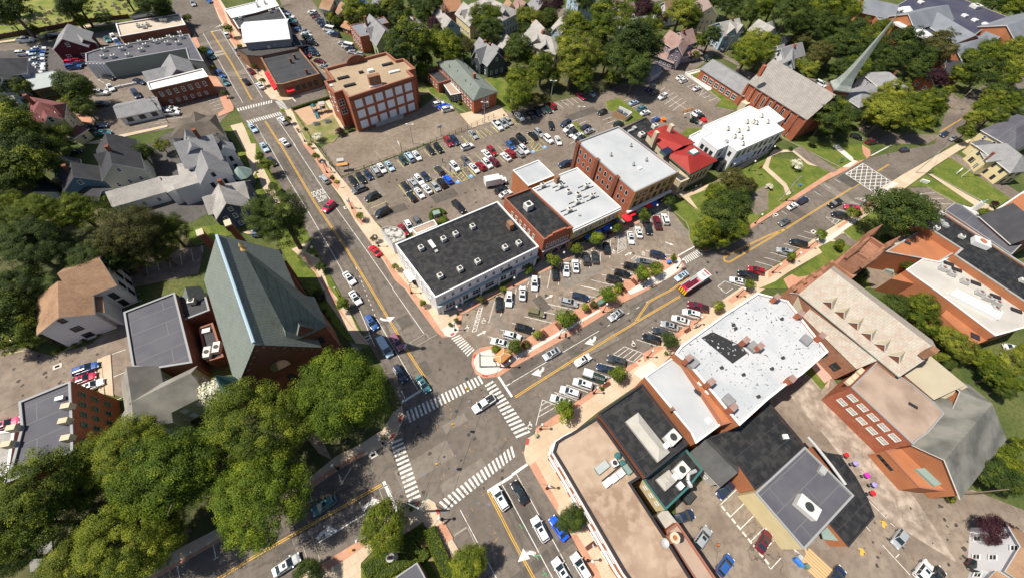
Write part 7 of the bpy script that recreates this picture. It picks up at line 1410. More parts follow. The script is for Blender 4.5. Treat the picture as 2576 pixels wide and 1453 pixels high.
# parking stalls
b = MB()
segs(b, '12 2280,180 2175,430 2240,200 2190,410 2400,130 2340,345 2505,90 2462,275'); segs(b, '22 42,0 12,205 150,0 130,145 260,0 245,85')
segs(b, '21 170,1385 130,1500 285,1325 250,1452 390,1270 355,1452 495,1215 465,1420 600,1165 575,1360 695,1125 680,1305 800,1060 780,1250 900,1010 885,1195 992,965 983,1145 1145,880 1150,1050 1225,845 1240,1005 1310,800 1318,960 1395,755 1405,900 1480,710 1500,850 1570,665 1580,820')
segs(b, '21 1070,915 1060,1100 1145,880 1152,1050 1062,1100 1155,1048')
for i in range(11): p = W('21 %f,%f %f,%f' % (1070-i*.8, 925+i*15, 1145+i*.6, 905+i*13)); line(b, p[0], p[1], .12)
for i in range(9): p = W('12 %f,%f %f,%f' % (2278-i*10, 205+i*25, 2240-i*6, 200+i*24)); 
P0, P1 = W('12 2280,190 2215,425'), W('12 2240,200 2178,435')
for k in (P0, P1): line(b, k[0], k[1], .13, ZM+.002)
for i in range(9): t = i/8; line(b, P0[0].lerp(P0[1], t), P1[0].lerp(P1[1], t), .12)
segs(b, '21 1345,1070 1610,1120 1095,1203 1380,1262 1000,1258 1250,1312 900,1310 1160,1370 797,1365 1040,1425 690,1422 830,1452'); segs(b, '12 2330,478 2380,490 2460,410 2500,420'); segs(b, '22 0,345 170,392 125,278 405,345 325,232 460,265 360,152 625,212 475,90 725,150 585,30 850,92 720,-20 880,15')
segs(b, '21 1195,1155 1240,1125 1240,1125 1500,1180 1195,1155 1440,1205')
for i in range(9): p = W('21 %f,%f %f,%f' % (1260+i*25, 1130+i*5.4, 1235+i*25, 1165+i*5)); line(b, p[0], p[1], .12)
segs(b, '22 425,1038 650,1118 543,962 765,1040 660,888 870,965 780,815 980,890 880,747 1150,810 1250,508 1450,572 1370,430 1540,500 1440,383 1640,445 1535,322 1735,388 1640,260 1830,328 1740,190 1930,260 1870,150 2010,195')
segs(b, '22 1130,580 1338,655 1015,660 1220,735 1130,580 1015,660'); 
for i in range(4): p = W('22 %f,%f %f,%f' % (1175+i*45, 597+i*16, 1065+i*52, 675+i*18)); line(b, p[0], p[1], .12)
segs(b, '22 305,1115 240,1372 305,1115 435,1165'); 
for i in range(3): p = W('22 %f,%f %f,%f' % (350+i*50, 1135+i*22, 290-i*14, 1172+i*48+i*10)); line(b, p[0], p[1], .12)
segs(b, '21 2068,1430 2140,1377 2140,1377 2320,1440 2068,1430 2180,1530 2230,1330 2380,1380 2450,1180 2576,1215 2530,1140 2576,1150'); segs(b, '31 0,1215 60,1238 0,1148 132,1192 22,1090 190,1138 160,1000 345,1055 295,917 470,968 357,875 495,915 582,733 690,822 582,733 765,775 640,790 665,757 675,808 715,768 700,657 835,692 760,620 820,632 818,582 975,627 870,545 985,580 870,545 1025,545 925,560 945,545 960,572 985,548')
segs(b, '22 2100,0 2190,90 2190,90 2330,0 2150,45 2220,0'); segs(b, '31 132,672 195,712 465,478 525,515 570,412 632,450 665,352 725,390 35,715 60,740')
segs(b, '31 1535,498 1680,492 1620,550 1768,548 1705,604 1840,603 1875,592 1765,675')
segs(b, '20 1125,1018 1210,990 1165,1050 1240,1020 1205,1085 1290,1052 1310,1170 1410,1140 1395,1195 1450,1175 1410,965 1540,882 1450,995 1585,910 1490,1022 1625,937 1532,1055 1668,965 1575,1082 1710,995 1617,1115 1752,1022 1555,975 1770,1115 1712,855 1785,825 1755,882 1840,850 1800,910 1880,880 1885,965 1925,905 1930,990 2010,960 1975,1022 2060,988 1880,965 1960,930 1770,882 1810,907 1840,925 1880,950 1900,965 1935,985')
segs(b, '20 870,1180 955,1150 912,1212 1000,1180 955,1245 1040,1212 995,1275 1080,1245 600,1225 700,1192 655,1260 745,1225 760,1365 865,1330 590,1450 640,1420 440,1035 520,1095 495,1015 573,1077 545,1000 622,1062 592,985 670,1045 640,970 720,1035 740,935 800,985 400,1090 420,1130 430,1075 470,1112 340,1120 360,1140')
segs(b, '01 1470,1190 1485,1300 1585,1155 1605,1272 1700,1130 1720,1245 1812,1098 1835,1215 1925,1058 1948,1180 2030,1020 2045,1090'); segs(b, '02 1175,122 1412,45 1180,200 1430,115 1170,283 1245,257 1125,660 1265,610 1145,885 1260,838 1180,1115 1225,1095 1190,1360 1240,1345')
segs(b, '33 1010,675 1190,852 1225,895 1270,935 980,930 1025,978 1150,1120 1425,1420 1280,1245 1315,1210'); segs(b, '33 255,1155 450,1330 250,1155 280,1190 470,1370 560,1452 620,1270 720,1400'.replace('620,1270 720,1400', '0,1330 30,1365')); segs(b, '33 20,1365 125,1250 0,1130 75,1050')
segs(b, '23 2090,718 2255,562 2188,840 2352,682 2288,965 2455,800 2388,1090 2550,935 2490,1220 2576,1140'); segs(b, '00 2100,1020 2225,985 2110,1050 2240,1010 2125,1080 2250,1045 2140,1112 2265,1078 1520,1143 1700,1105 1530,1190 1640,1165 1530,1220 1840,1185 1545,1255 1700,1225 985,820 1040,780 985,805 1050,838 1060,800 1115,818 1150,785 1185,803')
struct(b, 'white_stall_lines', WP)
b = MB()
for i in range(9): t = i/8; a = W('23 2105,725 2540,1260'); p = a[0].lerp(a[1], t); q_ = a[0].lerp(a[1], t+.09); line(b, p, q_, .4, ZM+.001)
struct(b, 'stall_kerb_stones', WALKW)
b = MB()
def stalls(s0, s1, n, w=.13):                        # s0: first stall line, s1: last stall line
    a, a2 = W(s0); c, c2 = W(s1)
    for i in range(n): t = i/(n-1); line(b, a.lerp(c, t), a2.lerp(c2, t), w)
stalls('11 1000,330 1050,405', '11 1350,210 1415,262', 6); stalls('11 1420,157 1488,237', '11 1620,120 1690,160', 4); stalls('11 1688,57 1758,132', '10 2215,1320 2260,1395', 8); stalls('10 2215,1315 2290,1395', '20 130,1145 205,1205', 8); stalls('20 130,1145 205,1205', '20 340,1070 420,1130', 5)
segs(b, '10 2065,1375 2150,1452 2135,1355 2200,1415 2255,1315 2325,1375 2310,1295 2385,1355 2370,1272 2440,1330'); segs(b, '20 20,1180 95,1245 -20,1190 45,1260')
stalls('11 1433,405 1560,575', '11 1740,300 1800,490', 5); stalls('11 1785,262 1880,340', '11 2050,155 2205,320', 4); stalls('11 2050,158 2210,318', '11 2430,15 2570,150', 6)
lines(b, '11 1560,465 1720,395 1880,335 1990,290 2110,235 2180,210 2300,170 2440,115 2576,65'); lines(b, '11 1950,250 2070,378'); lines(b, '11 2075,262 2142,347 2070,378')
for i in range(4): p = W('11 %f,%f %f,%f' % (2045+i*25, 265+i*22, 2010+i*25, 300+i*22)); line(b, p[0], p[1], .13, ZM+.002)
segs(b, '11 1130,600 1280,535 1160,645 1310,580 1230,490 1250,490 1190,690 1345,630 1220,745 1380,680 1500,830 1550,880 1570,790 1610,840 1660,760 1690,800')
segs(b, '20 145,1355 220,1420 220,1420 190,1452 150,1440 270,1400 270,1400 330,1452'); segs(b, '21 175,0 235,75 235,75 320,50 320,50 265,-10 190,40 220,-5 215,60 260,0 240,70 290,20')
segs(b, '10 520,550 690,730 470,500 520,550 560,600 660,570 600,635 700,605 640,670 740,640'); stalls('10 780,410 840,395', '10 900,540 960,520', 5); stalls('10 500,420 570,400', '10 560,580 640,555', 5)
segs(b, '20 1420,865 1500,845 1440,875 1505,850'); segs(b, '02 20,665 215,595 20,665 245,622')
struct(b, 'yellow_stall_lines', YL)
def arrow(mb, s, bend=0, L=3.4, w=.3, z=ZM+.003):   # tail and head points; bend turns the head sideways
    a, h_ = W(s); u = (h_-a).normalized(); n = Vector((-u.y, u.x)); L = (h_-a).length
    if not bend:
        mb.sheet([a+n*w/2, a-n*w/2, a+u*L*.6-n*w/2, a+u*L*.6+n*w/2], z); mb.sheet([a+u*L*.6+n*w*1.5, a+u*L*.6-n*w*1.5, h_], z)
    else:
        C = []
        for i in range(7): t = i/6; C.append(a+u*L*.8*math.sin(t*1.2)*.95+n*bend*L*.42*(1-math.cos(t*1.2)))
        for i in range(6):
            d = (C[i+1]-C[i]).normalized(); m = Vector((-d.y, d.x))*w*.6; mb.sheet([C[i]+m, C[i]-m, C[i+1]-m, C[i+1]+m], z+.0004*(i % 2))
        d = (C[6]-C[5]).normalized(); d = (d+n*bend*.7).normalized(); m = Vector((-d.y, d.x)); mb.sheet([C[6]+m*w*1.9, C[6]-m*w*1.9, C[6]+d*w*4], z+.001)
b = MB()
arrow(b, '12 2228,468 2320,420'); arrow(b, '22 335,100 415,62'); arrow(b, '21 1135,1120 1208,1090'); arrow(b, '21 1540,985 1625,1018')
arrow(b, '12 1250,295 1330,350', 1, w=.45); arrow(b, '22 835,478 830,560', -1, w=.5); arrow(b, '22 315,788 300,872', -1, w=.5); arrow(b, '13 1080,770 1150,640', -1, w=.5); arrow(b, '13 620,1060 700,920', -1, w=.5); arrow(b, '23 235,1212 130,1150', 1, w=.5); arrow(b, '12 1420,610 1490,620', 1, w=.4); arrow(b, '20 -10,0 -5,0') if 0 else None
struct(b, 'white_arrows', WP)
b = MB(); arrow(b, '33 1155,940 1165,875', w=.55); arrow(b, '33 935,1220 950,1155', w=.55); struct(b, 'yellow_arrows', YP)
def wheelchair(mb, s, r=.5, z=ZM+.003):
    for p in W(s):
        for i in range(9):
            a0, a1 = i*.62, (i+1)*.62; mb.sheet([p+Vector((math.cos(a), math.sin(a)))*q_ for a, q_ in ((a0, r), (a1, r), (a1, r*.7), (a0, r*.7))], z)
        line(mb, p+Vector((-.1, r*.6)), p+Vector((.05, r*1.5)), .16, z+.001); line(mb, p+Vector((0, r*1.1)), p+Vector((.5, r*.9)), .14, z+.002); mb.sheet([p+Vector((.05+.17*math.cos(k), r*1.8+.17*math.sin(k))) for k in (0, 1, 2, 3, 4, 5)], z)
b = MB(); wheelchair(b, '12 2290,332 2122,405 21 1022,1088 1322,1108 22 1222,560 22 180,1385'); struct(b, 'wheelchair_symbols', WP)
b = MB(); b2 = MB()
for p in W('11 2030,382 2162,325 21 210,77 328,32'): b.sheet([p+Vector((.75*math.cos(k*.7), .75*math.sin(k*.7))) for k in range(9)], ZM+.002); wheelchair(b2, '@0,0', .01) if 0 else None
struct(b, 'blue_stall_discs', BP)
b = MB(); wheelchair(b, '11 2030,382 2162,325 21 210,77 328,32', .33, ZM+.006); struct(b, 'wheelchair_symbols', WP)
b = MB()
for s in ('12 1955,460 1990,440 1998,455 1965,475', '12 2180,690 2200,655 2215,665 2200,700', '12 2275,858 2330,870 2330,888 2275,878', '12 1435,1335 1450,1275 1470,1280 1460,1345', '13 1340,50 1380,0 1400,10 1360,60', '13 1600,720 1640,690 1655,705 1610,735', '13 1805,765 1830,755 1850,800 1825,815', '23 135,110 150,45 175,55 162,115', '22 1258,725 1285,708 1298,722 1270,740', '21 1690,1190 1705,1180 1722,1200 1705,1208', '21 1915,1045 1930,1040 1955,1065 1940,1070'):
    b.sheet(W(s), .24)
struct(b, 'red_tactile_panels', RP)
b = MB(); segs(b, '12 1548,540 1710,448 1710,448 1748,500 1748,500 1590,590 1590,590 1548,540 1748,500 1820,458', .14); segs(b, '13 1240,560 1330,510 1330,510 1370,600 1240,560 1320,760 1040,685 1130,630 1040,685 1080,775 1080,775 1170,720 440,1030 540,1330 540,960 650,1280 540,1330 650,1280 1990,1020 2120,935 2130,945 2240,1170 1995,1030 2120,945 12', .14)
segs(b, '20 D'.replace(' D', ' 0,0 0,1')) if 0 else None
segs(b, '10 1300,1330 1440,1280 1300,1330 1350,1380 1440,1280 1500,1330 1190,1452 1560,1280 1560,1160 2010,1320 1600,1380 1760,1340'); segs(b, '11 1190,65 1285,165 1370,20 1440,110 1490,0 1560,60')
struct(b, 'faded_court_lines', FP)
b = MB(); b2 = MB(); b3 = MB(); r = random.Random(5)
for s in '12 1830,1300;12 1640,1420;12 1940,1180;12 2120,1170;12 1830,1380;12 1910,1180;12 2100,1390;13 1600,20;13 1950,170;13 2010,240;13 2160,170;13 1870,420;13 2040,400;13 2150,750;13 2290,620;13 2320,720;13 2220,710;13 1970,340;13 1920,110;12 2040,1290;12 2250,1100;13 2200,270;13 1450,570;12 1780,1340;13 2130,800;13 2340,940;13 2480,1200;13 2390,990;13 2410,1070;23 100,220;12 2130,1130;13 1690,430;22 260,1070;13 2500,50;12 2300,1290;12 1960,1260'.split(';'):
    p, = W(s); 
    for k in range(r.choice((1, 2, 3))):
        a = r.choice((.5, -1.0, .55, -1.05, 2.2)); q_ = p+Vector((r.uniform(-.5, .5), r.uniform(-.5, .5))); line(r.choice((b, b, b, b, b, b2)), q_, q_+Vector((math.cos(a), math.sin(a)))*r.uniform(.25, .7), .06, ZM+.001+.0002*k)
struct(b, 'orange_survey_marks', OP); struct(b2, 'blue_survey_marks', BP); segs(b3, '23 210,1230 280,1220 230,1200 265,1270 75,905 105,955 300,1420 345,1400 310,1370 350,1440', .09); struct(b3, 'green_survey_marks', GP)
b = MB(); segs(b, '13 540,570 565,680 540,688 582,668 960,340 865,495 835,410 865,495 845,512 875,498 ', .16); segs(b, '03 2150,1120 2175,1245 2150,1265 2205,1235 1790,1330 1810,1452 2515,1020 2520,1045', .14); struct(b, 'parking_bay_ticks', WP)
b = MB()
for p in W('12 2120,905 2020,1230 21 1970,1190 2060,1295 31 700,110 1205,110 1110,985 13 2140,10'): b.sheet([p+Vector((.38*math.cos(k*.52), .38*math.sin(k*.52))) for k in range(12)], ZM+.005)
for s in '31 455,880;11 370,567;11 912,635;12 1125,490;33 -560,0;02 580,780;31 75,710;02 915,540;31 1540,517;13 1180,212'.split(';'):
    p, = W(s)
    b.box((p.x, p.y, ZM-.02), (.8, .5, .03), .5)
struct(b, 'drain_covers', DARKM)
b = MB()
for s in '31 455,880;11 370,567;11 912,635;12 1125,490;02 580,780;31 75,710;31 1540,517;13 1180,212;11 360,1210'.split(';'): p, = W(s); b.box((p.x, p.y, ZM-.05), (1.5, 1.1, .06), .5)
struct(b, 'drain_aprons', WALKW)
# lettering on the road
def road_text(txt, s, ang, hgt, wid, name):
    cu = bpy.data.curves.new('t', 'FONT'); cu.body = txt; cu.align_x = 'CENTER'; cu.align_y = 'CENTER'; cu.size = 1; cu.offset = .012; ob = bpy.data.objects.new('t', cu); S.collection.objects.link(ob)
    bpy.context.view_layer.update(); me = bpy.data.meshes.new_from_object(ob.evaluated_get(bpy.context.evaluated_depsgraph_get())); bpy.data.objects.remove(ob)
    xs = [v.co.x for v in me.vertices]; ys = [v.co.y for v in me.vertices]; w0 = max(xs)-min(xs); h0 = max(ys)-min(ys); cx_, cy_ = (max(xs)+min(xs))/2, (max(ys)+min(ys))/2
    for v in me.vertices: v.co = ((v.co.x-cx_)*wid/w0, (v.co.y-cy_)*hgt/h0, 0)
    o = bpy.data.objects.new(name, me); S.collection.objects.link(o); me.materials.append(WP); p, = W(s); o.location = (p.x, p.y, ZM+.004); o.rotation_euler = (0, 0, ang); o['kind'] = 'structure'; return o
road_text('SCHOOL', '11 628,490', math.radians(31), 2.3, 3.5, 'road_lettering'); road_text('SLOW', '11 665,545', math.radians(31), 2.3, 2.6, 'road_lettering')
b = MB(); b.box((W('00 2200,528')[0].x, W('00 2200,528')[0].y, ZM-.01), (3.4, 1.4, .012), math.radians(30)); b.box((W('00 2220,553')[0].x, W('00 2220,553')[0].y, ZM-.01), (3.0, 1.2, .012), math.radians(30)); struct(b, 'worn_white_lettering', FP)
ZW = [.0785]; b = MB(); b2 = MB(); T_ = asphalt('tyre_darkened_asphalt', (.118, .101, .087), (.145, .125, .107), .3)
for s_ in ('11 260,0 1010,1210 12 1480,900', '11 330,0 1080,1210 12 1560,860', '11 180,0 940,1290 12 1350,820', '22 -100,1000 1230,250 21 1800,1240', '22 -80,1090 1260,390 21 2000,1360', '13 -100,1180 1200,430', '13 -60,1330 1280,590', '23 130,560 560,1452', '13 2480,760 23 160,1400'):
    P = W(s_)
    for i in range(len(P)-1):
        u = (P[i+1]-P[i]).normalized(); n = Vector((-u.y, u.x))
        for k in (-.75, .75): ZW[0] += .0003; line(b, P[i]+n*k, P[i+1]+n*k, .45, ZW[0])
struct(b, 'wheel_tracks', T_)
r = random.Random(12)
for i in range(230):
    p = G(*D(r.choice(('11 %d,%d' % (r.randint(1000, 2500), r.randint(100, 650)), '20 %d,%d' % (r.randint(100, 2000), r.randint(900, 1350)), '21 %d,%d' % (r.randint(100, 1700), r.randint(800, 1430)), '22 %d,%d' % (r.randint(100, 1900), r.randint(0, 1000)), '33 %d,%d' % (r.randint(900, 2200), r.randint(700, 1400)), '02 %d,%d' % (r.randint(0, 1200), r.randint(500, 1200)), '12 %d,%d' % (r.randint(1400, 2500), r.randint(200, 1400)), '13 %d,%d' % (r.randint(1400, 2500), r.randint(0, 900)))))[0]); q_ = r.uniform(.15, .5)
    b2.sheet([p+Vector((math.cos(k*.9), math.sin(k*.9)))*q_*r.uniform(.5, 1.2) for k in range(7)], .091+i*1e-5)
struct(b2, 'oil_stains', mat('oil_stain', (.06, .05, .043), .7))
# ---------------------------------------------------------------- street furniture
BLK = mat('black_iron', (.015, .018, .018), .5); GLOBE = mat('lamp_globe', (.8, .8, .78), .3); WOOD = mat('pole_wood', (.28, .22, .15), .9); ALU = mat('grey_pole', (.42, .43, .42), .6); GRNP = mat('green_pole', (.2, .3, .27), .5); SIGY = mat('fluorescent_sign', (.65, .8, .02), .6); SIGR = mat('red_sign', (.55, .02, .02), .6); SIGW = mat('white_sign', (.75, .75, .75), .6); SIGB = mat('blue_sign', (.05, .2, .6), .6); SIGA = mat('signal_yellow', (.75, .45, .03), .6)
lp = MB(); lp.lathe((0, 0, 0), [(.28, 0), (.28, .25), (.14, .6), (.08, .8), (.07, 3.3), (.16, 3.45), (.0, 3.5)], 8); lpm = lp.mesh('post', [BLK]); gm = MB(); gm.lathe((0, 0, 0), [(.12, 3.45), (.26, 3.6), (.28, 3.8), (.2, 4.0), (.06, 4.15), (.0, 4.2)], 8); gmm = gm.mesh('globe', [GLOBE], smooth=True)
fm = MB(); 
for i in range(7): fm.face([(0.08, 0, 2.15+i*.12), (1.2, 0, 1.9+i*.12), (1.2, 0, 2.02+i*.12), (.08, 0, 2.27+i*.12)], i % 2)
fm.face([(0.08, .01, 2.57), (.5, .01, 2.48), (.5, .01, 2.9), (.08, .01, 2.99)], 2); fmm = fm.mesh('flag', [PC['crimson'], SIGW, SIGB])
def lamps(group, phrase, data, flag=(), order=0):
    L = sorted(D(data), key=lambda p: p[order]); n = len(L)
    for i, (x, y) in enumerate(L):
        p = G(x, y, 0); e = empty('street_lamp', (p.x, p.y, .13), ('%s black globe lamp from the %s %s' % (ordinal(i), ('left', 'top')[order], phrase)) if n > 1 else 'black street lamp with white globe '+phrase, 'street lamp', group)
        child('post', lpm, e); child('globe', gmm, e)
        if i in flag: child('flag', fmm, e, rz=i*1.3)
lamps('lamps on the median', 'on the brick median of the plaza', '22 475,492 915,235 21 1320,1440 1660,1250 22 -30,790', (1, 4))
lamps('lamps before the shops', 'on the pavement before the plaza shops', '12 2030,260 21 15,1430 500,1180 1415,710 960,940', (0,))
lamps('lamps south of the avenue', 'on the south side of the avenue', '22 820,1050 1358,690 285,1410 1840,360 2260,80 31 40,1295 400,1050 235,1180', (0, 3))
lamps('lamps east of the main street', 'along the east pavement of the main street', '11 970,650 1235,1030 12 1565,45 10 495,1430 11 715,290 12 2005,415', (2,), 1)
lamps('lamps west of the main street', 'on the grass strip of the green roofed church', '12 845,80 11 615,1130', (), 1)
lamps('lamps at the lower corners', 'around the lower part of the intersection', '13 1865,860 830,350 1280,100 1075,1080 23 350,550 760,1275', (0, 2, 3), 1)
lamps('lamps on the upper lawns', 'on the lawns near the office building', '31 175,570 0,120 21 2440,800 2380,270', ())
# tall car park lamps and utility poles
def pole(name, s, h, label, cat, mt, kind='lamp', ang=0, z0=0):
    (x, y), = D(s); p = G(x, y); e = empty(name, (p.x, p.y, z0), label, cat, None, ang); b = MB(); b.tube((0, 0, 0), (0, 0, h), .13, .08, 8); child('post', b.mesh('post', [mt]), e)
    if kind == 'lamp':
        for k in (-1, 1): b = MB(); b.tube((0, 0, h), (k*.7, 0, h+.1), .05, .05, 5); b.box((k*.9, 0, h+.05), (.6, .35, .15)); child('lamp_head', b.mesh('lamp_head', [SIGW]), e)
    elif kind == 'util':
        b = MB(); b.box((0, 0, h-.7), (2.4, .12, .14)); b.box((0, 0, h-1.7), (1.8, .12, .14)); child('crossarm', b.mesh('crossarm', [WOOD]), e); b = MB(); b.lathe((.35, 0, h-3.0), [(.25, 0), (.25, .9), (0, .95)], 8); child('transformer', b.mesh('transformer', [METAL]), e)
        b = MB()
        for k in (-1.1, -.5, .5, 1.1): b.lathe((k, 0, h-.56), [(.06, 0), (.06, .22), (0, .24)], 6)
        child('insulators', b.mesh('insulators', [ALU]), e)
    return e
pole('parking_lamp', '20 385,1020', 7.5, 'tall grey twin headed lamp at the tree side of the big car park', 'lamp post', ALU)
pole('parking_lamp', '20 655,1280', 7.5, 'tall grey lamp on the narrow grass strip between parked cars', 'lamp post', ALU)
pole('parking_lamp', '10 1580,1452', 7.0, 'tall grey lamp with a pale head by the basketball court fence', 'lamp post', ALU)
pole('parking_lamp', '10 2300,1240', 7.5, 'tall thin lamp at the edge of the pale driveway apron', 'lamp post', ALU)
pole('utility_pole', '31 110,575', 10, 'leaning grey utility pole with transformer on the lawn by the avenue', 'utility pole', ALU, 'util', .5)
pole('flag_pole', '31 1940,330', 9, 'plain white pole standing on the lawn before the yellow house', 'pole', SIGW, 'none')
pole('utility_pole', '30 1840,1100', 10, 'wooden utility pole at the far end of the avenue', 'utility pole', WOOD, 'util', .5)
pole('utility_pole', '31 1480,290', 11, 'long pale utility pole on the verge right of the lattice crosswalk', 'utility pole', ALU, 'util', .5)
pole('utility_pole', '20 2120,580', 9, 'wooden utility pole behind the church hall', 'utility pole', WOOD, 'util', .3)
pole('utility_pole', '10 1620,590', 9, 'wooden utility pole with transformer behind the school', 'utility pole', WOOD, 'util', .2)
pole('utility_pole', '10 2190,440', 8, 'utility pole with transformer between the upper gardens', 'utility pole', WOOD, 'util', .2)
pole('utility_pole', '00 1700,1240', 9, 'thin dark utility pole in the car park below the white ranch building', 'utility pole', WOOD, 'util', .2)
pole('utility_pole', '33 1910,610', 9, 'wooden utility pole at the corner of the gymnasium', 'utility pole', WOOD, 'none', .9)
pole('utility_pole', '20 560,210', 10, 'utility pole beside the road in the top centre', 'utility pole', WOOD, 'util', .4)
# traffic signals: mast on the island and span wire over the intersection
p1, p2 = W('12 2255,785 13 1690,780'); 
for i, (p, lab) in enumerate(((p1, 'green signal mast on the rounded island tip'), (p2, 'green signal mast at the lower corner bulb'))):
    e = empty('signal_mast', (p.x, p.y, .13), lab+' with a long arm', 'traffic signal'); b = MB(); b.tube((0, 0, 0), (0, 0, 7.5), .2, .14, 8); child('post', b.mesh('post', [ALU]), e)
    b = MB(); b.tube((0, 0, 6.2), ((3.5, -.3, 6.6) if i == 0 else (1.5, 1.8, 6.6)), .1, .07, 6); b.tube((0, 0, 6.2), ((-.8, 2.4, 6.6) if i == 0 else (-1.8, .8, 6.6)), .1, .07, 6); child('arm', b.mesh('arm', [GRNP]), e)
WA, WB = (p1.x, p1.y, 7.2), (p2.x, p2.y, 7.2)
b = MB()
p3, p4 = W('12 2420,1500 13 1330,90'); 
def wire(mb, a, c, r=.025, sag=.5, n=8):
    a, c = Vector(a), Vector(c); q_ = [a.lerp(c, i/n)+Vector((0, 0, -4*sag*(i/n)*(1-i/n))) for i in range(n+1)]
    for i in range(n): mb.tube(q_[i], q_[i+1], r, r, 4, 0, False)
    return q_
qq = wire(b, WA, WB, .03, .6); o = b.build('span_wire', BLK); tag(o, 'black span wire carrying signals across the intersection', 'cable')
for k, lab in ((2, 'nearest the island'), (4, 'over the middle of the intersection'), (6, 'nearest the lower corner')):
    p = qq[k]; e = empty('traffic_light', (p.x, p.y, p.z-1.3), 'yellow hanging traffic light '+lab, 'traffic light', 'traffic lights on the span wire')
    b = MB(); b.box((0, 0, .1), (.38, .3, 1.05), .5); child('housing', b.mesh('housing', [SIGA]), e)
    for j, m in enumerate((mat('red_lens2', (.4, .02, .02), .4), SIGA, mat('green_lens', (.02, .3, .15), .4))): b = MB(); b.lathe((.12, -.2, .95-.33*j), [(.12, 0), (.12, .06), (0, .07)], 8); child('lens', b.mesh('lens', [m]), e)
    b = MB(); b.tube((0, 0, 1.1), (0, 0, 1.3), .03, .03, 4); child('hanger', b.mesh('hanger', [BLK]), e)
# benches, planters, bins, signs, umbrellas
def bench(s, ang, label, col=None):
    (x, y), = D(s); p = G(x, y); e = empty('park_bench', (p.x, p.y, .16), label, 'bench', 'benches along the pavements', ang); m = [col or mat('bench_brown', (.14, .05, .035), .7)]
    b = MB(); [b.box((0, -.2+.15*k, .42), (1.8, .12, .05)) for k in range(4)]; child('seat', b.mesh('seat', m), e)
    b = MB(); [b.box((0, .36, .5+.14*k), (1.8, .05, .1)) for k in range(3)]; child('backrest', b.mesh('backrest', m), e)
    for sx in (-.8, .8): b = MB(); b.box((sx, .08, 0), (.06, .5, .42)); child('leg', b.mesh('leg', [BLK]), e)
for s, a, l in (('22 455,385', -1.0, 'brown bench under the largest tree of the median'), ('22 320,460', -1.0, 'brown bench between small median trees and lamp'), ('22 1115,20', -1.0, 'brown bench beside the small plant bed of the median'), ('21 1220,1395', -1.0, 'brown bench between the two round trees near the median tip'),
                ('22 945,975', .5, 'long brown bench beside a potted plant on the south brick strip'), ('22 1760,425', .5, 'brown bench next to the white noticeboard on the south pavement'), ('23 780,1130', .5, 'dark bench on the south pavement beside the cream corner shop front'), ('21 985,905', .6, 'brown bench with people before the yellow shop front'), ('10 425,1325', -1.0, 'dark bench on the brick pavement by the playground')):
    bench(s, a, l)
def planter(s, label, r=.45, h=.5, m='g', col=None):
    (x, y), = D(s); p = G(x, y); e = empty('planter', (p.x, p.y, .15), label, 'planter'); b = MB(); b.lathe((0, 0, 0), [(r*.8, 0), (r, h), (r*.85, h), (r*.85, h-.05), (0, h-.04)], 10); child('pot', b.mesh('pot', [col or STONE]), e)
    o = child('plant', SML[int(x) % 4], e, (0, 0, h+r*.5), 0, {0: LM[m]}); o.scale = (r*.95,)*3
planter('22 130,570', 'round brick edged planting tub on the left part of the median', 1.0, .35, 'o', BRICK); planter('22 812,180', 'round brick edged planting tub near the green kiosk of the median', 1.0, .35, 'o', BRICK); planter('22 620,300', 'round brick tub beside the biggest median tree', .9, .35, 'g', BRICK)
planter('22 887,1010', 'stone pot with green plant beside the long bench'); planter('22 1535,660', 'clipped ball plant at the shop door south of the avenue'); planter('12 1952,370', 'potted plant on the pale corner paving of the white building'); planter('13 1568,755', 'stone pot at the lower corner bulb'); planter('13 1295,65', 'round pot at the west corner of the intersection'); planter('23 235,25', 'pot of white flowers on the lower right corner paving', .45, .5, 'w'); planter('13 885,75', 'stone pot beneath the trees near the west corner', .6, .6, 'o')
def umbrella(s, label, m, grp, r=1.5, h=2.5):
    (x, y), = D(s); p = G(x, y, h); e = empty('parasol', (p.x, p.y, .15), label, 'parasol', grp); b = MB(); b.tube((0, 0, 0), (0, 0, h), .04, .04, 6); child('pole', b.mesh('pole', [ALU]), e); b = MB(); b.lathe((0, 0, 0), [(r, h-.15), (r, h-.0), (.02, h+.55)], 8); child('canopy', b.mesh('canopy', [m]), e); b = MB(); b.lathe((0, 0, 0), [(.35, 0), (.3, .12), (0, .14)], 8); child('base', b.mesh('base', [BLK]), e)
for i, s in enumerate('21 770,918;21 812,895;21 855,872;21 945,832;21 990,805;21 1035,785'.split(';')): umbrella(s, 'blue parasol, %s from the left before the yellow shop front' % ordinal(i), BLUECL, 'blue parasols', 1.35)
umbrella('21 1157,742', 'single red square like parasol before the tan fronted brick building', REDC, None, 1.5)
for s, m, l in (('33 790,213', REDC, 'red parasol highest up the alley'), ('33 880,297', mat('lilac_cloth', (.35, .3, .75), .8), 'lilac parasol between the red and the magenta one in the alley'), ('33 998,418', mat('magenta_cloth', (.75, .03, .45), .8), 'magenta parasol in the alley'), ('33 1070,512', mat('lilac_cloth', (.35, .3, .75), .8), 'lilac parasol below the magenta one in the alley'), ('33 1055,597', REDC, 'red parasol lowest in the alley')): umbrella(s, l, m, 'alley parasols', .5, 1.6)
def sign(s, label, m, sz=(.6, .75), h=2.3, ang=.5, name='road_sign'):
    (x, y), = D(s); p = G(x, y, h); e = empty(name, (p.x, p.y, .1), label, 'sign', None, ang); b = MB(); b.tube((0, 0, 0), (0, 0, h), .035, .035, 6); child('post', b.mesh('post', [ALU]), e); b = MB(); b.box((0, -.05, h-sz[1]/2), (sz[0], .03, sz[1])); child('panel', b.mesh('panel', [m]), e)
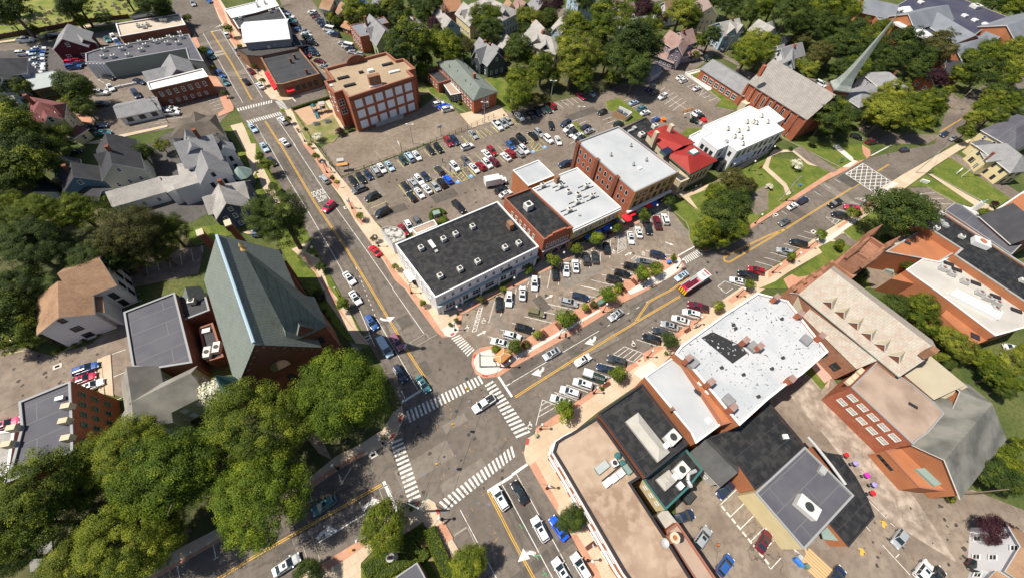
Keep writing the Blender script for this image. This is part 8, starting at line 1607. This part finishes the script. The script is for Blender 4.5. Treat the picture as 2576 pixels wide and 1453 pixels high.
sign('11 808,375', 'bright yellow green school sign on the east pavement', SIGY, (.9, .9)); sign('10 270,1118', 'bright yellow green crossing sign at the corner by the playground', SIGY, (1.1, 1.1)); sign('12 2170,158', 'small blue sign before the white building', SIGB, (.4, .5)); sign('11 1955,255', 'tall narrow sign panel beside the white suv in the car park', SIGB, (.35, 1.4)); sign('11 2097,215', 'narrow sign at the accessible bays of the car park', SIGB, (.35, 1.0)); sign('31 745,155', 'white and blue lawn sign beside the driveway', SIGB, (2.0, 1.2), 1.4); sign('21 2500,235', 'red and white board on a post before the office building', SIGR, (1.6, 1.2), 3); sign('20 1565,250', 'plain small sign near the red roof', SIGW, (.4, .5)) if 0 else None
# monument sign, noticeboards, kiosks
def kiosk(name, s, label, cat, fn, ang=0):
    (x, y), = D(s); p = G(x, y); e = empty(name, (p.x, p.y, .1), label, cat, None, ang); fn(e); return e
def part(e, name, m, fn): b = MB(); fn(b); return child(name, b.mesh(name, m if isinstance(m, list) else [m]), e)
TER = mat('orange_canopy', (.6, .27, .09), .8)
def f(e):
    part(e, 'roof', TER, lambda b: (b.face([(-1.6, -1.2, 2.5), (1.6, -1.2, 2.5), (.5, 0, 3.2), (-.5, 0, 3.2)]), b.face([(1.6, -1.2, 2.5), (1.6, 1.2, 2.5), (.5, 0, 3.2)]), b.face([(1.6, 1.2, 2.5), (-1.6, 1.2, 2.5), (-.5, 0, 3.2), (.5, 0, 3.2)]), b.face([(-1.6, 1.2, 2.5), (-1.6, -1.2, 2.5), (-.5, 0, 3.2)])))
    part(e, 'ridge', TRIM, lambda b: [b.tube(a, c, .06, .06, 4) for a, c in (((-1.6, -1.2, 2.52), (-.5, 0, 3.22)), ((1.6, -1.2, 2.52), (.5, 0, 3.22)), ((1.6, 1.2, 2.52), (.5, 0, 3.22)), ((-1.6, 1.2, 2.52), (-.5, 0, 3.22)), ((-.5, 0, 3.22), (.5, 0, 3.22)))])
    for x_ in (-1.4, 1.4):
        for y_ in (-1, 1): part(e, 'post', BRICK, lambda b: b.box((x_, y_, 0), (.2, .2, 2.5)))
kiosk('pavilion', '12 2470,720', 'small pavilion with orange hipped roof on the island tip', 'pavilion', f, .75)
kiosk('newspaper_box', '22 885,150', 'green metal box beside the biggest trees of the median', 'box', lambda e: (part(e, 'body', R_GREEN, lambda b: b.box((0, 0, 0), (1.7, 1.1, 1.2))), part(e, 'lid', TRIMGR, lambda b: b.box((0, 0, 1.2), (1.8, 1.2, .1)))), .5)
kiosk('bus_shelter', '12 1560,-70', 'small glass bus shelter with white barrel roof beside the white building', 'bus shelter', lambda e: (part(e, 'roof', TRIM, lambda b: [b.face([(-1.8, -.75+.3*k, 2.5+.35*math.sin(math.pi*k/5)), (1.8, -.75+.3*k, 2.5+.35*math.sin(math.pi*k/5)), (1.8, -.45+.3*k, 2.5+.35*math.sin(math.pi*(k+1)/5)), (-1.8, -.45+.3*k, 2.5+.35*math.sin(math.pi*(k+1)/5))]) for k in range(5)]), part(e, 'frame', BLK, lambda b: [b.box((x_, y_, 0), (.08, .08, 2.5)) for x_ in (-1.75, 0, 1.75) for y_ in (-.7, .7)]), part(e, 'glass_wall', GLASSD, lambda b: b.box((0, .7, .3), (3.4, .03, 1.9))), part(e, 'seat', BLK, lambda b: b.box((0, .3, .45), (3.0, .4, .06)))), math.radians(-58))
kiosk('noticeboard', '21 1565,1200', 'blue topped notice stand near the tip of the median', 'noticeboard', lambda e: (part(e, 'panel', SIGB, lambda b: b.box((0, 0, .9), (1.2, .9, .08))), part(e, 'post', ALU, lambda b: [b.box((x_, 0, 0), (.08, .08, .9)) for x_ in (-.5, .5)])), .5)
kiosk('noticeboard', '22 1820,388', 'white framed noticeboard on the south pavement by the bench', 'noticeboard', lambda e: (part(e, 'panel', SIGW, lambda b: b.box((0, 0, 1.0), (1.1, .12, 1.0))), part(e, 'post', ALU, lambda b: [b.box((x_, 0, 0), (.08, .08, 1.0)) for x_ in (-.5, .5)])), .6)
kiosk('monument', '13 1415,1235', 'war memorial statue with white round base in the hedged garden', 'monument', lambda e: (part(e, 'base', CONC, lambda b: b.lathe((0, 0, 0), [(1.0, 0), (1.0, .4), (.55, .45), (.5, 5.2), (.65, 5.3), (.65, 5.6), (0, 5.6)], 12)), part(e, 'statue', mat('bronze', (.09, .07, .06), .5), lambda b: b.lathe((0, 0, 5.6), [(.3, 0), (.28, .7), (.22, 1.0), (.3, 1.4), (.1, 1.55), (.14, 1.75), (0, 1.9)], 8))))
kiosk('memorial', '31 2030,680', 'white stone memorial with green bust on a square plinth', 'monument', lambda e: (part(e, 'plinth', STONEW, lambda b: None) if 0 else part(e, 'plinth', TRIM, lambda b: (b.box((0, 0, 0), (4.4, 3.0, .3)), b.box((0, 0, .3), (2.4, 1.5, .5)), b.box((0, 0, .8), (1.2, 1.0, 3.2)))), part(e, 'bust', R_GREEN, lambda b: b.lathe((0, 0, 4.0), [(.45, 0), (.4, .5), (.25, .8), (.3, 1.1), (0, 1.35)], 8))), -.6)
kiosk('lawn_sign', '31 1560,390', 'white slab sign on the lawn right of the lattice crosswalk', 'sign', lambda e: part(e, 'panel', TRIM, lambda b: b.box((0, 0, .1), (2.2, .5, 1.0))), -.5)
kiosk('lawn_sign', '31 1900,290', 'long low white sign on the grass before the yellow house', 'sign', lambda e: (part(e, 'panel', TRIM, lambda b: b.box((0, 0, .3), (3.0, .3, 1.1))),), .6)
kiosk('utility_cabinet', '31 1190,1280', 'pale green cabinet in the grass beside the dense round bush', 'cabinet', lambda e: (part(e, 'body', R_METAL, lambda b: b.box((0, 0, 0), (2.0, 1.5, 1.0))), part(e, 'lid', R_GREEN, lambda b: b.box((0, 0, 1.0), (2.1, 1.6, .08)))), -.5)
kiosk('rubbish_enclosure', '20 1100,1175', 'brown fenced rubbish enclosure with dark containers at the green verge', 'enclosure', lambda e: (part(e, 'fence', PLANK, lambda b: b.box((0, -1.9, 0), (5.2, .15, 2.0))), part(e, 'white_fence', TRIM, lambda b: (b.box((2.6, 0, 0), (.15, 3.8, 2.0)), b.box((0, 1.9, 0), (5.2, .15, 2.0)))), part(e, 'container', NAVY, lambda b: b.box((-1.2, .3, 0), (1.8, 1.5, 1.5))), part(e, 'container', DGREY, lambda b: b.box((1.1, .3, 0), (1.6, 1.4, 1.3)))), math.radians(-42))
kiosk('skip', '01 1385,1235', 'open skip full of rubble in the shade by the brown roofed house', 'skip', lambda e: (part(e, 'container', BROWNW, lambda b: b.box((0, 0, 0), (3.4, 2.2, 1.3))), part(e, 'rubble', mat('rubble', (.45, .3, .25), .95, (.1, .08, .07), 3), lambda b: b.box((0, 0, 1.2), (3.1, 1.9, .3)))), 1.4)
kiosk('cable_spool', '20 1515,1222', 'bright orange cable spool behind the red roofed library', 'spool', lambda e: part(e, 'drum', mat('safety_orange', (.8, .18, .02), .7), lambda b: b.lathe((0, 0, 0), [(.9, 0), (.9, .15), (.5, .2), (.5, .8), (.9, .85), (.9, 1.0), (0, 1.0)], 12)))
kiosk('red_container', '20 1925,1222', 'round red container beside the green tractor', 'container', lambda e: part(e, 'body', SIGR, lambda b: b.lathe((0, 0, 0), [(1.0, 0), (1.15, .4), (1.0, .8), (0, 1.0)], 12)))
kiosk('timber_barrier', '20 1760,1125', 'orange timber barrier lying in the church car park', 'barrier', lambda e: (part(e, 'rail', TER, lambda b: b.box((0, 0, .6), (5.5, .2, .3))), part(e, 'foot', TER, lambda b: [b.box((x_, 0, 0), (.2, .9, .6)) for x_ in (-2, 0, 2)])), .45)
kiosk('hydrant', '13 975,1170', 'small yellow fire hydrant on the brick strip at the bottom', 'hydrant', lambda e: part(e, 'body', SIGA, lambda b: b.lathe((0, 0, 0), [(.2, 0), (.16, .1), (.16, .55), (.22, .6), (.1, .8), (0, .85)], 8)))
kiosk('hydrant', '31 310,425', 'blue domed hydrant on the lawn corner by the pale path', 'hydrant', lambda e: part(e, 'body', SIGB, lambda b: b.lathe((0, 0, 0), [(.35, 0), (.3, .1), (.3, .6), (.35, .7), (.15, .95), (0, 1.0)], 8)))
kiosk('post_box', '13 2035,1238', 'blue post box on the pavement near the bottom tree', 'post box', lambda e: part(e, 'body', SIGB, lambda b: (b.box((0, 0, .2), (.6, .6, 1.0)), b.lathe((0, 0, 1.2), [(.35, 0), (.2, .15), (0, .18)], 8))))
for s, m, l in (('33 255,1270', SIGB, 'blue wheeled bin'), ('33 295,1310', SIGB, 'second blue wheeled bin, lower one'), ('33 285,1240', ALU, 'grey wheeled bin'), ('33 355,1330', TRIMGR, 'dark green wheeled bin')):
    kiosk('wheeled_bin', s, l+' beside the timber deck at the bottom right', 'bin', lambda e: (part(e, 'body', m, lambda b: b.box((0, 0, .1), (.6, .7, .95))), part(e, 'lid', m, lambda b: b.box((0, 0, 1.05), (.65, .75, .08)))), .5)
kiosk('timber_deck', '33 480,1330', 'light timber deck and planks at the bottom right', 'deck', lambda e: (part(e, 'boards', mat('new_timber', (.6, .4, .2), .8), lambda b: [b.box((-1.6+.5*k, 0, .1), (.4, 4.4, .08)) for k in range(7)]), part(e, 'plank', mat('new_timber', (.6, .4, .2), .8), lambda b: b.box((1.5, 3.2, .2), (.3, 3.6, .1), -.8))), .7)
kiosk('traffic_cone', '23 2072,1117', 'single orange traffic cone in the rear car park', 'cone', lambda e: (part(e, 'cone', mat('safety_orange', (.8, .18, .02), .7), lambda b: b.lathe((0, 0, 0), [(.22, .04), (.04, .75), (0, .75)], 8)), part(e, 'base', BLK, lambda b: b.box((0, 0, 0), (.5, .5, .04)))))
kiosk('skip_container', '23 1750,640', 'dark green refuse container beside the teal trimmed building', 'container', lambda e: (part(e, 'body', TRIMD, lambda b: b.box((0, 0, 0), (2.2, 1.5, 1.3))), part(e, 'lid', DARKM, lambda b: b.box((0, 0, 1.3), (2.3, 1.6, .1)))), .65)
# playground and courts
def f(e):
    part(e, 'platform', DGREY, lambda b: (b.box((0, 0, 1.1), (1.5, 1.5, .12)), b.box((2.6, .3, 1.5), (1.6, 1.6, .12)), b.box((1.3, .2, 1.2), (1.2, .7, .1))))
    part(e, 'post', NAVY, lambda b: [b.box((x_, y_, 0), (.12, .12, 3.0)) for x_ in (-.7, .7, 1.9, 3.3) for y_ in (-.6, .8)])
    part(e, 'canopy', R_TEALD, lambda b: b.lathe((0, .1, 2.9), [(1.2, 0), (.1, .7)], 4)); part(e, 'slide', PC['teal'], lambda b: [b.face([(-.4, -.7, 1.15), (.4, -.7, 1.15), (.4, -3.2, .2), (-.4, -3.2, .2)]), b.box((-.42, -1.9, .6), (.06, 2.5, .3)), b.box((.42, -1.9, .6), (.06, 2.5, .3))])
    part(e, 'roof_panel', ALU, lambda b: b.box((2.6, .3, 3.0), (1.9, 1.8, .15)))
kiosk('climbing_frame', '10 610,1150', 'playground climbing frame with teal slide beside the school', 'playground', f, .4)
for s, a, l in (('10 612,1258', .3, 'left'), ('10 725,1235', .3, 'right')):
    kiosk('picnic_table', s, 'dark picnic table, the %s one of the pair before the school' % l, 'picnic table', lambda e: (part(e, 'tabletop', NAVY, lambda b: b.box((0, 0, .72), (1.8, .8, .06))), part(e, 'bench', NAVY, lambda b: b.box((0, .7, .42), (1.8, .3, .05))), part(e, 'bench', NAVY, lambda b: b.box((0, -.7, .42), (1.8, .3, .05))), part(e, 'leg', BLK, lambda b: b.box((0, 0, 0), (.1, .1, .72)))), a)
kiosk('basketball_hoop', '11 1470,80', 'basketball hoop with white backboard on the school yard', 'basketball hoop', lambda e: (part(e, 'post', BLK, lambda b: b.tube((0, 0, 0), (0, 0, 3.2), .08, .08, 6)), part(e, 'backboard', SIGW, lambda b: b.box((-.5, 0, 2.8), (.06, 1.7, 1.0)))), .5)
kiosk('basketball_hoop', '10 1865,1375', 'far basketball hoop near the school yard fence', 'basketball hoop', lambda e: (part(e, 'post', BLK, lambda b: b.tube((0, 0, 0), (0, 0, 3.2), .08, .08, 6)), part(e, 'backboard', SIGW, lambda b: b.box((-.5, 0, 2.8), (.06, 1.7, 1.0)))), -1)
kiosk('shade_canopy', '11 890,265', 'orange topped timber shelter in the corner of the school yard', 'shelter', lambda e: (part(e, 'roof', TER, lambda b: b.box((0, 0, 2.2), (3.0, 1.2, .1))), part(e, 'post', METAL, lambda b: [b.box((x_, y_, 0), (.1, .1, 2.2)) for x_ in (-1.4, 1.4) for y_ in (-.5, .5)])), .25)
kiosk('scoreboard', '11 865,210', 'pale green shed panel behind the timber shelter in the school yard', 'shed', lambda e: (part(e, 'wall', R_METAL, lambda b: b.box((0, 0, 0), (1.8, 1.2, 1.8))), part(e, 'roof', METAL, lambda b: b.box((0, 0, 1.8), (2.0, 1.4, .1)))), .25)
# fences
def fence(name, s, h, label, m, solid=False, sp=2.4, cat='fence'):
    P = W(s); c = sum(P, Vector((0, 0)))/len(P); e = empty(name, (c.x, c.y, 0), label, cat); b = MB(); pm = MB()
    for i in range(len(P)-1):
        a, q_ = P[i], P[i+1]; L = (q_-a).length; u = (q_-a)/L; n = Vector((-u.y, u.x))
        if solid: b.prism([a+n*.15, q_+n*.15, q_-n*.15, a-n*.15], 0, h)
        else:
            for z in (h*.5, h): b.tube((a.x, a.y, z), (q_.x, q_.y, z), .03, .03, 4)
            for k in range(int(L/.5)): p = a+u*(k*.5); b.tube((p.x, p.y, 0), (p.x, p.y, h), .012, .012, 3, 0, False)
        for k in range(int(L/sp)+1): p = a+u*min(L, k*sp); pm.box((p.x, p.y, 0), (.1, .1, h+.1) if not solid else (.36, .36, h+.15), math.atan2(u.y, u.x))
    b.build('panel', m, e); pm.build('posts', m, e)
fence('yard_fence', '11 650,50 860,345 1100,255 1560,90 10 2170,1290 2400,1185', 1.6, 'thin dark fence around the school yard beside the big car park', BLK)
fence('playground_fence', '10 365,1105 560,1400 11 560,-10 640,40', 1.3, 'black railing between the pavement and the school playground', BLK)
fence('cemetery_wall', '00 -300,500 0,392 540,300 870,232 1310,185', 1.4, 'dark wall between the cemetery and the road', BROWNW, True)
fence('white_fence', '20 1745,760 2000,915', 1.0, 'white picket fence beside the church hall lawn', TRIM, True, 3)
fence('side_fence', '20 1745,745 1900,705', .6, 'low white wall along the side street by the hall', TRIM, True, 4)
fence('long_fence', '00 1080,915 1470,830', .7, 'long white low wall left of the parapet building', TRIM, True, 4)
fence('grave_fence', '22 0,0 1,1', 1, 'x', BLK) if 0 else None
# headstones
hs = MB(); hs.box((0, 0, 0), (.8, .25, .9)); hs.box((0, 0, .9), (.5, .22, .15)); hsm = hs.mesh('headstone', [STONE]); r = random.Random(8)
for i in range(70):
    x, y = r.choice(((r.uniform(0, 560), r.uniform(170, 330)), (r.uniform(1000, 1330), r.uniform(-30, 150)), (r.uniform(200, 640), r.uniform(90, 250)))); p = G(*D('00 %f,%f' % (x, y))[0]); o = bpy.data.objects.new('headstone', hsm); S.collection.objects.link(o); o.location = (p.x, p.y, .02); o.rotation_euler = (0, 0, .5); o.scale = (1, 1, r.uniform(.7, 1.5)); tag(o, 'small pale headstone standing on the cemetery grass', 'headstone', 'headstones of the cemetery')
# people
SKIN = mat('skin', (.45, .25, .17), .6); HAIR = mat('hair', (.03, .02, .015), .7)
def person_mesh(name, top, legs, stride, sit=False):
    J = [(0, 0, .95), (0, 0, 1.2), (0, 0, 1.42), (0, 0, 1.52), (0, 0.02, 1.66), (0, .01, 1.76)]; E_ = [(0, 1), (1, 2), (2, 3), (3, 4), (4, 5)]; Rr = [.15, .14, .13, .055, .095, .07]
    def add(p, par, r): J.append(p); E_.append((par, len(J)-1)); Rr.append(r); return len(J)-1
    for sx in (-1, 1):
        st = stride*sx; s_ = add((.19*sx, 0, 1.4), 2, .07); k = add((.25*sx, -st*.5, 1.13), s_, .045); h = add((.25*sx, .08-st*.9, .9), k, .03); add((.25*sx, .1-st*.95, .83), h, .025)
        if sit: a = add((.1*sx, .02, .85), 0, .1); kn = add((.12*sx, .45, .85), a, .075); an = add((.12*sx, .48, .42), kn, .05)
        else: a = add((.09*sx, 0, .88), 0, .1); kn = add((.1*sx, .04+st*.5, .5), a, .07); an = add((.1*sx, -.04+st*.8, .09), kn, .045)
        add((J[an][0], J[an][1]+.16, J[an][2]-.05), an, .04)
    me = bpy.data.meshes.new('body'); me.from_pydata(J, E_, []); ob = bpy.data.objects.new('tmp', me); S.collection.objects.link(ob); m = ob.modifiers.new('s', 'SKIN'); ob.modifiers.new('u', 'SUBSURF').levels = 1
    for i, v in enumerate(me.skin_vertices[0].data): v.radius = (Rr[i], Rr[i]*.85); v.use_root = (i == 0)
    bpy.context.view_layer.update(); me2 = bpy.data.meshes.new_from_object(ob.evaluated_get(bpy.context.evaluated_depsgraph_get())); bpy.data.objects.remove(ob)
    me2.materials.clear()
    for q_ in (SKIN, top, legs, HAIR): me2.materials.append(q_)
    for p in me2.polygons:
        z = p.center.z; x = abs(p.center.x); p.material_index = 3 if z > 1.72 or (z > 1.6 and p.center.y < -.03) else (0 if z > 1.48 or (x > .2 and z < 1.1 and z > .7) else (1 if z > .93 else (2 if z > .12 else 3)))
    me2.name = 'body'; return me2
CL = {'red': PC['red'], 'white': SIGW, 'black': DGREY, 'blue': PC['blue'], 'pink': PC['pink'], 'navy': NAVY, 'grey': GREYC}
for s, t, l, a, lab in (('11 720,240', 'red', 'navy', .3, 'person in a red top in the group on the pavement by the school yard'), ('11 748,218', 'white', 'blue', 1.9, 'person in a white top at the back of the pavement group'), ('11 765,232', 'blue', 'black', 2.4, 'person in blue beside the school yard railing'), ('11 708,225', 'black', 'navy', .6, 'person in dark clothes in the pavement group'), ('11 768,285', 'navy', 'black', 2.8, 'person walking behind the pavement group by the yard fence'),
                         ('11 1880,185', 'grey', 'navy', .6, 'person walking between parked cars in the big car park'), ('12 1340,1360', 'white', 'navy', 1, 'x') if 0 else ('13 1495,720', 'white', 'pink', 1, 'person in white standing at the lower left corner bulb'), ('23 800,1125', 'white', 'black', 2, 'person in white walking by the cream corner building'), ('10 20,715', 'black', 'navy', 1, 'person in black walking past the corner shop'), ('10 35,765', 'grey', 'black', 2.2, 'person in grey on the pavement before the corner shop'),
                         ('22 1575,665', 'black', 'navy', 1.2, 'person in black beside the clipped ball plant'), ('21 1490,600', 'white', 'navy', .4, 'person in white under the cornice of the tan fronted building'), ('21 1885,430', 'pink', 'white', 1.5, 'person in pink on the library path'), ('21 1835,455', 'white', 'grey', .2, 'person in white on the library path'), ('21 955,905', 'navy', 'black', .8, 'person in navy near the bench before the yellow shop front')):
    p = G(*D(s)[0]); e = empty('person', (p.x, p.y, .16 if s[:2] != '11' or '1880' not in s else .06), lab, 'person', None, a); me = person_mesh('body', CL[t], CL[l], .12+.15*((len(lab) % 3)/2)); child('body', me, e)
for k, (a, c, z, lab) in enumerate((('30 1840,1100', '31 1480,290', 10, 'long overhead wire at the right end of the avenue'), ('31 1480,290', '31 1940,330', 8.5, 'short overhead wire above the lawn right of the lattice crosswalk'), ('00 1700,1240', '00 850,1420', 8.5, 'overhead wire across the upper left car park'), ('20 2120,580', '30 100,900', 8.5, 'overhead wire behind the brick church'))):
    p, = W(a); q_, = W(c); b = MB(); wire(b, (p.x, p.y, z), (q_.x, q_.y, z), .025, 1.0); tag(b.build('overhead_wire', BLK), lab, 'cable')
bpy.context.view_layer.update()
